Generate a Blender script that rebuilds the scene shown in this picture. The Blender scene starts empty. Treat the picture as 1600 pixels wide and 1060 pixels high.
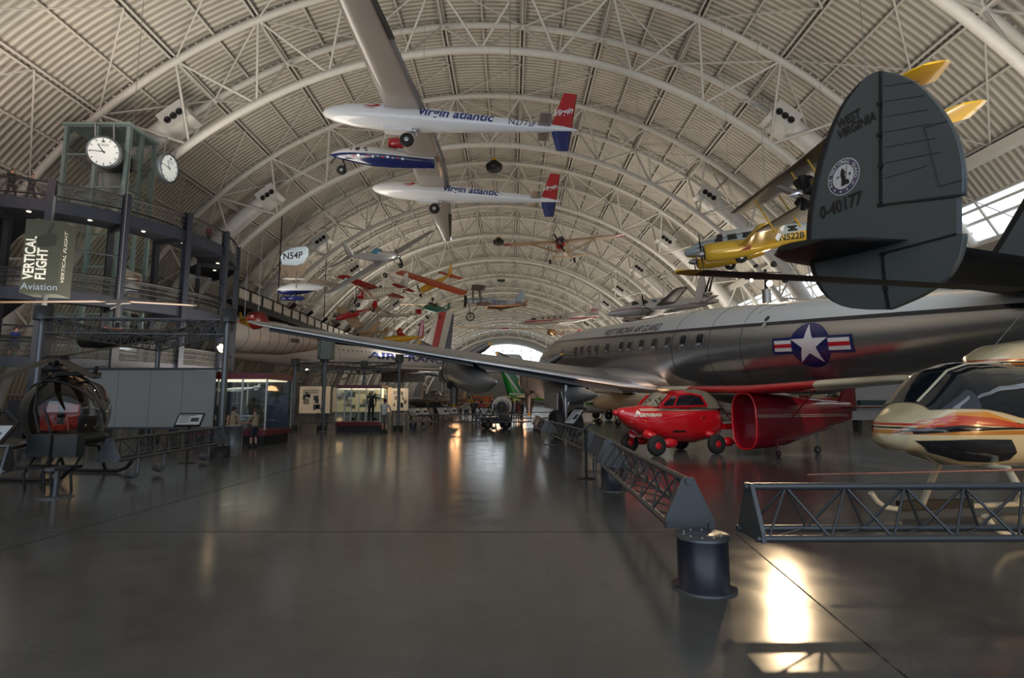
import bpy, bmesh, math, random
from math import sin, cos, pi, radians as RD, sqrt, atan2
from mathutils import Vector as V, Matrix as M
random.seed(7)
SC = bpy.context.scene
COL = SC.collection
FOC, PITCH, EYE = 850.0, 0.1145, 1.6
CP, SP = cos(PITCH), sin(PITCH)

# ------------------------------------------------------------------ measuring helpers (photo frame -> place)
def ray(px, py):
    u = (px - 800) / FOC; v = (530 - py) / FOC
    return V((u, CP - v * SP, SP + v * CP))
def at(px, py, Y):
    d = ray(px, py)
    return V((0, 0, EYE)) + d * (Y / d.y)
def atz(px, py, z=0.0):
    d = ray(px, py)
    return V((0, 0, EYE)) + d * ((z - EYE) / d.z)

# ------------------------------------------------------------------ materials
MATS = {}
def nt(name):
    m = bpy.data.materials.new(name); m.use_nodes = True
    t = m.node_tree
    return m, t, t.nodes['Principled BSDF']
def mat(name, c, rough=.5, metal=0., var=.08, scale=6., emit=0., coat=0., alpha=1.):
    if name in MATS: return MATS[name]
    m, t, b = nt(name)
    n = t.nodes.new('ShaderNodeTexNoise'); n.inputs['Scale'].default_value = scale
    n.inputs['Detail'].default_value = 2
    tc = t.nodes.new('ShaderNodeTexCoord'); t.links.new(tc.outputs['Object'], n.inputs['Vector'])
    mx = t.nodes.new('ShaderNodeMix'); mx.data_type = 'RGBA'
    mx.inputs['A'].default_value = (*[x * (1 - var) for x in c], 1)
    mx.inputs['B'].default_value = (*[min(1, x * (1 + var)) for x in c], 1)
    t.links.new(n.outputs['Fac'], mx.inputs['Factor'])
    t.links.new(mx.outputs['Result'], b.inputs['Base Color'])
    b.inputs['Roughness'].default_value = rough; b.inputs['Metallic'].default_value = metal
    b.inputs['Coat Weight'].default_value = coat
    if emit:
        t.links.new(mx.outputs['Result'], b.inputs['Emission Color'])
        b.inputs['Emission Strength'].default_value = emit
    MATS[name] = m
    return m
def banded(name, axis, stops, lo, hi, slope=(0, 0, 0), rough=.4, metal=None, coat=0., soft=False):
    """paint divided along one axis of the part's own frame: stops = [(position, colour), ...] going up"""
    if name in MATS: return MATS[name]
    m, t, b = nt(name)
    tc = t.nodes.new('ShaderNodeTexCoord')
    dp = t.nodes.new('ShaderNodeVectorMath'); dp.operation = 'DOT_PRODUCT'
    w = [0, 0, 0]; w['xyz'.index(axis)] = 1
    w = [a + s for a, s in zip(w, slope)]
    dp.inputs[1].default_value = w
    t.links.new(tc.outputs['Object'], dp.inputs[0])
    mr = t.nodes.new('ShaderNodeMapRange'); mr.inputs['From Min'].default_value = lo; mr.inputs['From Max'].default_value = hi
    t.links.new(dp.outputs['Value'], mr.inputs['Value'])
    def ramp(vals):
        r = t.nodes.new('ShaderNodeValToRGB'); cr = r.color_ramp; cr.interpolation = 'LINEAR' if soft else 'CONSTANT'
        for i, (p, c) in enumerate(vals):
            p = min(1, max(0, (p - lo) / (hi - lo)))
            e = cr.elements[0] if i == 0 else (cr.elements[1] if i == 1 else cr.elements.new(p))
            e.position = p; e.color = (*c, 1) if not isinstance(c, (int, float)) else (c, c, c, 1)
        t.links.new(mr.outputs['Result'], r.inputs['Fac'])
        return r.outputs['Color']
    if len(stops) == 1: stops = stops + [(hi, stops[0][1])]
    t.links.new(ramp(stops), b.inputs['Base Color'])
    if metal: t.links.new(ramp(metal), b.inputs['Metallic'])
    b.inputs['Roughness'].default_value = rough; b.inputs['Coat Weight'].default_value = coat
    MATS[name] = m
    return m
def glass(name, tint=(.8, .9, .9), amount=.12, rough=.03):
    """thin pane: mostly see-through with a mirror-like skin"""
    if name in MATS: return MATS[name]
    m, t, b = nt(name)
    t.nodes.remove(b)
    tr = t.nodes.new('ShaderNodeBsdfTransparent'); tr.inputs[0].default_value = (*tint, 1)
    gl = t.nodes.new('ShaderNodeBsdfGlossy'); gl.inputs['Roughness'].default_value = rough
    fr = t.nodes.new('ShaderNodeLayerWeight'); fr.inputs['Blend'].default_value = .25
    ad = t.nodes.new('ShaderNodeMath'); ad.operation = 'ADD'; ad.inputs[1].default_value = amount * .4
    ml = t.nodes.new('ShaderNodeMath'); ml.operation = 'MULTIPLY'; ml.inputs[1].default_value = .6
    t.links.new(fr.outputs['Fresnel'], ml.inputs[0]); t.links.new(ml.outputs[0], ad.inputs[0])
    mx = t.nodes.new('ShaderNodeMixShader')
    t.links.new(ad.outputs[0], mx.inputs[0]); t.links.new(tr.outputs[0], mx.inputs[1]); t.links.new(gl.outputs[0], mx.inputs[2])
    t.links.new(mx.outputs[0], t.nodes['Material Output'].inputs[0])
    MATS[name] = m
    return m
def emis(name, c, s):
    if name in MATS: return MATS[name]
    m, t, b = nt(name)
    b.inputs['Base Color'].default_value = (*c, 1)
    b.inputs['Emission Color'].default_value = (*c, 1); b.inputs['Emission Strength'].default_value = s
    MATS[name] = m
    return m

# ------------------------------------------------------------------ mesh builder
class MB:
    def __init__(s): s.v = []; s.f = []; s.sm = []; s.mi = []; s.cur = 0
    def add(s, vs, fs, smooth=False):
        o = len(s.v); s.v += [tuple(x) for x in vs]
        for f in fs: s.f.append([i + o for i in f]); s.sm.append(smooth); s.mi.append(s.cur)
        return s
    def box(s, c, d, R=None):
        hx, hy, hz = d[0] / 2, d[1] / 2, d[2] / 2; c = V(c)
        vs = [V((x, y, z)) for x in (-hx, hx) for y in (-hy, hy) for z in (-hz, hz)]
        if R is not None: vs = [R @ p for p in vs]
        return s.add([c + p for p in vs], [(0, 1, 3, 2), (4, 6, 7, 5), (0, 4, 5, 1), (2, 3, 7, 6), (0, 2, 6, 4), (1, 5, 7, 3)])
    def bar(s, a, b, w, h=None, up=(0, 0, 1)):
        a, b = V(a), V(b); h = h or w
        d = (b - a); L = d.length
        if L < 1e-6: return s
        d.normalize(); u = V(up)
        if abs(d.dot(u)) > .98: u = V((1, 0, 0)) if abs(d.x) < .9 else V((0, 1, 0))
        r = d.cross(u).normalized(); u = r.cross(d)
        R = M((d, r, u)).transposed()
        return s.box((a + b) / 2, (L, w, h), R)
    def tube(s, a, b, r0, r1=None, n=8, cap=True, smooth=True):
        return s.path([a, b], [r0, r0 if r1 is None else r1], n, cap, smooth)
    def path(s, pts, rs, n=8, cap=True, smooth=True, closed=False):
        pts = [V(p) for p in pts]; k = len(pts)
        if isinstance(rs, (int, float)): rs = [rs] * k
        vs = []; u = None
        for i, p in enumerate(pts):
            q = pts[min(i + 1, k - 1)] - pts[max(i - 1, 0)]
            if closed: q = pts[(i + 1) % k] - pts[i - 1]
            q = q.normalized() if q.length > 1e-9 else V((0, 0, 1))
            if u is None:
                u = V((0, 0, 1)) if abs(q.z) < .9 else V((1, 0, 0))
            u = (u - q * u.dot(q)).normalized(); w = q.cross(u)
            for j in range(n):
                a = 2 * pi * j / n
                vs.append(p + (u * cos(a) + w * sin(a)) * rs[i])
        fs = []
        for i in range(k if closed else k - 1):
            i2 = (i + 1) % k
            for j in range(n):
                fs.append((i * n + j, i * n + (j + 1) % n, i2 * n + (j + 1) % n, i2 * n + j))
        s.add(vs, fs, smooth)
        if cap and not closed:
            s.add(vs[:n], [tuple(range(n))[::-1]]); s.add(vs[-n:], [tuple(range(n))])
        return s
    def loft(s, rings, cap=True, smooth=True, closed=True):
        n = len(rings[0]); vs = [p for r in rings for p in r]; fs = []
        for i in range(len(rings) - 1):
            for j in range(n if closed else n - 1):
                fs.append((i * n + j, i * n + (j + 1) % n, (i + 1) * n + (j + 1) % n, (i + 1) * n + j))
        s.add(vs, fs, smooth)
        if cap: s.add(rings[0], [tuple(range(n))[::-1]]); s.add(rings[-1], [tuple(range(n))])
        return s
    def lathe(s, prof, c=(0, 0, 0), axis=(0, 0, 1), n=20, smooth=True, cap=True):
        c = V(c); a = V(axis).normalized()
        u = V((1, 0, 0)) if abs(a.x) < .9 else V((0, 1, 0))
        u = (u - a * u.dot(a)).normalized(); w = a.cross(u)
        return s.loft([[c + a * h + (u * cos(2 * pi * j / n) + w * sin(2 * pi * j / n)) * max(r, 1e-4) for j in range(n)] for r, h in prof], cap, smooth)
    def ell(s, c, r, n=14, m=8, R=None):
        c = V(c); rings = []
        for i in range(m + 1):
            t = -pi / 2 + pi * i / m
            t = max(-pi / 2 + .02, min(pi / 2 - .02, t))
            ring = [V((r[0] * cos(t) * cos(2 * pi * j / n), r[1] * cos(t) * sin(2 * pi * j / n), r[2] * sin(t))) for j in range(n)]
            if R is not None: ring = [R @ p for p in ring]
            rings.append([c + p for p in ring])
        return s.loft(rings)
    def prism(s, poly, off, smooth=False):
        off = V(off); n = len(poly); a = [V(p) for p in poly]; b = [p + off for p in a]
        s.add(a + b, [tuple(range(n))[::-1], tuple(range(n, 2 * n))] + [(i, (i + 1) % n, n + (i + 1) % n, n + i) for i in range(n)], smooth)
        return s
    def quad(s, a, b, c, d): return s.add([a, b, c, d], [(0, 1, 2, 3)])
    def mesh(s, name, mats):
        me = bpy.data.meshes.new(name)
        me.from_pydata(s.v, [], s.f)
        me.polygons.foreach_set('use_smooth', s.sm)
        for m in (mats if isinstance(mats, (list, tuple)) else [mats]): me.materials.append(m)
        me.polygons.foreach_set('material_index', s.mi)
        bm = bmesh.new(); bm.from_mesh(me); bmesh.ops.recalc_face_normals(bm, faces=bm.faces); bm.to_mesh(me); bm.free()
        me.update()
        return me
    def obj(s, name, mats, parent=None, loc=None):
        o = bpy.data.objects.new(name, s.mesh(name, mats)); COL.objects.link(o)
        if parent is not None: o.parent = parent
        if loc is not None: o.location = loc
        return o

def frame(fwd, up=(0, 0, 1), roll=0.):
    f = V(fwd).normalized(); l = V(up).cross(f).normalized(); u = f.cross(l)
    if roll: l, u = l * cos(roll) + u * sin(roll), u * cos(roll) - l * sin(roll)
    return M((f, l, u)).transposed()
def thing(name, label, cat, loc=(0, 0, 0), R=None, group=None, sc=1.):
    o = bpy.data.objects.new(name, None); COL.objects.link(o)
    o.empty_display_size = .1
    m = (R.to_4x4() if R is not None else M.Identity(4))
    o.matrix_world = M.Translation(V(loc)) @ m @ M.Scale(sc, 4)
    return tag(o, label, cat, group)
def tag(o, label, cat, group=None):
    o['label'] = label; o['category'] = cat
    if group: o['group'] = group
    return o
def struct(o): o['kind'] = 'structure'; return o
def dup(root, mw=None, label=None, group=None):
    r = root.copy(); COL.objects.link(r)
    if mw is not None: r.matrix_world = mw
    if label: r['label'] = label
    if group: r['group'] = group
    for ch in root.children:
        c = ch.copy(); COL.objects.link(c); c.parent = r
        for g in ch.children:
            d = g.copy(); COL.objects.link(d); d.parent = c
    return r

# ------------------------------------------------------------------ lettering and flat marks laid on surfaces
def text_mesh(body, size=1., bold=0., shear=0., space=1., align='LEFT', sx=1.):
    cu = bpy.data.curves.new('lettering', 'FONT'); cu.body = body; cu.size = size
    cu.offset = bold; cu.shear = shear; cu.space_character = space; cu.align_x = align; cu.resolution_u = 3
    ob = bpy.data.objects.new('lettering', cu)
    me = bpy.data.meshes.new_from_object(ob)
    vs = [(v.co.x * sx, v.co.y) for v in me.vertices]; fs = [tuple(p.vertices) for p in me.polygons]
    bpy.data.objects.remove(ob); bpy.data.curves.remove(cu); bpy.data.meshes.remove(me)
    return vs, fs
def lay(body, fn, m, parent, size=1., name='lettering', **k):
    """letters whose (u, v) are carried onto a surface by fn"""
    vs, fs = text_mesh(body, size, **k)
    bm = bmesh.new()
    pv = [bm.verts.new((u, v, 0)) for u, v in vs]
    for f in fs:
        try: bm.faces.new([pv[i] for i in f])
        except ValueError: pass
    us = [u for u, v in vs]
    for j in range(-1, 6):                   # cut across so the letters can follow a curved skin
        bmesh.ops.bisect_plane(bm, geom=bm.verts[:] + bm.edges[:] + bm.faces[:], plane_co=(0, size * .75 * j / 6, 0), plane_no=(0, 1, 0))
    bm.verts.index_update()
    b = MB(); b.add([fn(p.co.x, p.co.y) for p in bm.verts], [[p.index for p in f.verts] for f in bm.faces])
    bm.free()
    return b.obj(name, m, parent)
def patch(poly, fn, m, parent, name, n=6, back=None):
    """a flat shape (fan of its corners about the middle) carried onto a surface, cut fine enough to follow it"""
    cx = sum(p[0] for p in poly) / len(poly); cy = sum(p[1] for p in poly) / len(poly)
    P = []
    for i in range(len(poly)):
        a, b = poly[i], poly[(i + 1) % len(poly)]
        k = max(1, min(n, int(sqrt((a[0] - b[0]) ** 2 + (a[1] - b[1]) ** 2) / .12)))
        for j in range(k): P.append((a[0] + (b[0] - a[0]) * j / k, a[1] + (b[1] - a[1]) * j / k))
    vs = []; fs = []; q = len(P)
    for r in range(n + 1):
        for p in P: vs.append(fn(cx + (p[0] - cx) * (r + .001) / n, cy + (p[1] - cy) * (r + .001) / n))
    for r in range(n):
        for j in range(q): fs.append((r * q + j, r * q + (j + 1) % q, (r + 1) * q + (j + 1) % q, (r + 1) * q + j))
    b = MB(); b.add(vs, fs, True)
    return b.obj(name, m, parent)
def plane_fn(o, ux, uy):
    o, ux, uy = V(o), V(ux), V(uy)
    return lambda u, v: o + ux * u + uy * v
def ngon(cx, cy, r, n=28, ph=0.): return [(cx + r * cos(2 * pi * i / n + ph), cy + r * sin(2 * pi * i / n + ph)) for i in range(n)]
def star(cx, cy, r, rot=pi / 2, k=.382): return [(cx + (r if i % 2 == 0 else r * k) * cos(rot + pi * i / 5), cy + (r if i % 2 == 0 else r * k) * sin(rot + pi * i / 5)) for i in range(10)]

# ------------------------------------------------------------------ aircraft parts (frame: +x nose, +y left, +z up)
class Fus:
    """body of round sections: (x, z centre, half width, half height)"""
    def __init__(s, secs, n=20, p=2.0): s.q = sorted(secs); s.n = n; s.p = p
    def sec(s, x):
        q = s.q
        if x <= q[0][0]: return q[0][1:]
        for a, b in zip(q, q[1:]):
            if x <= b[0]:
                t = (x - a[0]) / (b[0] - a[0]); t2 = t
                return tuple(a[i] + (b[i] - a[i]) * t2 for i in (1, 2, 3))
        return q[-1][1:]
    def ring(s, x, g=0.):
        z, w, h = s.sec(x); out = []
        for j in range(s.n):
            a = 2 * pi * j / s.n; c, d = cos(a), sin(a)
            e = 2 / s.p
            out.append(V((x, (w + g) * math.copysign(abs(c) ** e, c), z + (h + g) * math.copysign(abs(d) ** e, d))))
        return out
    def build(s, m, parent, name='fuselage', sub=1):
        xs = []
        for a, b in zip(s.q, s.q[1:]): xs += [a[0] + (b[0] - a[0]) * k / sub for k in range(sub)]
        xs.append(s.q[-1][0])
        b = MB(); b.loft([s.ring(x) for x in xs]); return b.obj(name, m, parent)
    def side(s, x, z, sg=1, g=.02):
        zc, w, h = s.sec(x); t = max(-.999, min(.999, (z - zc) / h))
        return V((x, sg * (w * (1 - abs(t) ** s.p) ** (1 / s.p) + g), z))
    def fn(s, x0, z0, sg=1, g=.02):
        # left side: text runs towards the tail when the nose is on the reader's left
        return lambda u, v: s.side(x0 - u * sg, z0 + v, sg, g)
AF = [(0, 0), (.03, .45), (.12, .85), (.3, 1), (.55, .8), (.8, .4), (1, .03)]
def foil(le, chord, th, axis, inc=0.):
    """section: le point, chord runs to -x, thickness along axis"""
    le = V(le); ax = V(axis)
    up = [le + V((-chord * x, 0, -chord * x * inc)) + ax * (th / 2 * y * 1.15) for x, y in AF]
    lo = [le + V((-chord * x, 0, -chord * x * inc)) - ax * (th / 2 * y * .85) for x, y in AF[1:-1]]
    return up + lo[::-1]
def wing(st, m, parent, name='wing', sg=1, axis=(0, 0, 1), rnd=True, inc=0.):
    """st = [(span, x of leading edge, z, chord, thickness)...] root to tip"""
    rings = []
    vert = abs(axis[1]) > .5
    st = list(st)
    if rnd:
        a, b = st[-2], st[-1]; k = .35 * b[3] / max(1e-6, sqrt((b[0] - a[0]) ** 2 + (b[2] - a[2]) ** 2))
        for e, f in ((.55, .82), (.9, .5)):
            q = [b[i] + (b[i] - a[i]) * k * e for i in range(3)]
            st.append((q[0], q[1] - b[3] * (1 - f) * .5, q[2], b[3] * f, b[4] * f))
    for sp, x, z, c, t in st:
        rings.append(foil((x, z, sp) if vert else (x, sp * sg, z), c, t, axis, inc))
    b = MB(); b.loft(rings); return b.obj(name, m, parent)
def wings(st, m, parent, name='wing', **k):
    return [wing(st, m, parent, name, sg, **k) for sg in (1, -1)]
def fin(st, m, parent, name='fin', rnd=True): return wing(st, m, parent, name, 1, (0, 1, 0), rnd)
def prop(parent, c, R, n, ang, mb, mh, mt=None, hub=.12, w=.1, ax=(1, 0, 0)):
    ax = V(ax).normalized()
    u = V((0, 0, 1)); u = (u - ax * u.dot(ax)).normalized(); w_ = ax.cross(u); c = V(c)
    h = MB(); h.lathe([(hub, -hub), (hub * 1.1, 0), (hub * .7, hub * 1.2), (.01, hub * 2)], c, ax, 12)
    p = h.obj('propeller', mh, parent)
    for i in range(n):
        a = ang + 2 * pi * i / n; d = u * cos(a) + w_ * sin(a); e = ax.cross(d)
        b = MB(); rings = []
        for t, k, tw in ((.0, .45, .9), (.2, .7, .7), (.45, 1, .45), (.75, .9, .3), (.93, .6, .2), (1., .15, .2)):
            q = c + d * (R * t); ch = (e * cos(tw) + ax * sin(tw)) * (w * k); th = (ax * cos(tw) - e * sin(tw)) * (w * .14)
            if mt and t > .9: pass
            rings.append([q + ch, q + th, q - ch, q - th])
        if mt:
            b.loft(rings[:5]); b.cur = 1; b.loft(rings[4:]); b.obj('blade', [mb, mt], p)
        else:
            b.loft(rings); b.obj('blade', mb, p)
    return p
def wheel(parent, c, r, w, mt, mh, ax=(0, 1, 0), name='wheel'):
    b = MB(); b.lathe([(r * .55, -w * .5), (r * .9, -w * .5), (r, -w * .25), (r, w * .25), (r * .9, w * .5), (r * .55, w * .5)], c, ax, 18)
    o = b.obj(name, mt, parent)
    h = MB(); h.lathe([(r * .2, -w * .56), (r * .56, -w * .4), (r * .56, w * .4), (r * .2, w * .56)], c, ax, 14); h.obj('hub', mh, o)
    return o
def tubes(parent, name, segs, r, m, n=6):
    for a, b in segs:
        t = MB(); t.tube(a, b, r, n=n); t.obj(name, m, parent)

def pose(nose, tail, l0, l1):
    """heading, up vector and length from where nose, tail and two points along the wing (right to left) lie"""
    n, t, a, b = at(*nose), at(*tail), at(*l0), at(*l1)
    f = (n - t); L = f.length; f.normalize(); l = b - a; l = (l - f * l.dot(f)).normalized()
    return n, f, f.cross(l), L
# ------------------------------------------------------------------ camera
cam = bpy.data.cameras.new('camera'); cam.sensor_width = 36; cam.lens = 36 * FOC / 1600; cam.clip_end = 600; cam.clip_start = .05
co = bpy.data.objects.new('camera', cam); COL.objects.link(co); co.location = (0, 0, EYE); co.rotation_euler = (pi / 2 + PITCH, 0, 0)
SC.camera = co

# ------------------------------------------------------------------ common materials
white_paint = mat('white truss paint', (.62, .60, .55), .5, 0, .1, 3)
purlin_paint = mat('purlin paint', (.56, .54, .50), .55, 0, .08, 2)
duct_paint = mat('duct paint', (.66, .65, .62), .4, 0, .06, 2)
navy = mat('navy steel', (.014, .017, .028), .45, .2, .15, 3)
navy_dark = mat('dark navy steel', (.009, .010, .016), .6, .1, .2, 3)
black = mat('black', (.006, .006, .007), .55, 0, .2, 5)
black_gloss = mat('gloss black', (.004, .004, .005), .12, 0, .2, 5, coat=.5)
rubber = mat('tyre rubber', (.012, .012, .012), .75, 0, .25, 20)
grey_metal = mat('grey painted metal', (.13, .14, .15), .38, .5, .1, 8)
grey_dark = mat('dark grey metal', (.05, .054, .06), .42, .4, .12, 8)
steel = mat('bare steel', (.45, .45, .46), .3, .9, .08, 8)
alu = mat('aluminium skin', (.50, .51, .52), .34, .75, .06, 1.2)
chrome = mat('polished metal', (.75, .75, .76), .12, 1, .03, 3)
red_paint = mat('red paint', (.42, .012, .016), .18, 0, .06, 2, coat=.6)
maroon = mat('maroon board', (.14, .008, .014), .35, 0, .1, 3)
white_gloss = mat('white gloss paint', (.74, .75, .77), .2, 0, .04, 2, coat=.4)
white_matt = mat('white board', (.66, .65, .62), .6, 0, .05, 2)
cream = mat('cream paint', (.62, .55, .40), .3, 0, .06, 2, coat=.3)
yellow = mat('yellow paint', (.72, .42, .02), .3, 0, .06, 2, coat=.3)
orange_red = mat('orange red paint', (.62, .09, .02), .35, 0, .08, 2)
navy_paint = mat('navy paint', (.012, .02, .11), .2, 0, .08, 2, coat=.5)
ink = mat('black lettering', (.012, .012, .014), .5, 0, .05, 2)
ink_blue = mat('blue lettering', (.015, .03, .17), .45, 0, .05, 2)
ink_white = mat('white lettering', (.75, .75, .74), .5, 0, .05, 2)
ink_red = mat('red lettering', (.5, .01, .02), .45, 0, .05, 2)
yellow_tip = mat('yellow blade tip', (.75, .42, .03), .4, 0, .05, 2)
pane = glass('clear pane')
dark_pane = mat('dark window pane', (.012, .014, .018), .06, 0, .3, 2, coat=.8)
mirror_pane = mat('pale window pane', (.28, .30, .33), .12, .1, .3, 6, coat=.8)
skin_tone = mat('skin', (.42, .22, .15), .6, 0, .08, 12)
warm_bulb = emis('warm lamp face', (1., .72, .38), 4)
white_bulb = emis('white lamp face', (1., .9, .75), 40)

# ------------------------------------------------------------------ floor
def floor_material():
    m, t, b = nt('polished concrete')
    tc = t.nodes.new('ShaderNodeTexCoord')
    n1 = t.nodes.new('ShaderNodeTexNoise'); n1.inputs['Scale'].default_value = .35; n1.inputs['Detail'].default_value = 6; n1.inputs['Roughness'].default_value = .6
    n2 = t.nodes.new('ShaderNodeTexNoise'); n2.inputs['Scale'].default_value = 2.6; n2.inputs['Detail'].default_value = 5
    for n in (n1, n2): t.links.new(tc.outputs['Object'], n.inputs['Vector'])
    cr = t.nodes.new('ShaderNodeValToRGB')
    cr.color_ramp.elements[0].position = .3; cr.color_ramp.elements[0].color = (.070, .069, .064, 1)
    cr.color_ramp.elements[1].position = .72; cr.color_ramp.elements[1].color = (.122, .119, .110, 1)
    ad = t.nodes.new('ShaderNodeMix'); ad.inputs['Factor'].default_value = .4
    t.links.new(n1.outputs['Fac'], ad.inputs['A']); t.links.new(n2.outputs['Fac'], ad.inputs['B'])
    t.links.new(ad.outputs['Result'], cr.inputs['Fac'])
    t.links.new(cr.outputs['Color'], b.inputs['Base Color'])
    mr = t.nodes.new('ShaderNodeMapRange'); mr.inputs['To Min'].default_value = .10; mr.inputs['To Max'].default_value = .24
    t.links.new(n2.outputs['Fac'], mr.inputs['Value']); t.links.new(mr.outputs['Result'], b.inputs['Roughness'])
    bp = t.nodes.new('ShaderNodeBump'); bp.inputs['Strength'].default_value = .05; bp.inputs['Distance'].default_value = .02
    t.links.new(n2.outputs['Fac'], bp.inputs['Height']); t.links.new(bp.outputs['Normal'], b.inputs['Normal'])
    b.inputs['Specular IOR Level'].default_value = .55
    return m
fl = MB(); fl.box((-2, 108, -.1), (90, 250, .2))
floor = struct(fl.obj('floor', floor_material()))
jt = MB()
joint_mat = mat('floor joint sealant', (.02, .019, .017), .7, 0, .1, 3)
a, b = atz(0, 862), atz(700, 664)
for p, q in (((-30, 6.95, 0), (1.9, 6.95, 0)), ((a.x, a.y, 0), (a.x + (b.x - a.x) * 1.2, a.y + (b.y - a.y) * 1.2, 0)), (atz(1150, 835), atz(1420, 1062)), ((3.3, 6.95, 0), (30, 6.95, 0)),
             ((-30, 22, 0), (30, 22, 0)), ((-.2, 22, 0), (-.2, 60, 0))):
    p, q = V(p), V(q); p.z = q.z = .001; jt.bar(p, q, .014, .003)
jt.obj('joint', joint_mat, floor)

# ------------------------------------------------------------------ roof: barrel vault on arched trusses
XC, ZC, RL, RU, RR = -2.3, -6.15, 33.25, 37.0, 37.55
Y1, DY, HW = 37.0, 14.75, 2.44
def arc(r, th, y): return V((XC + r * sin(th), y, ZC + r * cos(th)))
def roof_material():
    m, t, b = nt('corrugated roof deck')
    tc = t.nodes.new('ShaderNodeTexCoord')
    sx = t.nodes.new('ShaderNodeSeparateXYZ'); t.links.new(tc.outputs['Object'], sx.inputs[0])
    mu = t.nodes.new('ShaderNodeMath'); mu.operation = 'MULTIPLY'; mu.inputs[1].default_value = 2 * pi / .42
    t.links.new(sx.outputs['Y'], mu.inputs[0])
    si = t.nodes.new('ShaderNodeMath'); si.operation = 'SINE'; t.links.new(mu.outputs[0], si.inputs[0])
    cr = t.nodes.new('ShaderNodeValToRGB'); e = cr.color_ramp.elements
    e[0].position = .30; e[0].color = (.40, .37, .32, 1); e[1].position = .62; e[1].color = (.64, .61, .54, 1)
    mr = t.nodes.new('ShaderNodeMapRange'); mr.inputs['From Min'].default_value = -1; mr.inputs['From Max'].default_value = 1
    t.links.new(si.outputs[0], mr.inputs['Value']); t.links.new(mr.outputs[0], cr.inputs['Fac'])
    n = t.nodes.new('ShaderNodeTexNoise'); n.inputs['Scale'].default_value = .5; n.inputs['Detail'].default_value = 3
    t.links.new(tc.outputs['Object'], n.inputs['Vector'])
    mx = t.nodes.new('ShaderNodeMix'); mx.data_type = 'RGBA'; mx.blend_type = 'MULTIPLY'; mx.inputs['Factor'].default_value = .35
    t.links.new(cr.outputs['Color'], mx.inputs['A']); t.links.new(n.outputs['Color'], mx.inputs['B'])
    hs = t.nodes.new('ShaderNodeValToRGB'); hs.color_ramp.elements[0].color = (.6, .6, .6, 1); hs.color_ramp.elements[0].position = .3; hs.color_ramp.elements[1].position = .65
    t.links.new(n.outputs['Fac'], hs.inputs['Fac']); t.links.new(hs.outputs['Color'], mx.inputs['B'])
    t.links.new(mx.outputs['Result'], b.inputs['Base Color'])
    bp = t.nodes.new('ShaderNodeBump'); bp.inputs['Strength'].default_value = .6; bp.inputs['Distance'].default_value = .08
    t.links.new(si.outputs[0], bp.inputs['Height']); t.links.new(bp.outputs['Normal'], b.inputs['Normal'])
    b.inputs['Roughness'].default_value = .5
    return m
roof_mat = roof_material()
YA, YB = -16.0, 232.0
STEP = RD(9.65)
WT0, WT1 = RD(57.2), RD(61.2)
rf = MB()
def roof_part(t0, t1, k, y0=YA, y1=YB):
    ys = [y0, y1]
    rf.loft([[arc(RR, t0 + (t1 - t0) * i / k, y) for i in range(k + 1)] for y in ys], False, True, False)
roof_part(RD(-85), WT0, 56); roof_part(WT1, RD(85), 14)
ceiling = struct(rf.obj('ceiling', roof_mat))
# purlins: double channels over the truss nodes, single ones between, running the length of the hall
def purlin(th, w, h, dbl):
    b = MB(); up = V((sin(th), 0, cos(th))); tn = V((cos(th), 0, -sin(th)))
    for o in ((-.16, .16) if dbl else (0,)):
        p = arc(RR - .22, th, 0) + tn * o
        b.bar((p.x, YA, p.z), (p.x, YB, p.z), w, h, up)
    b.obj('purlin', purlin_paint, ceiling)
for k in range(-9, 9):
    purlin((k + .5) * STEP, .13, .38, True)
    purlin((k + .5) * STEP + STEP / 2, .13, .26, False)
# roof bracing: crossed flat bars in every bay
bb = MB()
for i in range(-2, 13):
    ya, yb = Y1 + i * DY + HW, Y1 + (i + 1) * DY - HW
    for k in range(-6, 6):
        a0, a1 = (k + .5) * STEP, (k + 1.5) * STEP
        ym = (ya + yb) / 2
        bb.bar(arc(RR - .5, a0, ya), arc(RR - .5, a1, ym), .09, .05); bb.bar(arc(RR - .5, a1, ym), arc(RR - .5, a0, yb), .09, .05)
bb.obj('bracing', purlin_paint, ceiling)
# arched trusses, one of each built and repeated
lo_ = MB(); lo_.path([arc(RL, RD(-80) + RD(160) * i / 80, 0) for i in range(81)], .27, 10)
lo_m = lo_.mesh('lower_chord', white_paint)
up_ = MB(); up_.path([arc(RU, RD(-82) + RD(164) * i / 80, 0) for i in range(81)], .24, 10)
for i in range(0, 165):
    th = RD(-82) + RD(164) * i / 164
    p = arc(RU + .3, th, 0); u = V((sin(th), 0, cos(th)))
    up_.bar(p - V((0, .1, 0)), p + V((0, .1, 0)), .16, .12, u)
up_m = up_.mesh('upper_chord', white_paint)
wb = MB()
for k in range(-8, 9):
    a = arc(RL, k * STEP, 0)
    for j in (-.5, .5):
        for y in (-HW, HW):
            wb.tube(a, arc(RU, (k + j) * STEP, y), .095, n=6, cap=False)
for k in range(-8, 8):
    wb.tube(arc(RU, (k + .5) * STEP, -HW), arc(RU, (k + .5) * STEP, HW), .1, n=6, cap=False)
    if k % 2: wb.tube(arc(RU, (k + .5) * STEP, -HW), arc(RU, (k + 1.5) * STEP, HW), .07, n=6, cap=False)
    else: wb.tube(arc(RU, (k + .5) * STEP, HW), arc(RU, (k + 1.5) * STEP, -HW), .07, n=6, cap=False)
wb_m = wb.mesh('web_bars', white_paint)
def add(name, me, parent, loc=(0, 0, 0)):
    o = bpy.data.objects.new(name, me); COL.objects.link(o); o.parent = parent; o.location = loc; return o
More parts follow.
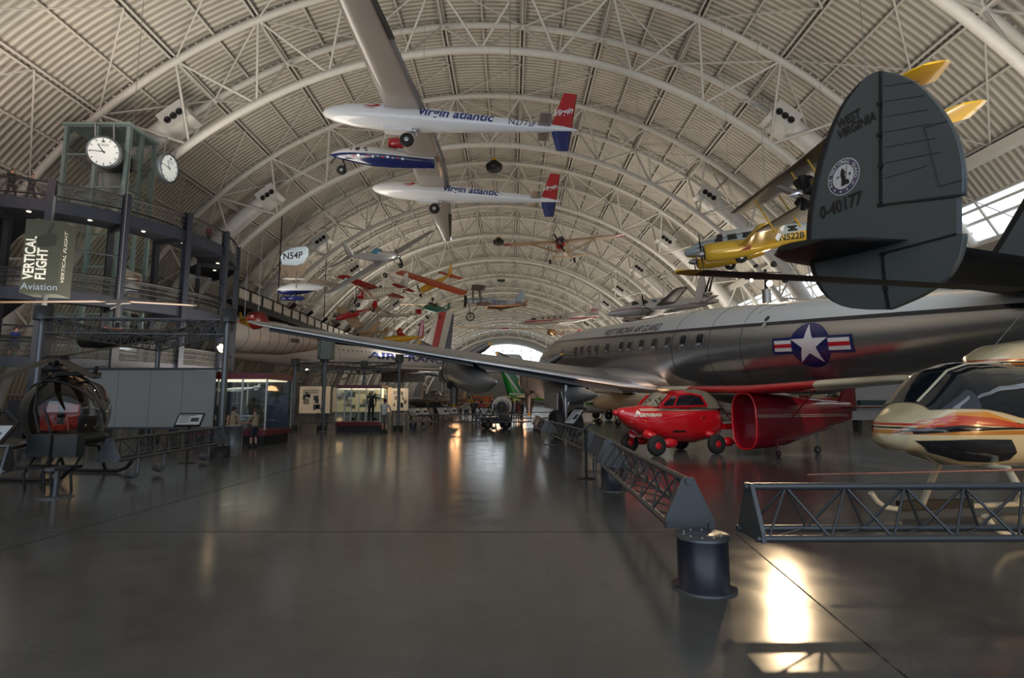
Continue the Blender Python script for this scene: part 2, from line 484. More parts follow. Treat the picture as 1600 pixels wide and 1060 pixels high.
for i, k in enumerate(range(-2, 13)):
    t = bpy.data.objects.new('trim_%d' % (i + 1), None); COL.objects.link(t); t.location = (0, Y1 + k * DY, 0)
    t['kind'] = 'structure'
    add('lower_chord', lo_m, t)
    add('upper_chord', up_m, t, (0, -HW, 0)); add('upper_chord', up_m, t, (0, HW, 0))
    add('web_bars', wb_m, t)
# air ducts climbing inside the trusses on both sides, each ending in a nozzle box
def duct(sg):
    t = thing('air_duct', '', 'duct')
    d = MB(); d.path([arc(35.2, sg * (RD(80) - RD(41) * i / 24), 0) for i in range(25)], .72, 18)
    for i in range(2, 25, 4):
        th = sg * (RD(80) - RD(41) * i / 24)
        tn = V((cos(th), 0, -sin(th))); d.lathe([(.74, -.05), (.77, 0), (.74, .05)], arc(35.2, th, 0), tn, 18)
    d.obj('pipe', duct_paint, t)
    th = sg * RD(37.8); c = arc(35.2, th, 0); tn = V((cos(th), 0, -sin(th))); up = V((sin(th), 0, cos(th)))
    R = M((tn, V((0, 1, 0)), up)).transposed()
    b = MB(); b.box(c, (2.0, 1.5, 1.5), R); bx = b.obj('nozzle_box', duct_paint, t)
    for q in (-.5, 0, .5):
        n = MB(); p = c + tn * q - V((0, .74, 0)) - up * .1
        n.lathe([(.24, -.02), (.24, .1), (.18, .12), (.1, .02)], p, (0, -1, 0), 14); n.obj('nozzle', black, bx)
    return t
words_n = ['first', 'second', 'third', 'fourth', 'fifth', 'sixth', 'seventh', 'eighth', 'ninth', 'tenth', 'eleventh', 'twelfth']
for sg, sd in ((-1, 'left'), (1, 'right')):
    d0 = None
    for k in range(0, 9):
        lb = 'white round air duct with black nozzles climbing the %s arched truss, %s-hand side' % (words_n[k], sd)
        if d0 is None: d0 = duct(sg); d0.location = (0, Y1, 0); o = d0
        else: o = dup(d0, M.Translation((0, Y1 + k * DY, 0)))
        o['label'] = lb; o['group'] = 'air ducts in the arched trusses'

# window band low on the right flank of the vault
daylight = emis('daylight beyond glass', (.80, .90, 1.), 1.3)
w1 = MB(); w1.loft([[arc(RR + .12, WT0 + (WT1 - WT0) * i / 4, y) for i in range(5)] for y in (YA, YB)], False, True, False)
win1 = struct(w1.obj('window_1', daylight))
mu = MB()
for i in range(0, 60):
    y = YA + i * 4.1
    mu.bar(arc(RR, WT0, y), arc(RR, WT1, y), .12, .1)
for th in (WT0, (WT0 + WT1) / 2, WT1):
    p = arc(RR, th, 0); mu.bar((p.x, YA, p.z), (p.x, YB, p.z), .16, .16)
mu.obj('mullions', purlin_paint, win1)
lg = MB(); p = arc(RR - 1.1, RD(61.5), 0); lg.bar((p.x, YA, p.z), (p.x, YB, p.z), 1.6, .12); p2 = arc(RR - 1.0, RD(53.5), 0); lg.bar((p2.x, YA, p2.z), (p2.x, YB, p2.z), .5, .6)
lg.obj('window_ledge', white_paint, win1)

# far end wall with its bright glass
ew = MB()
wall_end_mat = mat('end wall panels', (.30, .30, .29), .6, 0, .08, .5)
ew.prism([(XC + RR * sin(RD(-85 + 170 * i / 40)), YB, ZC + RR * cos(RD(-85 + 170 * i / 40))) for i in range(41)], (0, .3, 0))
struct(ew.obj('wall_back', wall_end_mat))
w2 = MB(); r2 = 32.0; hh = 17.0
a2 = math.acos((hh - ZC) / r2)
w2.prism([(XC + r2 * sin(-a2 + 2 * a2 * i / 30), YB - .35, ZC + r2 * cos(-a2 + 2 * a2 * i / 30)) for i in range(31)], (0, .1, 0))
win2 = struct(w2.obj('window_2', emis('end wall daylight', (.82, .92, 1.), 3.5)))
mu = MB()
for x in range(-20, 18, 4): mu.bar((x, YB - .5, hh), (x, YB - .5, ZC + sqrt(max(0, r2 ** 2 - (x - XC) ** 2))), .3, .3)
for z in (20, 23): 
    q = sqrt(r2 ** 2 - (z - ZC) ** 2); mu.bar((XC - q, YB - .5, z), (XC + q, YB - .5, z), .3, .3)
mu.obj('mullions', white_paint, win2)
for nm, x in (('wall_left', XC - 36.9), ('wall_right', XC + 36.9)):
    w = MB(); w.box((x, 108, 1.5), (.2, 248, 3)); struct(w.obj(nm, wall_end_mat))
# black bowl fittings hung under the crown of the vault
pl = None
for i, (x, y, Y) in enumerate(((772, 260, 58), (779, 378, 90), (783, 437, 125))):
    p = at(x, y, Y)
    t = thing('pendant_fitting', ('black bowl fitting hung under the roof crown, %s' % ('nearest and largest', 'second from the camera', 'farthest and smallest')[i]), 'light fitting', p, group='black bowl fittings under the roof crown')
    b = MB(); b.lathe([(.3, .65), (.95, .1), (.85, -.45), (.55, -.55)], n=12); b.obj('bowl', black, t)
    b = MB(); b.lathe([(.32, .62), (.3, .9), (.1, .95)], n=10); b.obj('cap', yellow, t)
    b = MB(); b.tube((0, 0, .9), (0, 0, ZC + RR - p.z - .3), .03, n=5); b.obj('rod', grey_dark, t)
def slab(poly, nrm, th, k=.95):
    """plate with rounded rim: poly of 3-D points"""
    n = V(nrm).normalized(); c = sum((V(p) for p in poly), V()) / len(poly)
    b = MB(); b.loft([[c + (V(p) - c) * f + n * o for p in poly] for f, o in ((k - .03, -th / 2), (k, -th / 2), (.99, -th * .28), (1, 0), (.99, th * .28), (k, th / 2), (k - .03, th / 2))], smooth=True)
    return b
# ------------------------------------------------------------------ the big four-engined air guard transport on the right
H = RD(16.5)
Fh, Rh = V((-sin(H), cos(H), 0)), V((cos(H), sin(H), 0))
NOSE_UP = RD(3.2)
fw = V((Fh.x * cos(NOSE_UP), Fh.y * cos(NOSE_UP), sin(NOSE_UP)))
Rc = frame(fw)
tail = V((5.2, 9.5, 0)) + Rh * 6.5
mid = tail + Fh * 16.0                      # 16 m ahead of the fin leading edges = 16 m behind the nose
mid.z = 3.9
org = mid + Rc @ V((16, 0, 0))
airliner = thing('propeller_airliner', 'huge silver and white four-engined air guard transport with egg-shaped grey tail fins', 'airplane', org, Rc)
IV = airliner.matrix_world.inverted()
def loc_plane(px, py, y):                   # where the line of sight meets the vertical plane y = const of the aircraft
    o = IV @ V((0, 0, EYE)); d = IV.to_3x3() @ ray(px, py)
    return o + d * ((y - o.y) / d.y)
body = Fus([(0, -.85, .04, .04), (-.35, -.82, .42, .42), (-1.2, -.7, .85, .9), (-2.5, -.5, 1.2, 1.27), (-4, -.28, 1.5, 1.56), (-6, -.1, 1.68, 1.72), (-9, 0, 1.77, 1.77), (-13, 0, 1.77, 1.77), (-18, 0, 1.77, 1.77),
            (-21, .02, 1.72, 1.72), (-24, .06, 1.55, 1.55), (-27, .14, 1.3, 1.3), (-29.5, .24, 1.02, 1.02), (-31.5, .34, .76, .76), (-33.5, .46, .48, .48), (-35, .56, .22, .22), (-35.4, .58, .04, .04)], 36)
STRIPE = 1.146
def stripe_z(x): return STRIPE + .0176 * x
air_paint = banded('airliner paint', 'z', [(-3, (.40, .41, .42)), (STRIPE - .055, (.012, .013, .02)), (STRIPE + .055, (.52, .55, .55))], -3, 3, slope=(-.0176, 0, 0), rough=.24, metal=[(-3, .85), (STRIPE - .055, .0), (STRIPE + .05, .0)], coat=.3)
fz = body.build(air_paint, airliner, sub=3)
# cabin windows along the left side
wz = []
win_px = [(1090, 530.5), (1066, 533), (1043, 535), (1022.5, 537), (1003, 539), (984, 540.5), (971, 542), (949, 544.5), (932, 546.5), (920.5, 547.5), (909, 549), (899, 550.5), (877, 555)]
for px, py in win_px:
    q = loc_plane(px, py, 1.72); wz.append(q.z)
zw = sum(wz) / len(wz)
for (px, py), z in zip(win_px, wz):
    q = loc_plane(px, py, 1.72)
    z = zw * .5 + z * .5
    f = lambda u, v, x=q.x, z=z: body.side(x - u, z + v, 1, .012)
    fr = patch([(-.24, -.22), (-.17, -.3), (.17, -.3), (.24, -.22), (.24, .22), (.17, .3), (-.17, .3), (-.24, .22)], f, alu, airliner, 'window', 2)
    f2 = lambda u, v, x=q.x, z=z: body.side(x - u, z + v, 1, .03)
    patch([(-.19, -.18), (-.13, -.25), (.13, -.25), (.19, -.18), (.19, .18), (.13, .25), (-.13, .25), (-.19, .18)], f2, dark_pane, fr, 'pane', 2)
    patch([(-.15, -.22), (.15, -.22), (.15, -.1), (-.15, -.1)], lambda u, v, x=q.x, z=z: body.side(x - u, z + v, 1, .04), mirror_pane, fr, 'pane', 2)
# windscreen
for s in (1, -1):
    patch([(-.5, -.2), (.5, -.2), (.35, .22), (-.3, .25)], lambda u, v, s=s: body.side(-3.2 - u, .55 + v, s, .02), dark_pane, airliner, 'windscreen', 2)
q = loc_plane(943, 532, 1.4)
q2 = loc_plane(1031, 522, 1.4)
vs_, _f = text_mesh('WEST VIRGINIA AIR GUARD', 1, sx=.8)
wtx = max(v[0] for v in vs_); sz = (q.x - q2.x) / wtx
lay('WEST VIRGINIA AIR GUARD', lambda u, v: body.side(q.x - u, stripe_z(q.x - u) + .13 + v * .85, 1, .02), ink, airliner, sz, shear=.22, sx=.8, bold=0)
# national star and bars on the rear body
cq = loc_plane(1258, 539, 1.45)
S = lambda g: (lambda u, v: body.side(cq.x - u, cq.z + v, 1, g))
r_ = .66
ins = patch(ngon(0, 0, r_), S(.015), navy_paint, airliner, 'star_insignia', 6)
for sg in (-1, 1):
    patch([(sg * .55, -.25), (sg * 1.32, -.25), (sg * 1.32, .25), (sg * .55, .25)], S(.012), navy_paint, ins, 'bar_border', 4)
    patch([(sg * .6, -.17), (sg * 1.24, -.17), (sg * 1.24, .17), (sg * .6, .17)], S(.022), ink_white, ins, 'bar', 4)
    patch([(sg * .6, -.055), (sg * 1.24, -.055), (sg * 1.24, .055), (sg * .6, .055)], S(.03), ink_red, ins, 'bar_stripe', 4)
patch(ngon(0, 0, r_ - .04), S(.03), navy_paint, ins, 'disc', 6)
patch(star(0, 0, .63), S(.045), ink_white, ins, 'star', 6)
# panel seams and small marks
for x in (-20.4, -22.6, -24.2):
    b = MB(); b.path([body.side(x, z, 1, .006) for z in [body.sec(x)[0] + body.sec(x)[2] * sin(RD(a)) for a in range(-60, 85, 6)]], .008, 4); b.obj('panel_seam', grey_dark, airliner)
d0 = loc_plane(1180, 500, 1.6)
b = MB(); b.path([body.side(d0.x - u, d0.z + v, 1, .008) for u, v in ((.35, .5), (-.2, .52), (-.42, .3), (-.45, -.9), (-.42, -1.0))], .008, 4); b.obj('door_seam', grey_dark, airliner)
for dz, mm in ((.0, grey_dark), (-.22, alu)): patch(ngon(0, 0, .09, 12), lambda u, v: body.side(d0.x - .1 - u, d0.z + .05 + dz + v, 1, .015), mm, airliner, 'vent', 2)
# wing
WG = [(1.2, -12.3, -1.05, 6.2, .95), (2.6, -12.6, -.98, 5.6, .8), (5.1, -13.0, -.7, 4.9, .66), (9.3, -13.8, -.2, 3.9, .5), (14, -14.8, .36, 2.8, .34), (17.5, -15.6, .8, 1.75, .2)]
wings(WG, alu, airliner, inc=.1)
for sg in (1, -1):                          # dark aileron and flap gap line, walkway mark
    b = MB()
    for (y0, f0), (y1, f1) in (((2.8, .8), (9.0, .8)), ((9.6, .8), (17, .78))):
        def wp(y, f):
            for p, q_ in zip(WG, WG[1:]):
                if y <= q_[0]:
                    t = (y - p[0]) / (q_[0] - p[0]); x, z, c, th = [p[i] + (q_[i] - p[i]) * t for i in (1, 2, 3, 4)]; return V((x - c * f, sg * y, z - c * f * .1 + th * .22))
        b.bar(wp(y0, f0), wp(y1, f1), .03, .02)
    b.obj('flap_gap', grey_dark, airliner)
    for (y0, y1) in ((2.8, 9.1), (9.35, 17.2)):
        b = MB(); rings = []
        for i in range(7):
            y = y0 + (y1 - y0) * i / 6
            e0, e1 = wp(y, .72), wp(y, 1.02)
            e0.z += .03; e1.z -= max(.14, .5 - y * .027)
            rings.append([e0, e1 + V((0, 0, .0)), e1 - V((0, 0, .06)), e0 - V((0, 0, .3 - y * .012))])
        b.loft(rings); b.obj('flap', mat('flap grey', (.055, .058, .06), .55, .1, .1, 1), airliner)
# fairing between wing and body
b = MB(); b.ell((-15.2, 0, -1.2), (4.6, 2.5, .72), 24, 10); b.obj('wing_fairing', alu, airliner)
# engines
def engine(y, zc, gear):
    n = Fus([(-11.35, 0, .55, .55), (-11.45, 0, .74, .74), (-11.9, 0, .82, .82), (-13.2, 0, .84, .84), (-14.6, -.14, .8, .8), (-16.2, -.4, .66, .62), (-18, -.5, .4, .36), (-19.2, -.45, .16, .16), (-19.8, -.4, .04, .04)], 22)
    b = MB(); rings = [[p + V((0, y, zc)) for p in n.ring(x)] for x in (-11.35, -11.45, -11.9, -12.6, -13.2, -14.6, -16.2, -17.2, -18, -18.6, -19.2, -19.8)]
    b.loft(rings); e = b.obj('nacelle', alu, airliner)
    b = MB(); b.lathe([(.845, -.03), (.86, 0), (.845, .03)], (-13.2, y, zc), (1, 0, 0), 22); b.lathe([(.86, -.06), (.87, 0), (.86, .06)], (-12.1, y, zc), (1, 0, 0), 22); b.obj('cowl_ring', grey_dark, e)
    b = MB(); b.tube((-13.3, y + .55, zc - .55), (-13.9, y + .72, zc - .72), .16, n=10); b.obj('exhaust', black, e)
    b = MB(); b.lathe([(.5, -.02), (.02, .0)], (-11.34, y, zc), (1, 0, 0), 16); b.obj('intake', black, e)
    prop(airliner, (-11.1, y, zc + .36), 2.3, 3, pi, mat('propeller grey', (.20, .19, .185), .4, .3), grey_metal, yellow_tip, .22, .24)
engine(4.7, -1.42, 1); engine(8.9, -.95, 0); engine(-4.7, -1.42, 1); engine(-8.9, -.95, 0)
def gear_leg(x, y, ztop, r, wd, dy, name):
    g = -(3.9 + (x + 16) * sin(NOSE_UP)) / cos(NOSE_UP)
    b = MB(); b.tube((x, y, ztop), (x, y, g + r), .12, .1, 10); b.tube((x + .1, y, ztop - .5), (x + .9, y, ztop), .06, n=6); b.tube((x, y - dy, g + r), (x, y + dy, g + r), .07, n=8)
    b.tube((x - .05, y - .25, ztop - .3), (x - .05, y, g + r + .5), .045, n=6); b.tube((x - .05, y + .25, ztop - .3), (x - .05, y, g + r + .5), .045, n=6)
    o = b.obj(name, steel, airliner)
    for s in (-1, 1): wheel(airliner, (x, y + s * dy, g + r), r, wd, rubber, grey_metal)
    return g
gear_leg(-17.4, 5.1, -1.5, .62, .38, .42, 'landing_gear_strut'); gear_leg(-17.4, -5.1, -1.5, .62, .38, .42, 'landing_gear_strut')
gear_leg(-3.6, 0, -1.4, .44, .26, .28, 'landing_gear_strut')
for y in (5.1, -5.1):
    for s in (-1, 1):
        b = MB(); b.box((-17.2, y + s * .62, -2.2), (1.6, .05, .7)); b.obj('gear_door', alu, airliner)
# tailplane and the three fins
TP = [(0, -31.3, .95, 2.5, .34), (6.3, -31.7, 1.12, 2.3, .26), (6.75, -31.75, 1.13, 2.1, .22)]
fin_grey = mat('tail fin grey', (.085, .105, .112), .38, .1, .1, .9)
fin_dark = mat('fin edge boot', (.008, .008, .01), .5, 0, .1, 3)
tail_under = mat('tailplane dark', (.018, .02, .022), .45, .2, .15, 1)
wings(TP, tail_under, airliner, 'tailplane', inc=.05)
PD = Rh.dot(V((5.2, 9.5, 0)))
def finpt(px, py):
    d = ray(px, py); o = V((0, 0, EYE))
    return IV @ (o + d * ((PD - Rh.dot(o)) / Rh.dot(d)))
def chaikin(p):
    q = [p[0]]
    for a, b in zip(p, p[1:]): q += [(a[0] * .75 + b[0] * .25, a[1] * .75 + b[1] * .25), (a[0] * .25 + b[0] * .75, a[1] * .25 + b[1] * .75)]
    return q + [p[-1]]
front = [(1380, 111), (1362, 117), (1345, 131), (1320, 160), (1300, 201), (1283, 247), (1273, 288), (1266, 330), (1263, 367), (1266, 404), (1275, 437), (1291, 462), (1312, 477), (1341, 484), (1392, 484),
         (1386, 450), (1382, 420), (1381, 396), (1499, 365), (1499, 308), (1378, 324), (1378, 200)]
rud_u = [(1380, 111), (1407, 116), (1432, 128), (1457, 151), (1482, 184), (1499, 218), (1507, 251), (1509, 280), (1508, 306), (1499, 308), (1380, 323), (1380, 200)]
rud_l = [(1382, 397), (1499, 365), (1510, 365), (1507, 388), (1499, 411), (1482, 437), (1449, 460), (1416, 475), (1393, 484), (1387, 450)]
lft = V((0, 1, 0))
NE = len(chaikin(front[:15])); front = chaikin(front[:15]) + front[15:]
rud_u = chaikin(rud_u[:9]) + rud_u[9:]; rud_l = rud_l[:2] + chaikin(rud_l[2:9]) + rud_l[9:]
def tail_fin(dy, dx=0., marks=False):
    mv = lambda poly: [finpt(*p) + V((dx, dy, 0)) for p in poly]
    P = mv(front); c = sum(P, V()) / len(P)
    b = MB(); n = len(P)
    # the fixed fin is not convex: face plates triangulated by the builder
    b.add([p + lft * .05 for p in P] + [p - lft * .05 for p in P], [tuple(range(n)), tuple(range(n, 2 * n))[::-1]] + [(i, (i + 1) % n, n + (i + 1) % n, n + i) for i in range(n)])
    f = b.obj('tail_fin', fin_grey, airliner)
    e = P[4:NE - 5]; cc = V((c.x - .5, c.y, c.z)); k = len(e)
    w_ = [.015 + .13 * min(1, i / 6, (k - 1 - i) / 6) for i in range(k)]
    b = MB(); b.loft([[p + V((.02, 0, 0)), p + lft * .053, p + (cc - p).normalized() * w + lft * .056, p + (cc - p).normalized() * w - lft * .056, p - lft * .053] for p, w in zip(e, w_)]); b.obj('leading_edge', fin_dark, f)
    for poly in (rud_u, rud_l):
        o = slab([p for p in mv(poly)], lft, .09, .985).obj('rudder', fin_grey, airliner)
    # hinge blocks and gaps
    b = MB()
    for p in ((1378, 163), (1378, 211), (1380, 260), (1379, 321), (1383, 398), (1388, 452)): b.box(finpt(*p) + V((dx, dy + .02, 0)), (.07, .1, .06))
    g = [finpt(*p) + V((dx, dy + .06, 0)) for p in ((1379, 112), (1379, 200), (1379, 322), (1499, 308))]
    for p, q_ in zip(g, g[1:]): b.bar(p, q_, .012, .02)
    g = [finpt(*p) + V((dx, dy + .06, 0)) for p in ((1499, 366), (1382, 397), (1386, 450), (1392, 483))]
    for p, q_ in zip(g, g[1:]): b.bar(p, q_, .02, .02)
    b.obj('hinge_line', black, f)
    b = MB(); g = [finpt(*p) + V((dx, dy + .052, 0)) for p in ((1484, 190), (1448, 200), (1471, 292), (1508, 282))]
    for p, q_ in zip(g, g[1:]): b.bar(p, q_, .008, .01)
    for k in range(7):
        p, q_ = finpt(1386, 135 + k * 24) + V((dx, dy + .053, 0)), finpt(1440 + k * 7 - (k > 5) * 30, 128 + k * 22) + V((dx, dy + .053, 0)); b.bar(p, q_, .005, .008)
    b.obj('rudder_seam', mat('seam', (.05, .06, .066), .5), f)
    return f
lf = tail_fin(0)
g0 = finpt(1322, 277)
tail_fin(-13, 0)
# centre fin stands on the body
cf = [(-30.1, .9), (-30.6, 1.3), (-31.2, 2.2), (-31.75, 3.1), (-32.3, 3.6), (-32.9, 3.75), (-33.4, 3.5), (-33.9, 2.9), (-34.1, 2.1), (-34.0, 1.2), (-33.4, .8)]
o = slab([V((x, 0, z)) for x, z in cf], lft, .2).obj('tail_fin', fin_grey, airliner)
b = MB(); b.path([V((x + .03, 0, z)) for x, z in cf[:6]], .1, 8); b.obj('leading_edge', fin_dark, o)
# fin lettering and badge
def finmark(px, py, g=.06):
    p = finpt(px, py) + V((0, g, 0))
    ax = -(IV.to_3x3() @ Fh); up = IV.to_3x3() @ V((0, 0, 1))
    return plane_fn(p, ax, up)
lay('WEST', finmark(1313, 203), ink, lf, .215, bold=.006, sx=.76); lay('VIRGINIA', finmark(1314, 219), ink, lf, .215, bold=.006, sx=.76)
lay('0-40177', finmark(1286, 343), ink, lf, .30, bold=.008, sx=.8)
fb = finmark(1322, 277, .056)
bd = patch(ngon(0, 0, .30), fb, ink_white, lf, 'badge', 3)
patch(ngon(0, 0, .285), finmark(1322, 277, .059), navy_paint, bd, 'ring', 3); patch(ngon(0, 0, .20), finmark(1322, 277, .062), ink_white, bd, 'field', 3)
fk = finmark(1322, 277, .065)
for body_, t0, t1 in (('AIR NATIONAL GUARD', 198, -18),):
    for i, chx in enumerate(body_):
        if chx == ' ': continue
        a = RD(t0 + (t1 - t0) * i / (len(body_) - 1)); vs_, fs_ = text_mesh(chx, .075, align='CENTER', bold=.002)
        b = MB(); rr = .217
        b.add([fk(cos(a) * (rr + v) + sin(a) * u, sin(a) * (rr + v) - cos(a) * u) for u, v in vs_], fs_); b.obj('lettering', ink_white, bd)
for a in (225, 255, 285, 315): patch(star(cos(RD(a)) * .242, sin(RD(a)) * .242, .028), fk, ink_white, bd, 'star', 1)
b = MB()
for poly in ([(-.05, -.15), (.07, -.15), (.06, -.07), (.03, .02), (.05, .06), (.02, .12), (0, .15), (-.03, .12), (-.05, .04), (-.03, -.04)], [(.06, -.02), (.085, .16), (.075, .16), (.045, -.02)], [(-.15, -.02), (-.11, .02), (-.09, .0), (-.07, .04), (-.1, .04)], [(.1, .0), (.13, .04), (.15, .0), (.12, -.02)],
             [(.04, -.15), (.11, -.15), (.1, -.08), (.05, -.06)]):
    k = len(poly); b.add([fk(*p) for p in poly], [tuple(range(k))])
b.obj('minuteman_figure', ink, bd)
# ------------------------------------------------------------------ red road plane: car body in front, detached wing and tail section behind
fwd = V((-.93, -.37, 0))
p0 = atz(1048, 708)
car = thing('flying_car', 'glossy red three-window road plane cabin on four small wheels, folded tan top', 'flying car', p0, frame(fwd), sc=1.13)
cb = Fus([(1.72, 1.12, .03, .03), (1.66, 1.11, .1, .12), (1.45, 1.03, .27, .24), (1.1, .94, .42, .37), (.6, .87, .53, .48), (0, .83, .58, .54), (-.6, .82, .58, .55), (-1.1, .84, .54, .5), (-1.45, .87, .47, .44), (-1.6, .9, .3, .3)], 26, 2.5)
carred = mat('car red', (.50, .008, .014), .12, 0, .05, 2, coat=.8)
cb.build(carred, car, 'body', 2)
# cabin with windows
roof = mat('tan canvas', (.17, .14, .09), .8, 0, .12, 9)
b = MB()
def cabin(x, w0, w1, z1): return [V((x, -w0, 1.22)), V((x, -w1, z1)), V((x, -w1 * .6, z1 + .1)), V((x, w1 * .6, z1 + .1)), V((x, w1, z1)), V((x, w0, 1.22))]
b.loft([cabin(-.28, .53, .47, 1.62), cabin(-.7, .54, .48, 1.66), cabin(-1.05, .53, .47, 1.6), cabin(-1.4, .48, .4, 1.4), cabin(-1.55, .42, .3, 1.2)], smooth=False); b.obj('canvas_top', roof, car)
b = MB(); b.loft([cabin(.05, .53, .47, 1.60), cabin(-.28, .535, .475, 1.63)], smooth=False); b.loft([cabin(.02, .54, .48, 1.615), cabin(-.02, .54, .48, 1.615)], smooth=False); b.obj('roof', carred, car)
for s in (1, -1):
    pts = [V((.72, s * .48, 1.27)), V((.36, s * .47, 1.58)), V((-.28, s * .49, 1.63)), V((-.62, s * .5, 1.57)), V((-.82, s * .52, 1.3))]
    b = MB(); b.add([V((p.x, p.y + s * .05, p.z)) for p in pts], [tuple(range(5))]); w_ = b.obj('side_window', dark_pane, car)
    b = MB()
    for a, c in zip(pts, pts[1:] + pts[:1]): b.bar(a + V((0, s * .05, 0)), c + V((0, s * .05, 0)), .05, .05)
    b.bar(V((.28, s * .53, 1.27)), V((.1, s * .53, 1.6)), .045, .04); b.obj('window_frame', carred, w_)
b = MB(); b.add([V((.74, -.42, 1.27)), V((.74, .42, 1.27)), V((.34, .4, 1.62)), V((.34, -.4, 1.62))], [(0, 1, 2, 3)]); b.add([V((.95, 0, 1.3)), V((.74, .42, 1.28)), V((.34, .4, 1.63)), V((.5, 0, 1.66))], [(0, 1, 2, 3)]); b.add([V((.95, 0, 1.3)), V((.74, -.42, 1.28)), V((.34, -.4, 1.63)), V((.5, 0, 1.66))], [(0, 1, 2, 3)])
b.obj('windscreen', glass('windscreen glass', (.5, .55, .55), .5), car)
b = MB(); b.bar((.95, 0, 1.3), (.5, 0, 1.66), .03); b.bar((.5, 0, 1.66), (-.1, 0, 1.72), .1, .03); b.obj('centre_bar', roof, car)
for x, y in ((.92, .62), (.92, -.62), (-.95, .74), (-.95, -.74)):
    wheel(car, (x, y, .27), .27, .17, rubber, carred)
    b = MB(); b.path([(x + .1, y * .45, .55), (x, y * .8, .5), (x, y * .86, .27)], [.13, .11, .07], 8); b.obj('wheel_strut', carred, car)
    b = MB(); b.ell((x - .42, y, .32), (.26, .12, .13), 10, 6); b.obj('mudguard', carred, car)
b = MB(); b.box((-1.6, 0, .72), (.28, 1.1, .16)); b.obj('bumper', carred, car)
b = MB(); b.lathe([(.3, -.05), (.3, .06), (.2, .1)], (-1.5, 0, 1.15), (-1, 0, 0), 14); b.obj('spare_wheel', rubber, car)
b = MB(); b.ell((1.74, 0, 1.12), (.1, .09, .09), 10, 6); b.obj('nose_cap', carred, car)
sf = cb.fn(1.36, 1.02, 1, .008)
for dz in (.0, .035):
    b = MB(); rr = []
    for i in range(20):
        x = 1.2 - i * .135; rr.append([cb.side(x, 1.17 + dz, 1, .008), cb.side(x, 1.19 + dz, 1, .008)])
    b.loft(rr, False, True, False); b.obj('pinstripe', cream, car)
lay('A', sf, cream, car, .24, bold=.008, shear=.1); lay('IRPHIBIAN', cb.fn(1.2, 1.02, 1, .008), cream, car, .12, shear=.15, bold=.006)
patch([(-.12, -.03), (.28, -.02), (.3, .02), (-.1, .03)], cb.fn(.2, .62, 1, .01), black, car, 'vent', 2)
b = MB(); b.tube(cb.side(-.62, .98, 1, .02), cb.side(-.75, .98, 1, .03), .012); b.obj('door_handle', chrome, car)

# rear half with the wings
fwd2 = V((-.96, -.28, 0))
p1 = atz(1200, 712); p1.z = 0
rear = thing('flying_car_wing_section', 'dark red open-ended fuselage with long red and cream wings on thin prop legs', 'airplane part', p1, frame(fwd2))
dkred = mat('wing section red', (.22, .006, .014), .16, 0, .06, 2, coat=.6)
rb = Fus([(.78, 1.02, .52, .82), (.3, 1.02, .54, .83), (-.5, 1.04, .5, .76), (-1.3, 1.1, .4, .6), (-2.2, 1.22, .24, .42), (-3.2, 1.3, .1, .28)], 22, 3.0)
b = MB(); b.loft([rb.ring(x) for x in (.78, .3, -.5, -1.3, -2.2, -3.2)], cap=False); b.loft([rb.ring(.78, -.03), rb.ring(.2, -.05)], cap=False); b.add(rb.ring(.2, -.05), [tuple(range(22))]); b.obj('fuselage_shell', dkred, rear)
b = MB(); b.path(rb.ring(.79, .0), .03, 6, closed=True); b.obj('opening_rim', carred, rear)
RW = [(.3, .9, 1.93, 1.55, .3), (2.7, .9, 2.0, 1.5, .27)]
RW2 = [(2.7, .9, 2.0, 1.5, .27), (4.6, .9, 2.07, 1.4, .2)]
for sg in (1, -1):
    w_ = wing([(0.0, .9, 1.92, 1.55, .32)] + RW, carred, rear, 'wing', sg, rnd=False)
    wing(RW2, cream, w_, 'wing_tip_panel', sg)
    tubes(rear, 'wing_brace', [(V((.3, sg * .5, .45)), V((.35, sg * 2.3, 1.95)))], .022, dkred)
wings([(0, -2.7, 1.42, .8, .08), (1.3, -2.85, 1.44, .6, .06)], dkred, rear, 'tailplane')
fin([(1.3, -2.6, 0, .9, .1), (2.0, -2.95, 0, .55, .06)], dkred, rear, 'tail_fin')
tubes(rear, 'prop_leg', [(V((.0, .42, .3)), V((.0, .42, .08))), (V((.0, .42, .3)), V((.05, .3, 1.3)))], .02, dkred)
wheel(rear, (0, .42, .09), .09, .06, rubber, dkred)
tubes(rear, 'tail_leg', [(V((-1.85, 0, .9)), V((-1.85, .0, .12)))], .025, grey_metal)
wheel(rear, (-1.85, 0, .12), .12, .07, rubber, grey_metal, name='tail_wheel')
b = MB(); b.loft([rb.ring(-1.2, -.2)[:0] or [V((-1.0, -.12, .5)), V((-1.0, .12, .5)), V((-1.0, .12, .75)), V((-1.0, -.12, .75))], [V((-2.2, -.05, .72)), V((-2.2, .05, .72)), V((-2.2, .05, .95)), V((-2.2, -.05, .95))]], smooth=False); b.obj('ventral_fin', dkred, rear)
for dz in (0, .05):
    b = MB(); b.loft([[rb.side(x, 1.15 + dz, 1, .01), rb.side(x, 1.165 + dz, 1, .01)] for x in (.75, .3, 0, -.5, -.9, -1.3, -1.8, -2.4, -3)], False, True, False); b.obj('pinstripe', cream, rear)
patch(ngon(0, 0, .3, 16), lambda u, v: V((.28 - u * 1.4, 1.3 + v * .4 - .1, 2.115)), black, rear, 'wing_recess', 2)

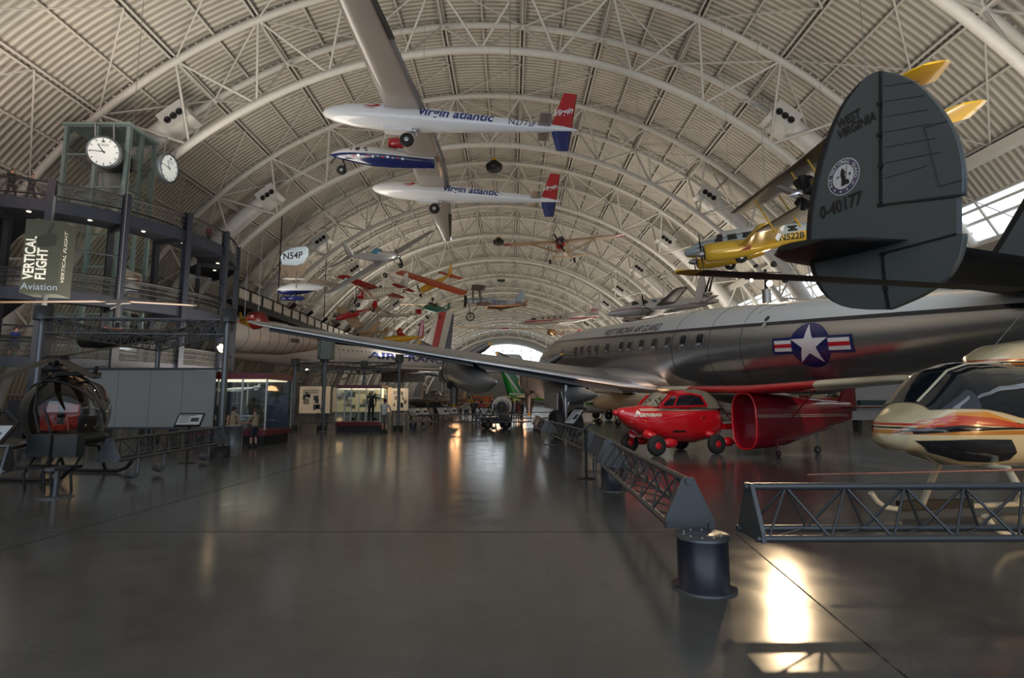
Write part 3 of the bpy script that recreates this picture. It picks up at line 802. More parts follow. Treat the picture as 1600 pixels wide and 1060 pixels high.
# ------------------------------------------------------------------ cream helicopter on the right edge
hp = atz(1398, 776)
hf = V((-.985, -.17, 0))
heli = thing('helicopter', 'cream helicopter with orange, red and brown stripes and dark nose window', 'helicopter', V((6.55, 7.3, .39)), frame(hf), sc=.8)
hcream = (.60, .50, .30)
hb = Fus([(2.44, .98, .03, .03), (2.38, .98, .16, .13), (2.2, 1.02, .38, .27), (1.98, 1.08, .52, .36), (1.7, 1.16, .62, .54), (1.36, 1.26, .68, .75), (1.0, 1.30, .70, .82), (.5, 1.31, .71, .84), (0, 1.31, .71, .84), (-.8, 1.32, .71, .84), (-1.6, 1.33, .68, .82), (-2.4, 1.42, .55, .66), (-3.2, 1.55, .38, .44), (-4.4, 1.65, .2, .22), (-7.2, 1.75, .1, .1)], 32, 2.5)
hpaint = banded('helicopter paint', 'z', [(0, hcream), (1.005, (.42, .16, .02)), (1.075, hcream), (1.09, (.01, .01, .01)), (1.125, hcream), (1.14, (.45, .03, .01)), (1.175, hcream)], 0, 2.4, rough=.22, coat=.6)
hb.build(hpaint, heli, 'fuselage', 4)
S_ = lambda g: (lambda x, z: hb.side(x, z, 1, g))
def hpatch(pts, m, name, g=.012, n=4, par=None, both=True):
    o = None
    for sg in ((1, -1) if both else (1,)):
        q = patch(pts, lambda u, v: hb.side(u, v, sg, g), m, par or heli, name, n)
        o = o or q
    return o
hpatch([(2.3, 1.06), (2.0, 1.2), (1.5, 1.28), (.6, 1.12), (-.1, 1.13), (.6, 1.17), (1.2, 1.36), (1.7, 1.35)], mat('stripe orange', (.60, .24, .02), .25, 0, .05, 2, coat=.5), 'stripe', .008)
hpatch([(2.38, 1.03), (2.1, 1.13), (1.6, 1.21), (.7, 1.12), (.3, 1.13), (.6, 1.165), (1.1, 1.27), (1.7, 1.31), (2.1, 1.22)], mat('stripe red', (.48, .035, .01), .25, 0, .05, 2, coat=.5), 'stripe', .011)
hpatch([(2.4, 1.0), (2.2, 1.1), (1.6, 1.16), (.9, 1.11), (.2, 1.1), (1.0, 1.09), (1.8, 1.06)], black_gloss, 'stripe', .014)
hpatch([(2.18, .92), (1.9, .74), (1.4, .60), (.82, .57), (.62, .62), (.60, .74), (.78, .94), (1.4, .95)], dark_pane, 'chin_window', .014, 5)
ws = mat('helicopter windscreen', (.010, .014, .018), .05, 0, .3, 2, coat=1.)
zl = lambda x: 1.25 + (.1 if x > 1.2 else .1 * max(0, (x - .2)) / 1.0)
rings = []
for x in (1.93, 1.85, 1.78, 1.7, 1.6, 1.5, 1.43, 1.36, 1.27, 1.18, 1.09, 1.0, .88, .75, .63, .5, .38, .25, .12, 0, -.14):
    zc, w_, h_ = hb.sec(x); a0 = math.asin(max(-.95, min(.95, ((zl(x) - zc) / h_)))); rr = []
    for j in range(41):
        a = a0 + (pi - 2 * a0) * j / 40; c_, s_ = cos(a), sin(a); e = 2 / 2.5
        rr.append(V((x, (w_ + .022) * math.copysign(abs(c_) ** e, c_), zc + (h_ + .022) * math.copysign(abs(s_) ** e, s_))))
    rings.append(rr)
b = MB(); b.loft(rings, False, True, False); b.obj('windscreen', ws, heli)
for sg in (1, -1):
    for pts in ([(.0, 1.2), (-.16, 1.5), (-.24, 1.8), (-.2, 2.05), (0, 2.12), (.4, 2.1)],):
        b = MB(); b.path([hb.side(x, z, sg, .02) for x, z in pts], .028, 6); b.obj('window_post', cream, heli)
b = MB(); b.path([hb.side(x, hb.sec(x)[0] + hb.sec(x)[2] * .97, 1, .03) for x in (1.9, 1.7, 1.5, 1.36, 1.0, .6, .2)], .03, 6); b.obj('window_post', cream, heli)
f_ = hpatch([(-.44, 1.62), (-.44, 1.95), (-1.0, 1.95), (-1.0, 1.62)], dark_pane, 'door_window', .014)
f_ = hpatch([(-.42, 1.28), (-.42, 1.55), (-1.0, 1.58), (-1.0, 1.25)], dark_pane, 'door_window', .014)
b = MB(); b.path([hb.side(x, z, 1, .016) for x, z in ((-.38, 1.22), (-.38, 1.6), (-1.04, 1.62), (-1.04, 1.2), (-.38, 1.22))], .02, 4); b.obj('window_frame', cream, heli)
b = MB(); b.path([hb.side(x, z, 1, .01) for x, z in ((.05, 1.18), (.15, 1.0), (.14, .75), (.05, .58))], .006, 4); b.obj('door_seam', grey_dark, heli)
for x, z in ((.32, 1.06), (.4, .87)): patch(ngon(0, 0, .035, 10), lambda u, v: hb.side(x - u, z + v, 1, .016), ink, heli, 'fastener', 1)
lay('N3911Z', hb.fn(.2, .53, 1, .014), ink, heli, .12, shear=.2, bold=.004)
lay('Spirit of Texas', hb.fn(-.5, .68, 1, .014), mat('brown lettering', (.12, .02, .01), .5), heli, .36, shear=.3)
for i, tx in enumerate(('ROSS PEROT, JR.  PILOT', 'J. COBURN  CO-PILOT')):
    lay(tx, lambda u, v: hb.side(-.05 - i * .09 + v - u * .25, 1.25 + u, 1, .014), mat('brown lettering', (.12, .02, .01), .5), heli, .07)
# roof fairing and mast
hr = Fus([(.62, 2.1, .05, .03), (.4, 2.18, .3, .14), (.1, 2.24, .4, .22), (-.5, 2.28, .43, .27), (-1.5, 2.3, .43, .28), (-2.4, 2.2, .35, .22), (-3.1, 2.0, .15, .1)], 20, 2.6)
hr.build(banded('fairing paint', 'z', [(1.9, (.42, .16, .02)), (2.13, (.01, .01, .01)), (2.15, hcream), (2.17, (.42, .03, .01)), (2.19, hcream)], 1.8, 2.8, rough=.25, coat=.5), heli, 'roof_fairing', 2)
b = MB(); b.tube((-.9, 0, 2.5), (-.9, 0, 3.4), .06, n=10); b.box((-.9, 0, 3.38), (.5, .22, .14)); b.lathe([(.2, 2.6), (.12, 2.72), (.09, 2.9)], (-.9, 0, 0)); b.obj('rotor_mast', grey_dark, heli)
bd = (heli.matrix_world.inverted().to_3x3() @ (at(1056, 425, 5.8) - (heli.matrix_world @ V((-.9, 0, 3.42))))); 
L_ = bd.length; bd.normalize(); sd = V((-bd.y, bd.x, 0)).normalized()
blade_brown = mat('rotor blade dark', (.020, .017, .013), .4, 0, .2, 3)
for sg in (1, -1):
    b = MB(); rr = []
    for t in (0, .03, .05, .1, .5, .955, .955, .985, 1.):
        q = V((-.9, 0, 3.42)) + bd * (L_ * t * sg * (1 if sg > 0 else .55)); w = .09 if t < .05 else (.19 if t < .98 else (.16 if t < 1 else .05)); q.z += sg * 0
        rr.append([q + sd * w, q + V((0, 0, .03)), q - sd * w * .9, q - V((0, 0, .015))])
    b.loft(rr[:6], smooth=False); b.cur = 1; b.loft(rr[6:], smooth=False); b.obj('rotor_blade', [blade_brown, yellow_tip], heli)
b = MB(); b.tube((.28, .1, 2.35), (-.55, .1, 3.1), .006, n=5); b.obj('aerial', steel, heli)
# skids
for s in (1, -1):
    b = MB(); b.path([(1.75, s * .98, -.08), (1.65, s * .98, -.22), (1.5, s * .98, -.33), (1.3, s * .98, -.37), (-2.2, s * .98, -.37)], .05, 8); b.obj('skid', cream, heli)
    b = MB(); b.box((.45, s * .98, -.32), (1.5, .12, .16)); b.obj('skid_step', black, heli)
    for x in (.75, -1.3):
        b = MB(); b.path([(x, 0, .5), (x, s * .55, .5), (x, s * .98, -.35)], .055, 8); b.obj('cross_tube', cream, heli)
b = MB(); b.tube((4.0, .35, .45), (.25, .72, .5), .013, n=6); b.obj('pitot_rod', mat('striped rod', (.30, .12, .1), .4, 0, .8, 30), heli)
fl_ = Fus([(.05, .42, .02, .02), (-.05, .42, .12, .13), (-.6, .42, .17, .18), (-1.6, .42, .17, .18), (-1.9, .42, .03, .03)], 14)
b = MB(); b.loft([[p + V((-.35, .72, -.02)) for p in fl_.ring(x)] for x in (.05, -.05, -.3, -.6, -1.6, -1.9)]); b.obj('float_tube', cream, heli)
b = MB(); b.box((-.25, .8, .5), (.14, .1, .1)); b.bar((-.15, .8, .5), (-.4, .8, .38), .04); b.bar((.2, .75, .5), (-1.5, .75, .52), .03); b.obj('sensor_mount', steel, heli)
fin([(1.6, -6.6, 0, .7, .08), (2.9, -7.2, 0, .5, .06)], cream, heli, 'tail_fin')
wings([(0, -5.2, 1.68, .6, .06), (1.0, -5.3, 1.68, .5, .05)], cream, heli, 'tailplane')
# ------------------------------------------------------------------ aircraft hung in the vault
def cables(root, pts, y=None):
    R = root.matrix_world
    inv = R.inverted()
    for p in pts:
        a = R @ V(p); x = a.x - XC; top = V((a.x, a.y, ZC + sqrt((RU - .4) ** 2 - x * x)))
        b = MB(); b.tube(V(p), inv @ top, .013 / max(.3, R.to_scale()[0]), n=4, cap=False, smooth=False); b.obj('suspension_cable', steel, root)

# -- twin-boom record aircraft
gfR = frame(V((-1, 0, .075)))
gf = thing('twin_boom_aircraft', 'long-winged white twin-boom aircraft with blue centre pod and red fin tips', 'airplane', V((-8.6, 27.8, 14.65)), gfR)
boom = Fus([(0, 0, .03, .03), (-.15, 0, .2, .2), (-.6, 0, .36, .36), (-1.4, 0, .5, .5), (-2.6, 0, .57, .57), (-4.2, -.0, .55, .56), (-6, .0, .44, .46), (-8, .02, .32, .34), (-9.6, .03, .22, .24), (-10.9, .03, .12, .14), (-11.6, .03, .03, .03)], 24)
pod = Fus([(1.1, .0, .04, .04), (.95, .02, .16, .12), (.5, .06, .36, .26), (-.2, .08, .5, .4), (-1.2, .06, .56, .5), (-2.4, .0, .5, .46), (-3.6, -.02, .4, .38), (-4.5, 0, .34, .34)], 24)
podpaint = banded('pod paint', 'z', [(-.6, (.012, .02, .10)), (.0, (.70, .70, .72))], -.6, .6, rough=.16, coat=.5)
pod.build(podpaint, gf, 'centre_pod', 2)
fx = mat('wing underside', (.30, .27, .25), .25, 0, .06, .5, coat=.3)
for sg in (1, -1):
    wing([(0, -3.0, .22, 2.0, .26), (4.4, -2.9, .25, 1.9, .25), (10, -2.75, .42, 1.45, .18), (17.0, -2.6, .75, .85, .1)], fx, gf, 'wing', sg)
    b = MB(); b.bar((-4.25, sg * 9.4, .37), (-3.5, sg * 15.5, .64), .16, .05); b.obj('aileron', black, gf)
for y, reg in ((4.4, True), (-4.4, False)):
    b = MB(); b.loft([[p + V((0, y, 0)) for p in boom.ring(x)] for x in (0, -.06, -.15, -.35, -.6, -1, -1.4, -2, -2.6, -3.4, -4.2, -5, -6, -7, -8, -9, -9.6, -10.3, -10.9, -11.3, -11.6)])
    bo = b.obj('boom', white_gloss, gf)
    bf = lambda x0, z0: (lambda u, v: boom.side(x0 - u, z0 + v, 1, .012) + V((0, y, 0)))
    lay('virgin atlantic', bf(-4.42, -.03), ink_blue, bo, .62, shear=.25, bold=.012, sx=1.0)
    if reg: lay('N277SF', bf(-8.45, -.06), ink, bo, .46, sx=.85)
    for poly in ([(-1.9, .30), (-2.3, .18), (-2.6, .2), (-2.75, .34), (-2.5, .26), (-2.25, .27)], [(-2.3, .36), (-2.75, .26), (-2.6, .38)], [(-2.0, .14), (-2.5, .1), (-2.5, .12), (-2.0, .16)]):
        patch(poly, lambda u, v: boom.side(u, v, 1, .012) + V((0, y, 0)), ink_red, bo, 'red_emblem', 2)
    f = fin([(.05, -10.35, y, 1.0, .12), (1.75, -10.85, y, .62, .08)], red_paint, gf, 'tail_fin', rnd=False)
    fin([(.05, -10.35, y, 1.0, .12), (-1.0, -10.7, y, .55, .08)], navy_paint, gf, 'ventral_fin', rnd=False)
    ff = lambda u, v: V((-10.42 - u * .9, y + .075, .55 + v + u * .25))
    lay('Virgin', ff, ink_white, f, .42, shear=.35, bold=.008)
    for s2 in (1, -1):
        wing([(0, -9.75, .05, .62, .08), (1.25, -9.85, .06, .5, .06)], fx, gf, 'tailplane', s2, rnd=False).location = (0, y, 0)
    # main wheels on their short legs
    b = MB(); b.box((-3.6, y - .05, -.62), (1.5, .5, .06)); b.box((-3.5, y + .2, -.58), (1.3, .04, .2)); b.obj('gear_door', white_gloss, bo)
    b = MB(); b.path([(-4.1, y, -.4), (-4.3, y + .04, -.8), (-4.0, y + .08, -1.02)], .06, 8); b.tube((-4.1, y - .1, -.5), (-4.0, y + .02, -.95), .03, n=6); b.obj('gear_leg', steel, bo)
    wheel(gf, (-3.95, y + .1, -1.05), .32, .2, rubber, alu)
eng = Fus([(-1.9, .9, .1, .1), (-1.95, .9, .28, .26), (-2.4, .9, .33, .31), (-3.2, .9, .33, .31), (-4.0, .89, .27, .26), (-4.1, .89, .2, .2)], 18)
eo = eng.build(red_paint, gf, 'jet_engine', 2)
b = MB(); b.box((-3.0, 0, .55), (1.2, .14, .5)); b.obj('engine_pylon', white_gloss, eo)
b = MB(); b.lathe([(.26, 0), (.2, .14)], (-4.07, 0, .89), (-1, 0, 0), 14); b.obj('jet_pipe', black, eo)
for x, z, r in ((-.45, .24, .13), (-.85, .3, .09), (-.95, .14, .05), (-.1, .2, .05)):
    patch(ngon(0, 0, r, 14), lambda u, v: pod.side(x + u, z + v, 1, .012), dark_pane, gf, 'porthole', 2)
lgo = random.Random(3)
for i in range(12):
    x = .0 - i * .26; patch(ngon(0, 0, .03 + .015 * (i % 3), 8), lambda u, v: pod.side(x + u * 1.3, -.12 - .03 * (i % 2) + v, 1, .012), [ink_white, ink_red, steel][i % 3], gf, 'sponsor_mark', 1)
b = MB(); b.path([(.5, 0, -.1), (.25, 0, -.6), (.4, 0, -.82)], .04, 8); b.tube((.8, 0, -.05), (1.05, 0, -.5), .03); b.obj('nose_gear_leg', black, gf)
wheel(gf, (.4, .08, -.85), .26, .15, rubber, alu, name='nose_wheel')
cables(gf, [(-3, 4.4, .5), (-8.5, 4.4, .2), (-3, -4.4, .5), (-8.5, -4.4, .2), (-2.5, 0, .4)])

# -- smaller craft: one maker for the straight-forward ones
def craft(name, label, pos, fwd, up, L, span, chord, c_body, c_wing, wz='low', nose='prop', gear='tail', dihed=.05, fat=.5, finh=1.3, c_tail=None, c_fin=None, glassy=dark_pane, cab=(.30, .52), swp=0., bl=2, tip=None, strut=None, taper=.7, hang=True, group=None, wx=.30, secs=None, cat='airplane', spin=.4):
    t = thing(name, label, cat, pos, frame(V(fwd), V(up)), group)
    f = fat
    q = Fus(secs or [(0, 0, f * .25, f * .25), (-.03 * L, 0, f * .62, f * .6), (-.12 * L, 0, f * .85, f * .85), (-.3 * L, .02, f, f), (-.45 * L, .03, f * .95, f), (-.6 * L, .05, f * .62, f * .72), (-.85 * L, .1, f * .25, f * .34), (-.98 * L, .14, f * .07, f * .16)], 16)
    q.build(c_body, t, sub=2)
    z = {'low': -f * .75, 'high': f * 1.05, 'mid': 0., 'parasol': f * 1.9}[wz]
    x0 = -wx * L + chord * .4
    st = [(0, x0, z, chord, chord * .13), (span * .25, x0 - swp * .25 * span, z + dihed * span * .25, chord * (1 + taper) / 2, chord * .11), (span * .47, x0 - swp * span * .47, z + dihed * span * .47, chord * taper, chord * .08)]
    ws_ = wings(st, c_wing, t)
    if tip:
        for w_, sg in zip(ws_, (1, -1)):
            wing([(span * .44, x0 - swp * span * .44 + .02, z + dihed * span * .44, chord * taper * 1.02, chord * .09), (span * .475, x0 - swp * span * .475 + .02, z + dihed * span * .475, chord * taper, chord * .085)], tip, w_, 'wing_tip', sg)
    wings([(0, -.84 * L, .12, chord * .62, .08), (span * .16, -.87 * L, .13, chord * .42, .05)], c_tail or c_wing, t, 'tailplane')
    fin([(0, -.82 * L, 0, chord * .7, .1), (finh * .6, -.875 * L, 0, chord * .55, .08), (finh, -.92 * L, 0, chord * .34, .05)], c_fin or c_body, t, 'tail_fin')
    if cab:
        a, b_ = cab; cp = Fus([(-a * L, f * .75, f * .25, f * .1), (-(a + .04) * L, f * .85, f * .6, f * .55), (-(a + b_) / 2 * L, f * .9, f * .68, f * .75), (-b_ * L, f * .8, f * .3, f * .2)], 12)
        cp.build(glassy, t, 'canopy', 2)
    if nose == 'prop': prop(t, (f * .15, 0, 0), chord * .65, bl, spin, black, steel, None, f * .28, .09)
    if gear:
        gx = -.2 * L if gear == 'tail' else -.36 * L; gz = -f - .75
        for s in (1, -1):
            b = MB(); b.tube((gx, s * f * .6, -f * .7), (gx + .1, s * (f + .45), gz), .045, n=6); b.obj('gear_leg', c_body, t)
            wheel(t, (gx + .1, s * (f + .52), gz), .22, .14, rubber, steel)
        if gear == 'nose':
            b = MB(); b.tube((-.06 * L, 0, -f * .5), (-.05 * L, 0, gz), .045, n=6); b.obj('gear_leg', steel, t); wheel(t, (-.05 * L, .07, gz), .2, .12, rubber, steel, name='nose_wheel')
        else: wheel(t, (-.93 * L, 0, -.25), .1, .08, rubber, steel, name='tail_wheel')
    if strut:
        for s in (1, -1):
            tubes(t, 'wing_strut', [(V((x0 - chord * k, s * f * .8, -f * .7)), V((x0 - chord * k, s * span * .27, z + dihed * span * .27 - .05))) for k in (.2, .6)], .045, strut)
    if hang: cables(t, [(x0 - .1, .0, max(z, f * .8)), (-.8 * L, 0, .3)])
    t['_'] = 0; del t['_']
    return t, q
silver = mat('polished aluminium', (.62, .63, .65), .32, .7, .08, 1.5)
tan_fab = mat('tan fabric', (.50, .36, .22), .5, 0, .06, 2)
brown_fab = mat('brown fabric', (.17, .13, .10), .55, 0, .1, 2)
off_white = mat('off-white fabric', (.62, .58, .52), .45, 0, .06, 2)
pale_blue = mat('pale blue paint', (.38, .47, .55), .35, 0, .06, 2)
green_p = mat('green paint', (.03, .17, .12), .3, 0, .08, 2)
red_fab = mat('red fabric', (.33, .03, .02), .4, 0, .08, 2)
copper = mat('copper skin', (.50, .27, .15), .22, .85, .08, 2)
blue_canopy = mat('blue canopy', (.05, .16, .26), .08, 0, .2, 2, coat=.6)
us_white = mat('us white', (.62, .58, .55), .3, 0, .04, 2)

# silver low-wing kit aircraft, banked
t, q = craft('light_aircraft', 'silver low-wing aircraft banked steeply, blue canopy, long tapering wings', *pose((622, 401, 43.6), (530, 403, 47.2), (545, 447, 42.5), (663, 358, 52.5))[:3], 6.0, 14.0, 1.35, silver, mat('silver wing', (.36, .37, .39), .3, .6, .1, 1), 'low', 'prop', 'tail', .02, .48, 1.35, glassy=blue_canopy, cab=(.26, .48), taper=.55, spin=.2)
b = MB(); b.loft([[q.side(x, .12, 1, .01), q.side(x, .2, 1, .01)] for x in (-.3, -1, -2, -3, -4, -5)], False, True, False); b.obj('black_stripe', ink, t)
# red and white high-wing
rw = banded('red white body', 'x', [(-6, (.60, .55, .44)), (-1.1, (.36, .02, .02))], -6, .5, rough=.3)
t, q = craft('light_aircraft', 'red and white high-wing aircraft showing a flag on its nose and rows of black marks', *pose((559, 463, 52), (645, 450, 49), (597, 455, 51), (566, 433, 46.6))[:3], 6.0, 8.2, 1.5, rw, red_fab, 'high', 'prop', 'tail', .02, .5, 1.4, c_tail=red_fab, c_fin=off_white, cab=(.2, .42), strut=red_fab, taper=.9)
for k in range(3):
    for j in range(8): patch([(-.06, -.035), (.06, -.035), (.06, .035), (-.06, .035)], lambda u, v: q.side(-2.4 - j * .3 - u, .32 - k * .17 + v, 1, .012), ink, t, 'black_mark', 1)
patch([(-.3, -.2), (.3, -.2), (.3, .2), (-.3, .2)], lambda u, v: q.side(-.5 - u, .05 + v, 1, .015), ink_white, t, 'flag', 2)
for k in range(3): patch([(-.3, -.2 + k * .14), (.3, -.2 + k * .14), (.3, -.14 + k * .14), (-.3, -.14 + k * .14)], lambda u, v: q.side(-.5 - u, .05 + v, 1, .02), ink_red, t, 'flag', 1)
patch([(-.3, 0), (0, 0), (0, .2), (-.3, .2)], lambda u, v: q.side(-.5 + u * -1 - .0, .05 + v, 1, .025), ink_blue, t, 'flag', 1)
# yellow and red parasol
t, q = craft('light_aircraft', 'bright yellow small aircraft with red wings and tail, black side line', *pose((656, 455, 60), (711, 428, 64), (617, 416, 64), (712, 459, 58))[:3], 5.6, 10.2, 1.35, yellow, orange_red, 'high', 'prop', 'tail', .0, .42, 1.35, c_tail=orange_red, c_fin=yellow, cab=None, taper=.95)
b = MB(); b.loft([[q.side(x, .0, 1, .01), q.side(x, .05, 1, .01)] for x in (-.3, -1, -2, -3, -4, -5)], False, True, False); b.obj('black_stripe', ink, t)
# red low-wing with tan wings
t, q = craft('light_aircraft', 'small dark red low-wing aircraft with tan wings and white registration', *pose((525, 498, 58), (589, 483, 60), (526, 482, 60), (557, 501, 57))[:3], 4.6, 6.4, 1.3, red_paint, tan_fab, 'low', 'prop', None, .05, .36, .9, c_tail=tan_fab, c_fin=red_paint, cab=(.3, .5), taper=.8)
lay('N3125C', q.fn(-2.5, -.06, 1, .012), ink_white, t, .34, bold=.01)
# green glider
t, q = craft('glider', 'green cabin sport plane with long tan wings, three dark wheels', at(664, 480, 74), (-.45, -.86, -.05), (.1, .1, 1), 6.2, 11.5, 1.3, green_p, tan_fab, 'high', None, 'nose', .04, .55, 1.1, c_tail=tan_fab, cab=(.12, .38), taper=.8, strut=green_p)
# white glider with red tail panel
t, q = craft('glider', 'slim white glider fuselage with a red square tail panel, no engine', at(590, 494, 66), (-.97, .2, .02), (0, 0, 1), 5.6, 9.0, .7, off_white, off_white, 'high', None, None, .03, .24, .3, cab=(.1, .3), taper=.7, glassy=off_white)
b = MB(); b.box((-5.3, 0, .45), (.75, .06, .62)); o = b.obj('tail_panel', red_paint, t)
# tan canard / pusher
t, q = craft('light_aircraft', 'small tan aircraft with a swept upright wing, over the walkway', at(558, 520, 72), (-.95, .1, .0), (.3, -.6, .8), 4.2, 6.5, 1.2, tan_fab, tan_fab, 'low', None, None, .05, .3, .6, cab=None, swp=.3, taper=.6)
# red yellow aerobatic biplane
t, q = craft('aerobatic_biplane', 'yellow and red aerobatic biplane with a tall red tail fin', at(598, 531, 60), (-1, -.1, -.05), (0, -.1, 1), 4.6, 5.6, 1.0, yellow, yellow, 'low', None, None, .0, .4, 1.9, c_tail=red_paint, c_fin=red_paint, cab=(.42, .56), glassy=red_paint, taper=.9)
wings([(0, -.9, .95, 1.0, .12), (2.6, -.9, .95, .9, .1)], yellow, t, 'upper_wing')
b = MB(); b.ell((-1.9, 0, .75), (.35, .25, .5), 10, 6); b.obj('pilot_headrest', red_paint, t)
# tricolour tail far off belongs to the delta airliner (built with it)

# silver-blue two-seat biplane with dark wings and letters
t, q = craft('biplane', 'pale blue biplane with dark square wings, black radial engine and spoked wheels', at(727, 471, 58), (-.985, -.1, .03), (.05, -.14, 1), 6.4, 8.2, 1.5, mat('biplane skin', (.50, .53, .57), .3, .2, .05, 2), brown_fab, 'low', 'prop', None, .04, .46, 1.3, c_tail=brown_fab, c_fin=pale_blue, cab=None, taper=1., wx=.28)
wings([(0, -.55, 1.25, 1.5, .14), (3.8, -.55, 1.5, 1.5, .12)], brown_fab, t, 'upper_wing')
for s in (1, -1):
    for y in (.6, 2.9): tubes(t, 'wing_strut', [(V((-.8, s * y, -.3 + y * .04)), V((-.8, s * y, 1.25 + y * .06))), (V((-1.7, s * y, -.3 + y * .04)), V((-1.5, s * y, 1.25 + y * .06)))], .035, brown_fab)
b = MB()
for k in range(7):
    a = 2 * pi * k / 7; b.tube((.0, .18 * cos(a), .18 * sin(a)), (.0, .62 * cos(a), .62 * sin(a)), .13, .15, 8)
b.obj('radial_engine', black, t)
for s in (1, -1):
    b = MB(); b.path([V((-.6 + .42 * cos(a * pi / 10), s * .7, -1.65 + .42 * sin(a * pi / 10))) for a in range(20)], .05, 6, closed=True)
    for a in range(6): b.tube((-.6, s * .7, -1.65), (-.6 + .42 * cos(a * pi / 3), s * .7, -1.65 + .42 * sin(a * pi / 3)), .012, n=4)
    b.obj('spoked_wheel', black, t)
    tubes(t, 'gear_leg', [(V((-.4, s * .35, -.3)), V((-.6, s * .7, -1.65))), (V((-1.4, s * .35, -.3)), V((-.6, s * .7, -1.65)))], .035, brown_fab)
patch([(-.3, -.26), (.3, -.26), (0, .3)], lambda u, v: q.side(-2.35 - u, .03 + v, 1, .012), ink, t, 'triangle_emblem', 2)
patch([(-.2, -.2), (.1, -.2), (-.05, .15)], lambda u, v: q.side(-2.4 - u, .03 + v, 1, .02), yellow, t, 'triangle_emblem', 2)
for k in range(19):
    u0, v0 = (2.85 + .18 * k, .12) if k < 10 else (3.05 + .18 * (k - 10), -.16); hh_ = .07 + .02 * (k % 3)
    patch([(-.06, -hh_), (.05, -hh_ + .03 * (k % 2)), (.06, hh_), (-.04, hh_ - .02 * (k % 2))], lambda u, v: q.side(-u0 - u, v0 + v, 1, .012), ink_blue, t, 'painted_letter', 1)
# copper pod plane behind it
t, q = craft('vintage_aircraft', 'copper-skinned fuselage hanging just behind the pale blue biplane', at(758, 479, 82), (-.99, .1, 0), (0, 0, 1), 6.6, 9, 1.2, copper, brown_fab, 'mid', None, None, .0, .52, .7, cab=None)
# tan high-wing seen nose-on
t, q = craft('light_aircraft', 'tan high-wing aircraft with a red nose seen head-on, red wing tips', *pose((874, 380, 45), (891, 402, 51), (788, 377, 47), (968, 364, 45))[:3], 7.0, 10.6, 1.5, banded('tan red nose', 'x', [(-8, (.52, .38, .24)), (-.55, (.42, .015, .02))], -8, .5, rough=.3), tan_fab, 'high', 'prop', 'tail', .02, .55, 1.2, c_tail=tan_fab, cab=(.07, .3), tip=red_paint, strut=tan_fab, taper=.95, spin=.5)
for s in (.22, -.22): patch(ngon(0, 0, .15, 10), lambda u, v: V((.02, s + u, .14 + v)), black, t, 'intake', 1)
# white business jet
t, q = craft('business_jet', 'white business jet with red cheat line, hanging left of the twin turboprop', at(811, 504, 84), (-.985, .12, -.05), (.03, -.1, 1), 13.0, 11.5, 2.2, us_white, us_white, 'low', None, None, .04, .8, 2.6, c_tail=us_white, cab=None, swp=.12, taper=.5, wx=.52,
             secs=[(0, -.1, .03, .03), (-.8, -.08, .3, .26), (-2, 0, .6, .55), (-3.2, .05, .78, .76), (-7.5, .05, .8, .8), (-10, .15, .55, .58), (-12.2, .28, .22, .25), (-12.8, .3, .05, .05)])
for s in (1, -1):
    n = Fus([(-7.4, .55, .3, .3), (-7.5, .55, .38, .38), (-9.4, .55, .38, .38), (-10.2, .5, .24, .24)], 14)
    b = MB(); b.loft([[p + V((0, s * 1.1, 0)) for p in n.ring(x)] for x in (-7.4, -7.5, -8.4, -9.4, -10.2)]); b.obj('jet_engine', us_white, t)
    b = MB(); b.ell((-6.8, s * 5.6, -.5), (1.7, .26, .26), 10, 6); b.obj('tip_tank', us_white, t)
b = MB(); b.loft([[q.side(x, -.1, 1, .012), q.side(x, .06, 1, .012)] for x in (-1, -2, -3.2, -5, -7.5, -9, -10, -12)], False, True, False); b.obj('red_stripe', ink_red, t)
for k in range(4): patch(ngon(0, 0, .16, 8), lambda u, v: q.side(-3.8 - k * .9 - u, .35 + v, 1, .012), dark_pane, t, 'window', 1)
patch([(-.5, -.18), (.4, -.14), (.3, .12), (-.4, .14)], lambda u, v: q.side(-2.4 - u, .36 + v, 1, .012), dark_pane, t, 'windscreen', 2)
lay('N802L', lambda u, v: V((-11.1 - u * .9 - v * .2, .12, .95 + v)), ink_red, t, .5, bold=.012)
wings([(0, -11.8, 2.5, 1.0, .1), (1.9, -12.4, 2.55, .6, .07)], us_white, t, 'high_tailplane')
# twin turboprop above the airliner
t, q = craft('twin_turboprop', 'white twin turboprop with cross-shaped striped tail, just above the big airliner', *pose((946, 489, 43), (1116, 474, 45), (1000, 494, 43.5), (1034, 468, 39))[:3], 9.6, 11.0, 1.8, banded('turboprop paint', 'z', [(-2, (.58, .54, .51)), (-.04, (.2, .02, .03)), (.03, (.60, .57, .54))], -2, 2, rough=.25, coat=.4), mat('turboprop wing', (.26, .22, .19), .35), 'low', None, None, .09, .68, 2.3, c_tail=us_white, c_fin=us_white, cab=None, taper=.62, wx=.42,
             secs=[(0, -.15, .04, .04), (-.5, -.12, .25, .22), (-1.5, -.05, .5, .45), (-2.4, .1, .64, .64), (-3.2, .16, .68, .72), (-6, .16, .68, .7), (-8, .15, .42, .45), (-10.2, .18, .1, .14)])
for s in (1, -1):
    n = Fus([(-2.5, -.3, .16, .16), (-2.7, -.3, .3, .3), (-4.6, -.3, .34, .34), (-6.2, -.3, .08, .1)], 14)
    b = MB(); b.loft([[p + V((0, s * 1.9, 0)) for p in n.ring(x)] for x in (-2.5, -2.7, -3.6, -4.6, -5.4, -6.2)]); b.obj('engine_nacelle', us_white, t)
    prop(t, (-2.45, s * 1.9, -.3), 1.05, 3, .0, black, steel, None, .16, .1)
for k in range(4): patch(ngon(0, 0, .2, 10), lambda u, v: q.side(-3.3 - k * .8 - u, .45 + v, 1, .012), [dark_pane, blue_canopy][k % 2], t, 'window', 1)
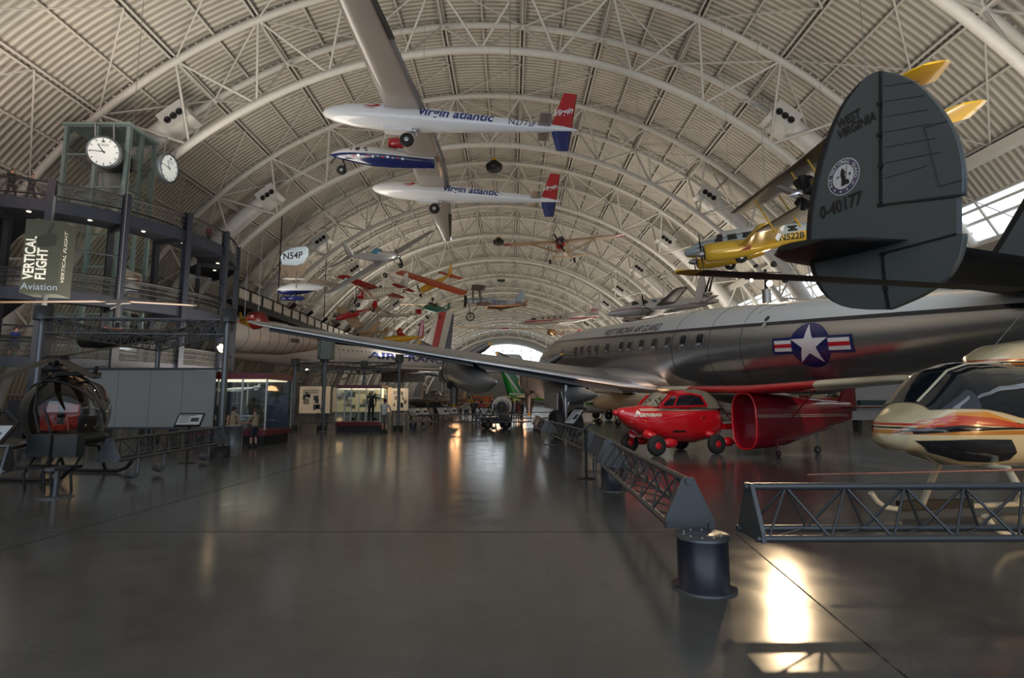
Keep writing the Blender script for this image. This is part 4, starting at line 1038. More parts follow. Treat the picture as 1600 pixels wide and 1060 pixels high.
patch([(-.3, -.18), (.3, -.16), (.2, .2), (-.1, .2)], lambda u, v: q.side(-2.4 - u, .45 + v, 1, .012), dark_pane, t, 'windscreen', 2)
lay('N27', lambda u, v: V((-8.75 - u - v * .35, .1, .55 + v)), ink, t, .5, bold=.015)
for k in (0, .35): 
    b = MB(); b.add([V((-9.0 - k, .09, 1.0)), V((-9.25 - k, .09, 1.0)), V((-9.95 - k * .7, .09, 2.3)), V((-9.8 - k * .7, .09, 2.3))], [(0, 1, 2, 3)]); b.obj('fin_stripe', ink, t)
# yellow and white twin radial
t, q = craft('twin_radial_aircraft', 'white and yellow twin-engined aircraft with twin black propellers and N522B marking', at(1069, 394, 33), (-.97, .22, -.09), (-.03, -.12, 1), 10.4, 14.0, 2.5, banded('twin paint', 'z', [(-2, (.70, .46, .07)), (-.35, (.46, .55, .58)), (.22, (.05, .07, .08)), (.27, (.62, .64, .64))], -2, 2, slope=(.0833, 0, 0), rough=.2, coat=.4), mat('twin wing yellow', (.72, .46, .05), .22, .1, .05, 2, coat=.4), 'low', None, None, .06, .72, 1.5, c_tail=yellow, cab=None, taper=.55, wx=.36,
             secs=[(0, -.1, .1, .1), (-.15, -.1, .3, .28), (-.7, -.06, .48, .46), (-1.6, .05, .62, .62), (-2.4, .16, .7, .78), (-4.5, .18, .72, .8), (-6.5, .18, .55, .6), (-8.5, .2, .3, .34), (-10.2, .22, .08, .1)])
for s in (1, -1):
    n = Fus([(-.9, -.5, .4, .4), (-1.0, -.5, .56, .56), (-2.0, -.5, .58, .58), (-3.2, -.5, .5, .52), (-5, -.55, .1, .12)], 18)
    b = MB(); b.loft([[p + V((0, s * 1.75, 0)) for p in n.ring(x)] for x in (-.9, -1.0, -1.5, -2.0, -2.6, -3.2, -4, -5)]); e = b.obj('engine_cowl', MATS['twin wing yellow'], t)
    b = MB(); b.lathe([(.4, 0), (.05, .01)], (-.89, s * 1.75, -.5), (1, 0, 0), 16); b.obj('cowl_opening', black, e)
    patch([(-.5, -.1), (.45, -.05), (.5, .1), (-.45, .06)], lambda u, v: V((-2.9 - u, s * 1.75 + .5, -.62 + v)), red_fab, e, 'exhaust_slot', 2)
    prop(t, (-.75, s * 1.75, -.5), 1.25, 2, .15, black, steel, None, .2, .1)
    wheel(t, (-2.9, s * 1.75, -1.0), .34, .2, rubber, steel)
patch([(-.3, -.26), (.2, -.26), (.25, .2), (0, .22)], lambda u, v: q.side(-2.0 - u, .5 + v, 1, .012), dark_pane, t, 'windscreen', 2)
for k in range(5): patch([(-.27, -.17), (.27, -.17), (.27, .17), (-.27, .17)], lambda u, v: q.side(-2.75 - k * .85 - u, .42 + v, 1, .012), dark_pane, t, 'window', 1)
patch([(-.6, 0), (.7, .12), (.9, .2), (.5, .22)], lambda u, v: q.side(-.9 - u, -.02 + v, 1, .012), ink, t, 'black_flash', 2)
lay('N522B', q.fn(-5.35, -.22, 1, .012), ink, t, .5, bold=.01)
# open-cockpit yellow biplane hung behind the grey tail fin
bp_up = V((0, -.02, 1))
t = thing('training_biplane', 'yellow-tipped biplane with black radial engine, half hidden behind the grey tail fin', 'airplane', at(1262, 300, 17.0), frame(V((-1, .0, -.22)), bp_up))
q = Fus([(0, 0, .25, .25), (-.2, 0, .42, .42), (-1.5, 0, .48, .55), (-2.6, .05, .4, .5), (-3.9, .1, .14, .2), (-4.3, .1, .04, .08)], 14)
q.build(yellow, t, sub=2)
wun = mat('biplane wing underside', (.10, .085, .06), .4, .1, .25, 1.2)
for nm, z, x, sp in (('upper_wing', .95, .25, 4.9), ('lower_wing', -.1, -.45, 4.75)):
    for sg in (1, -1):
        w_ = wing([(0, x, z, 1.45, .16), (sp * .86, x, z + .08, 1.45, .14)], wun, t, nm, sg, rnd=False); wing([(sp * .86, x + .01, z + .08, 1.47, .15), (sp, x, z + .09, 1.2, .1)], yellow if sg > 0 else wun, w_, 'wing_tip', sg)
for s in (1, -1):
    for y in (.5, 3.2): tubes(t, 'wing_strut', [(V((-.2 - .2, s * y, -.5)), V((.05, s * y, .92))), (V((-1.4, s * y, -.5)), V((-.9, s * y, .92)))], .035, yellow)
b = MB()
for k in range(9):
    a = 2 * pi * k / 9; b.tube((.1, .15 * cos(a), .15 * sin(a)), (.1, .56 * cos(a), .56 * sin(a)), .1, .12, 8)
b.obj('radial_engine', black, t)
prop(t, (.35, 0, 0), 1.25, 2, 1.0, mat('propeller grey', (.2, .2, .2)), steel, None, .14, .12)
fin([(0, -3.3, 0, .8, .1), (.7, -3.5, 0, .5, .06)], yellow, t, 'tail_fin'); wings([(0, -3.3, .1, .8, .08), (1.0, -3.4, .1, .5, .06)], yellow, t, 'tailplane')
for s in (1, -1): wheel(t, (-.5, s * .9, -1.6), .28, .16, rubber, yellow); tubes(t, 'gear_leg', [(V((-.5, s * .4, -.4)), V((-.5, s * .85, -1.6)))], .05, yellow)
cables(t, [(-.3, 3, 1), (-.3, -3, 1)])
# parasol sport plane with letters on its wing tips, folded upwards
t = thing('parasol_aircraft', 'white and blue small aircraft with upturned brown wings, pale blue tips lettered N54P', 'airplane', at(455, 452, 44), frame(V((-.75, -.6, -.12)), V((.1, -.1, 1))))
q = Fus([(1.1, -.1, .05, .05), (.9, -.1, .3, .3), (0, 0, .5, .5), (-1.2, .1, .42, .46), (-2.6, .2, .16, .2)], 14)
q.build(banded('white blue hull', 'z', [(-1, (.012, .02, .10)), (-.12, (.60, .62, .66))], -1, 1, rough=.25), t, sub=2)
iv = t.matrix_world.inverted()
def panel(name, pts, m, par, th=.12):
    P = [iv @ at(*p) for p in pts]; n = (P[1] - P[0]).cross(P[2] - P[0]).normalized()
    return slab(P, n, th, .97).obj(name, m, par), P, n
w_, P, n = panel('wing', [(438, 433, 44), (440, 412, 43), (482, 414, 41.5), (474, 431, 43)], brown_fab, t)
ti, P, n = panel('wing_tip', [(440, 413, 43), (438, 401, 42), (444, 393, 41.5), (460, 387, 41), (478, 385, 40.5), (482, 389, 40.5), (482, 399, 41), (475, 409, 41.5), (465, 414, 42), (452, 414, 42.6)], pale_blue, w_)
o_, ux = iv @ at(444, 407, 41.4), (iv @ at(478, 404, 40.4)) - (iv @ at(444, 407, 41.4)); uy = (iv @ at(444, 396, 41.0)) - o_
lay('N54P', lambda u, v: o_ + ux * (u / 2.55) + uy * (v / .78) + (iv.to_3x3() @ V((0, -.22, 0))), ink, ti, 1, bold=.02)
w_, P, n = panel('wing', [(487, 435, 44), (487, 442, 44), (520, 450, 45), (534, 444, 45.5)], brown_fab, t)
panel('wing_tip', [(534, 443, 45.5), (540, 434, 46), (544, 436, 46), (541, 447, 46), (530, 456, 45.6), (519, 450, 45.1)], pale_blue, w_)
for s in (1, -1):
    b = MB(); b.ell((-.1, s * .95, -.75), (.75, .22, .2), 12, 6); b.obj('wheel_spat', navy_paint, t)
    b = MB(); b.tube((-.1, s * .4, -.3), (-.1, s * .9, -.7), .06); b.obj('gear_leg', navy_paint, t)
b = MB(); b.ell((-.4, 0, .85), (1.1, .55, .12), 12, 6); b.obj('wing_centre', off_white, t)
tubes(t, 'wing_strut', [(V((.2, -.3, -.2)), iv @ at(445, 425, 43)), (V((-.3, .3, -.2)), iv @ at(462, 420, 42.6))], .04, brown_fab)
wings([(0, -2.2, .25, .7, .07), (1.2, -2.3, .27, .5, .05)], pale_blue, t, 'tailplane')
cables(t, [(-.4, 0, .9), (-2.2, 0, .3)])
# long red and white banded glider wing with a dark pod, far off
t = thing('glider', 'far thin aircraft with a long red-banded wing, under the white business jet', 'glider', at(862, 520, 95), frame(V((-.5, -.86, 0))))
q = Fus([(1.2, 0, .1, .1), (.9, 0, .5, .5), (-.6, 0, .55, .6), (-2, .1, .3, .3), (-5, .3, .08, .1)], 12); q.build(copper, t)
iv = t.matrix_world.inverted()
a, e = iv @ at(707, 512, 92), iv @ at(950, 517, 97)
for p in (a, e):
    b = MB(); b.bar(V((0, 0, .6)), p, .5, .12); w_ = b.obj('wing', tan_fab, t)
    b = MB(); m_ = V((0, 0, .6)).lerp(p, .45); m2 = V((0, 0, .6)).lerp(p, .52); b.bar(m_, m2, .54, .16); b.obj('red_band', ink_red, w_)
fin([(0, -4.4, 0, .8, .08), (1.1, -4.7, 0, .5, .05)], copper, t, 'tail_fin')
cables(t, [(0, 0, .6)])
# ------------------------------------------------------------------ curved steel overlook on the left
MC = V((-30.6, 37.4, 0)); MRo, MRi = 10.0, 7.4
def mp(a, r, z): return V((MC.x + r * cos(RD(a)), MC.y + r * sin(RD(a)), z))
A0, A1 = -125, 62
over = thing('curved_overlook', 'dark navy steel curved three-level visitor overlook with mesh railings', 'walkway', MC)
def mo(b, name, m, par=None):               # world-built mesh handed to the overlook
    b.v = [tuple(V(p) - MC) for p in b.v]; return b.obj(name, m, par or over)
def ring_band(z0, z1, r0, r1, a0=A0, a1=A1, n=64):
    b = MB(); b.loft([[mp(a0 + (a1 - a0) * i / n, r0, z0), mp(a0 + (a1 - a0) * i / n, r1, z0), mp(a0 + (a1 - a0) * i / n, r1, z1), mp(a0 + (a1 - a0) * i / n, r0, z1)] for i in range(n + 1)], smooth=False)
    return b
cols_deg = [-118, -96, -76.5, -58.5, -39, -18, 4, 28, 52]
mesh_rail = glass('railing mesh', (.74, .74, .73), .02, .5)
for lv, (zd, zb, rin) in enumerate(((12.55, 11.95, MRi), (7.6, 7.0, MRi), (3.9, 3.4, MRi))):
    d = mo(ring_band(zb + .25, zd, rin, MRo - .12), 'deck', navy_dark)
    mo(ring_band(zb, zd + .05, MRo - .12, MRo), 'fascia_beam', navy)
    for k, a in enumerate(range(-120, 60, 9)):   # small round downlights under the deck
        if k % 2 == 0:
            b = MB(); b.lathe([(.11, 0), (.02, -.03)], mp(a, MRo - 1.3, zb + .22), n=10); mo(b, 'downlight', emis('downlight face', (1., .85, .6), 7))
    b = MB(); n = 70
    b.path([mp(A0 + (A1 - A0) * i / n, MRo - .06, zd + 1.08) for i in range(n + 1)], .07, 6); r = mo(b, 'handrail', black)
    b = MB()
    for h in (.12, .4, .7, .95): b.path([mp(A0 + (A1 - A0) * i / n, MRo - .06, zd + h) for i in range(n + 1)], .016, 4)
    mo(b, 'rail_cable', grey_dark)
    b = MB(); b.loft([[mp(A0 + (A1 - A0) * i / n, MRo - .06, zd + .08), mp(A0 + (A1 - A0) * i / n, MRo - .06, zd + 1.0)] for i in range(n + 1)], False, True, False); mo(b, 'mesh_infill', mesh_rail)
    b = MB(); b.path([mp(A0 + (A1 - A0) * i / n, rin + .06, zd + 1.08) for i in range(n + 1)], .05, 6)
    for h in (.2, .5, .8): b.path([mp(A0 + (A1 - A0) * i / n, rin + .06, zd + h) for i in range(n + 1)], .014, 4)
    mo(b, 'inner_handrail', navy)
# sloping ramp deck between the upper levels
n = 40
b = MB(); b.loft([[mp(-124 + 48 * i / n, MRi - 2.3, 3.9 + 3.7 * i / n), mp(-124 + 48 * i / n, MRi - .2, 3.9 + 3.7 * i / n), mp(-124 + 48 * i / n, MRi - .2, 4.2 + 3.7 * i / n), mp(-124 + 48 * i / n, MRi - 2.3, 4.2 + 3.7 * i / n)] for i in range(n + 1)], smooth=False); mo(b, 'ramp', navy_dark)
b = MB(); b.loft([[mp(-124 + 48 * i / n, MRi - 2.3, 7.6 + 4.9 * i / n), mp(-124 + 48 * i / n, MRi - .2, 7.6 + 4.9 * i / n), mp(-124 + 48 * i / n, MRi - .2, 8. + 4.9 * i / n), mp(-124 + 48 * i / n, MRi - 2.3, 8. + 4.9 * i / n)] for i in range(n + 1)], smooth=False); mo(b, 'ramp', navy_dark)
for k in range(4):
    b = MB(); b.path([mp(-124 + 48 * i / n, MRi - .2, 4.3 + .3 * k + 3.7 * i / n) for i in range(n + 1)], .025, 4); mo(b, 'ramp_rail', grey_metal)
    b = MB(); b.path([mp(-124 + 48 * i / n, MRi - .2, 8.1 + .3 * k + 4.9 * i / n) for i in range(n + 1)], .025, 4); mo(b, 'ramp_rail', grey_metal)
for a in cols_deg:
    b = MB(); p = mp(a, MRo + .02, 0); R = M.Rotation(RD(a), 3, 'Z')
    for o in (-.17, .17): b.box(p + R @ V((o, 0, 6.9)), (.05, .36, 13.8), R)
    b.box(p + V((0, 0, 6.9)), (.32, .05, 13.8), R); mo(b, 'column', navy)
    if a < 40:
        b = MB(); p = mp(a, MRi, 0); b.box(p + V((0, 0, 6.2)), (.3, .3, 12.4), R); mo(b, 'inner_column', navy_dark)
        for zb in (12.1, 7.15, 3.6):
            b = MB(); b.bar(mp(a, MRi, zb), mp(a, MRo, zb), .16, .4); mo(b, 'floor_beam', navy_dark)
for a0, a1, z in ((-96, -76.5, 5.6), (-76.5, -58.5, 5.6), (-58.5, -39, 10.0), (-39, -18, 5.4), (-18, 4, 9.8)):
    b = MB(); b.path([mp(a0 + (a1 - a0) * i / 8, MRo, z) for i in range(9)], .05, 6); mo(b, 'tie_rail', navy)
# straight elevated walkway running down the left side
cw = thing('elevated_walkway', 'long straight elevated walkway with pale rail panels, running down the left side', 'walkway', (-24.2, 44, 0))
def co_(b, name, m, par=None):
    b.v = [(p[0] + 24.2, p[1] - 44, p[2]) for p in b.v]; return b.obj(name, m, par or cw)
b = MB(); b.box((-25.8, 118, 10.35), (3.2, 142, .35)); co_(b, 'deck', navy_dark)
b = MB(); b.box((-24.25, 118, 10.4), (.12, 142, .6)); co_(b, 'fascia_beam', navy_dark)
b = MB(); b.bar((-24.2, 47, 11.75), (-24.2, 189, 11.75), .1, .1); co_(b, 'handrail', black)
pan = mat('pale rail panel', (.62, .60, .56), .5, 0, .06, 2)
for k in range(60):
    y = 47.2 + k * 2.35
    b = MB(); b.box((-24.2, y + 1.15, 11.2), (.04, 1.75, .8)); co_(b, 'rail_panel', pan)
    b = MB(); b.box((-24.15, y, 11.2), (.1, .16, 1.1)); co_(b, 'rail_post', black)
for y in [59.1 + 14.75 * k for k in range(9)]:
    b = MB(); b.bar((-27.2, y, 10.2), (-34.5, y, 10.2), .3, .4); b.bar((-25.8, y, 10.6), (-25.8, y, 22.2), .09); co_(b, 'hanger_beam', navy)
for k in range(9):
    b = MB(); y = 58 + k * 5; b.tube((-24.0, y, 11.6), (-23.3, y - .3, 12.0), .16, .22, 8); b.tube((-24.2, y, 11.4), (-24.0, y, 11.7), .04, n=5); co_(b, 'spotlight', black)

# ------------------------------------------------------------------ glass lift tower with two clocks
TX0, TX1, TY0, TY1, TZ = -28.75, -24.75, 33.4, 35.9, 19.3
tw = thing('glass_lift_tower', 'square glass lift tower with pale green steel frame above the overlook', 'tower', ((TX0 + TX1) / 2, (TY0 + TY1) / 2, 0))
OT = V(((TX0 + TX1) / 2, (TY0 + TY1) / 2, 0))
def to_(b, name, m, par=None):
    b.v = [tuple(V(p) - OT) for p in b.v]; return b.obj(name, m, par or tw)
frame_g = mat('pale green frame', (.27, .36, .36), .35, .2, .06, 2)
tglass = glass('tower glass', (.93, .96, .95), .04, .04)
for x in (TX0, (TX0 + TX1) / 2, TX1):
    for y in (TY0, TY1):
        b = MB(); b.box((x, y, TZ / 2), (.22, .22, TZ)); to_(b, 'post', frame_g)
b = MB(); b.box((TX1, (TY0 + TY1) / 2, TZ / 2), (.2, .2, TZ)); to_(b, 'post', frame_g)
zs = [4, 7, 10, 12.9, 15.2, 17.4, TZ]
for z in zs:
    b = MB()
    for y in (TY0, TY1): b.box(((TX0 + TX1) / 2, y, z), (TX1 - TX0, .09, .1))
    for x in (TX0, TX1): b.box((x, (TY0 + TY1) / 2, z), (.09, TY1 - TY0, .1))
    to_(b, 'rail', frame_g)
for a_, c_ in (((TX0, TY0 - .12), (TX1, TY0 - .12)), ((TX1 + .12, TY0), (TX1 + .12, TY1))):
    for z0, z1 in zip(zs, zs[1:]):
        for t0, t1 in ((0, .5), (.5, 1)):
            x0, y0 = a_[0] + (c_[0] - a_[0]) * t0, a_[1] + (c_[1] - a_[1]) * t0; x1, y1 = a_[0] + (c_[0] - a_[0]) * t1, a_[1] + (c_[1] - a_[1]) * t1
            b = MB(); b.quad((x0, y0, z0), (x1, y1, z0), (x1, y1, z1), (x0, y0, z1)); to_(b, 'glass_panel', tglass)
b = MB(); b.quad((TX0, TY1, 4), (TX1, TY1, 4), (TX1, TY1, TZ), (TX0, TY1, TZ)); b.quad((TX0, TY0, 4), (TX0, TY1, 4), (TX0, TY1, TZ), (TX0, TY0, TZ)); to_(b, 'glass_panel', tglass)
b = MB(); b.box((OT.x, OT.y, TZ + .12), (TX1 - TX0 + .4, TY1 - TY0 + .4, .16)); to_(b, 'roof', frame_g)
b = MB(); b.box((OT.x - .2, OT.y + .6, TZ - 1.5), (1.6, 1.2, 1.2)); b.bar((OT.x - 1, OT.y, 13), (OT.x - 1, OT.y, TZ), .12); b.bar((OT.x + 1, OT.y, 13), (OT.x + 1, OT.y, TZ), .12); to_(b, 'lift_machinery', grey_dark)
clock_face = mat('clock face', (.80, .86, .84), .4, 0, .03, 2, emit=.25)
clock_rim = mat('clock rim', (.22, .26, .28), .3, .5, .06, 3)
def clock(label, c, nrm, r, hang):
    R = frame(nrm); t = thing('hanging_clock', label, 'clock', c, R)
    b = MB(); b.lathe([(r * .95, -.28), (r * 1.06, -.2), (r * 1.06, .12), (r * .99, .17), (r * .93, .1)], (0, 0, 0), (1, 0, 0), 40); b.obj('drum', clock_rim, t)
    b = MB(); b.lathe([(r * .93, .1), (.02, .102)], (0, 0, 0), (1, 0, 0), 40); f = b.obj('dial', clock_face, t)
    g = plane_fn((.115, 0, 0), (0, 1, 0), (0, 0, 1))
    b = MB()
    for i in range(12):
        a = 2 * pi * i / 12; e = V((cos(a), sin(a))); s_ = V((-e.y, e.x)); L = .17
        b.add([g(*(e * r * (.9 - L) + s_ * r * .022)), g(*(e * r * .9 + s_ * r * .022)), g(*(e * r * .9 - s_ * r * .022)), g(*(e * r * (.9 - L) - s_ * r * .022))], [(0, 1, 2, 3)])
    b.obj('hour_mark', ink, f)
    b = MB()
    for i in range(60):
        a = 2 * pi * i / 60
        b.bar(V((.172, r * .935 * cos(a), r * .935 * sin(a))), V((.172, r * 1.02 * cos(a), r * 1.02 * sin(a))), .035, .02)
    b.obj('minute_mark', black, t)
    for ang, L, w, nm in ((RD(90 + 35), .52, .04, 'hour_hand'), (RD(180 - 3), .82, .03, 'minute_hand')):
        e = V((cos(ang), sin(ang))); s_ = V((-e.y, e.x)); g2 = plane_fn((.13, 0, 0), (0, 1, 0), (0, 0, 1)); b = MB()
        b.add([g2(*(-e * r * .12 + s_ * r * w)), g2(*(e * r * L + s_ * r * w * .5)), g2(*(e * r * L - s_ * r * w * .5)), g2(*(-e * r * .12 - s_ * r * w))], [(0, 1, 2, 3)]); b.obj(nm, ink, t)
    lay('ROLEX', lambda u, v: g(u, v + r * .38), ink, f, r * .22, align='CENTER')
    b = MB(); b.add([g(*p) for p in ((-r * .08, r * .62), (r * .08, r * .62), (r * .12, r * .78), (r * .04, r * .68), (0, r * .82), (-r * .04, r * .68), (-r * .12, r * .78))], [tuple(range(7))]); b.obj('crown_mark', ink, f)
    for s in (-.55, .55):
        b = MB(); b.tube((-.05, s * r, r * .85), (-.05, s * r, hang), .05, n=6); b.tube((-.05, s * r, hang), (-1.0, s * r, hang), .04, n=6); b.obj('hanger', steel, t)
    return t
# dial axes: x out of the face, y to the reader's right
def clock_R(n): return n
ck = at(163, 238, 32.3); clock('large round lit clock on the front of the glass tower', ck, V((.22, -1, -.18)), .93, 1.75)
ck2 = at(262, 263, 35.0); clock('second round clock on the side of the glass tower, seen at a slant', ck2, V((1, .0, -.1)), .93, 1.9)

# ------------------------------------------------------------------ hanging square banner column
bnp = at(76, 406, 22)
bn = thing('banner_column', 'olive hanging banner box lettered VERTICAL FLIGHT Aviation', 'sign', (bnp.x, bnp.y, 0), M.Rotation(RD(14), 3, 'Z'))
zt, zb_ = at(72, 350, 22).z, at(72, 462, 22).z
olive = mat('olive banner', (.014, .017, .010), .6, 0, .25, 1.2)
bw = 1.28
b = MB(); b.box((0, 0, (zt + zb_) / 2), (bw, bw * .8, zt - zb_)); bx = b.obj('banner_box', olive, bn)
b = MB(); b.tube((0, 0, 0), (0, 0, zb_), .09, n=10); b.tube((0, 0, zt), (0, 0, zt + 1.2), .05, n=8); b.lathe([(.35, 0), (.33, .04), (.1, .06)], n=16); b.obj('post', grey_metal, bn)
lt = mat('banner grey lettering', (.42, .43, .40), .6, 0, .05, 2)
yf = -bw * .4 - .012
lay('VERTICAL', lambda u, v: V((-.22 - v, yf, zb_ + .55 + u)), lt, bx, .5, bold=.012, sx=.8)
lay('FLIGHT', lambda u, v: V((.2 - v, yf, zb_ + .55 + u)), lt, bx, .5, bold=.012, sx=.8)
lay('Aviation', lambda u, v: V((-.6 + u, yf, zb_ + .14 + v)), mat('banner blue lettering', (.13, .17, .22), .6), bx, .38)
b = MB()
for poly in ([(-.15, 2.3), (.25, 2.55), (.5, 2.35), (.45, 2.0), (.1, 1.9)], [(.1, 2.55), (.3, 2.9), (.36, 2.88), (.2, 2.5)], [(-.3, 2.2), (-.15, 2.3), (.1, 1.92), (-.1, 1.9)]):
    b.add([V((x, yf, zb_ + z)) for x, z in poly], [tuple(range(len(poly)))])
b.obj('helicopter_silhouette', mat('banner dark print', (.003, .004, .002), .6), bx)
lay('VERTICAL FLIGHT', lambda u, v: V((bw / 2 + .012, -.1 - v * 1, zb_ + .5 + u)), lt, bx, .34, sx=.8)

# ------------------------------------------------------------------ hangar barriers: triangular lattice rails on drum posts
bar_grey = mat('barrier grey', (.085, .093, .10), .36, .45, .1, 8)
drum_blue = mat('drum dark blue', (.012, .014, .026), .35, .1, .2, 3)
def lattice(name, label, a, b_, n=None, group='lattice barriers round the exhibits', ends=True):
    a, b_ = V(a), V(b_); a.z = b_.z = 0; L = (b_ - a).length; d = (b_ - a).normalized(); s_ = V((0, 0, 1)).cross(d)
    t = thing(name, label, 'barrier', a, frame(d), group)
    z0, z1, w = .47, .865, .19
    b = MB(); b.tube((0, 0, z1), (L, 0, z1), .032, n=8); b.obj('top_rail', bar_grey, t)
    for s in (-w, w):
        b = MB(); b.tube((0, s, z0), (L, s, z0), .03, n=8); b.obj('bottom_rail', bar_grey, t)
    k = n or max(4, int(L / .62)); b = MB()
    for i in range(k):
        x0, x1 = .1 + (L - .2) * i / k, .1 + (L - .2) * (i + 1) / k; xm = (x0 + x1) / 2
        for s in (-w, w):
            b.tube((x0, s, z0), (xm, 0, z1), .012, n=4, cap=False); b.tube((xm, 0, z1), (x1, s, z0), .012, n=4, cap=False)
        b.tube((x0, -w, z0), (x1, w, z0), .009, n=4, cap=False)
    b.obj('lattice', bar_grey, t)
    if ends:
        for x in (.03, L - .03):
            b = MB(); b.prism([(x, -w - .04, z0 - .03), (x, w + .04, z0 - .03), (x, w + .03, z0 + .06), (x, .05, z1 + .03), (x, -.05, z1 + .03), (x, -w - .03, z0 + .06)], (.035 if x < 1 else -.035, 0, 0)); b.obj('end_plate', bar_grey, t)
    return t
def drum(label, p, first=[None]):
    if first[0] is None:
        t = thing('barrier_post', label, 'post', (0, 0, 0), None, 'drum posts carrying the barriers')
        b = MB(); b.lathe([(.27, 0), (.27, .015), (.215, .03), (.215, .42)], n=28); b.obj('drum', drum_blue, t)
        b = MB(); b.lathe([(.23, .42), (.23, .45), (.01, .452)], n=28); c_ = b.obj('cap_plate', bar_grey, t)
        b = MB()
        for i in range(10):
            a = 2 * pi * i / 10; b.lathe([(.011, .45), (.011, .456), (.004, .458)], (.16 * cos(a), .16 * sin(a), 0), n=6)
        b.obj('bolt', steel, c_)
        b = MB(); b.lathe([(.275, 0), (.275, .016), (.2, .017)], n=28); b.obj('foot_ring', bar_grey, t)
        first[0] = t; o = t; o.location = p
    else: o = dup(first[0], M.Translation(V(p)), label)
    o['label'] = label
    return o
def stand(label, p, first=[None]):
    if first[0] is None:
        t = thing('barrier_stand', label, 'post', p, None, 'thin stands under the barriers')
        b = MB(); b.tube((0, 0, 0), (0, 0, .5), .045, n=10); b.obj('stem', bar_grey, t)
        b = MB(); b.lathe([(.26, 0), (.26, .012), (.05, .02)], n=22); b.obj('foot_plate', bar_grey, t)
        b = MB(); b.box((0, 0, .48), (.16, .34, .05)); b.obj('saddle', bar_grey, t)
        first[0] = t; o = t
    else: o = dup(first[0], M.Translation(V(p)), label)
    return o
X_ = 1.72
drum('dark blue drum post at the open corner of the near right barrier', (1.66, 4.92, 0))
lattice('lattice_barrier', 'near right grey lattice barrier running away beside the red road plane', (1.64, 5.15, 0), (1.8, 9.85, 0))
lattice('lattice_barrier', 'wide grey lattice barrier across the front of the cream helicopter', (2.02, 4.85, 0), (6.4, 4.9, 0), 8)
drum('dark blue drum post beside the nose of the red road plane', (1.84, 10.15, 0))
lattice('lattice_barrier', 'short lattice barrier panel right after the second drum post on the right', (1.84, 10.5, 0), (1.9, 12.6, 0))
stand('thin stand under the short lattice panel by the red road plane', (1.9, 12.75, 0))
lattice('lattice_barrier', 'long far lattice barrier leading back to the airliner wheels', (1.9, 13.1, 0), (1.42, 20.4, 0))
stand('thin stand halfway along the far right barrier', (1.42, 20.6, 0))
lattice('lattice_barrier', 'farthest lattice barrier of the right-hand row', (1.34, 20.9, 0), (1.26, 28.7, 0))
drum('dark blue drum post where the right row meets the cross barrier', (1.4, 30.5, 0))
lattice('lattice_barrier', 'lattice barrier across the aisle under the airliner wing, left of its mid post', (-5.3, 30.6, 0), (-1.4, 30.7, 0))
lattice('lattice_barrier', 'lattice barrier across the aisle under the airliner wing, right of its mid post', (-1.2, 30.7, 0), (1.1, 30.7, 0))
drum('dark blue drum post at the left end of the cross barrier', (-5.5, 30.6, 0))
# left row
lattice('lattice_barrier', 'left lattice barrier in front of the dark bubble helicopter', (-7.75, 10.6, 0), (-8.25, 15.6, 0))
stand('thin stand before the dark bubble helicopter', (-7.65, 9.35, 0))
lattice('lattice_barrier', 'left lattice barrier cut off by the photo edge', (-9.8, 8.6, 0), (-8.3, 9.2, 0), 3)
# barrier-mounted details: black tie-down bench, graphic stands
def info_stand(label, p, fwd_, w=.62, d=.42, tilt=38, z=.93, hd=True, cat='information stand', art=0):
    t = thing('information_stand', label, cat, V((p[0], p[1], 0)), frame(V(fwd_)))
    b = MB(); b.tube((0, 0, 0), (0, 0, z), .03, n=8); b.lathe([(.2, 0), (.2, .012), (.03, .02)], n=18); b.obj('post', black, t)
    c, s = cos(RD(tilt)), sin(RD(tilt)); R = M(((s, 0, c), (0, 1, 0), (-c, 0, s))).transposed()   # local z is out of the panel, facing back and up
    R = M.Rotation(-RD(tilt), 3, 'Y')
    b = MB(); b.box(V((0, 0, z)), (d, w, .04), R); bo = b.obj('board', black, t)
    P = lambda u, v: V((0, 0, z)) + R @ V((v, -u, .024))
    b = MB(); b.add([P(-w * .44, -d * .42), P(w * .44, -d * .42), P(w * .44, d * .36), P(-w * .44, d * .36)], [(0, 1, 2, 3)]); g = b.obj('printed_sheet', mat('printed sheet', (.50, .52, .54), .5, 0, .05, 3), bo)
    Q = lambda u, v: V((0, 0, z)) + R @ V((v, -u, .028))
    for i in range(6):
        b = MB(); v = d * (.18 - .09 * i); b.add([Q(-w * .38, v), Q(-w * .02, v), Q(-w * .02, v + d * .03), Q(-w * .38, v + d * .03)], [(0, 1, 2, 3)]); b.obj('text_line', grey_metal, g)
    b = MB(); b.add([Q(-w * .38, d * .26), Q(w * .2, d * .26), Q(w * .2, d * .31), Q(-w * .38, d * .31)], [(0, 1, 2, 3)]); b.obj('heading', ink_blue, g)
    b = MB(); b.add([Q(w * .06, -d * .2), Q(w * .36, -d * .2), Q(w * .36, d * .1), Q(w * .06, d * .1)], [(0, 1, 2, 3)]); b.obj('picture', ink_blue if art else grey_dark, g)
    return t
info_stand('tilted black information stand on the left barrier by the tall post', (-8.5, 14.5), (-.25, 1, 0), .62, .5, 40, 1.12)
info_stand('big tilted information board cut by the left photo edge', (-9.1, 9.45), (-.2, 1, 0), .8, .7, 40, 1.0, art=1)
info_stand('black tilted information stand beside the airliner main wheels', (2.55, 22.4), (1, .35, 0), 1.0, .9, 50, 1.0)
info_stand('black tilted stand seen from behind next to the red road plane', (1.55, 11.6), (1, -.2, 0), .5, .4, 30, 1.05)

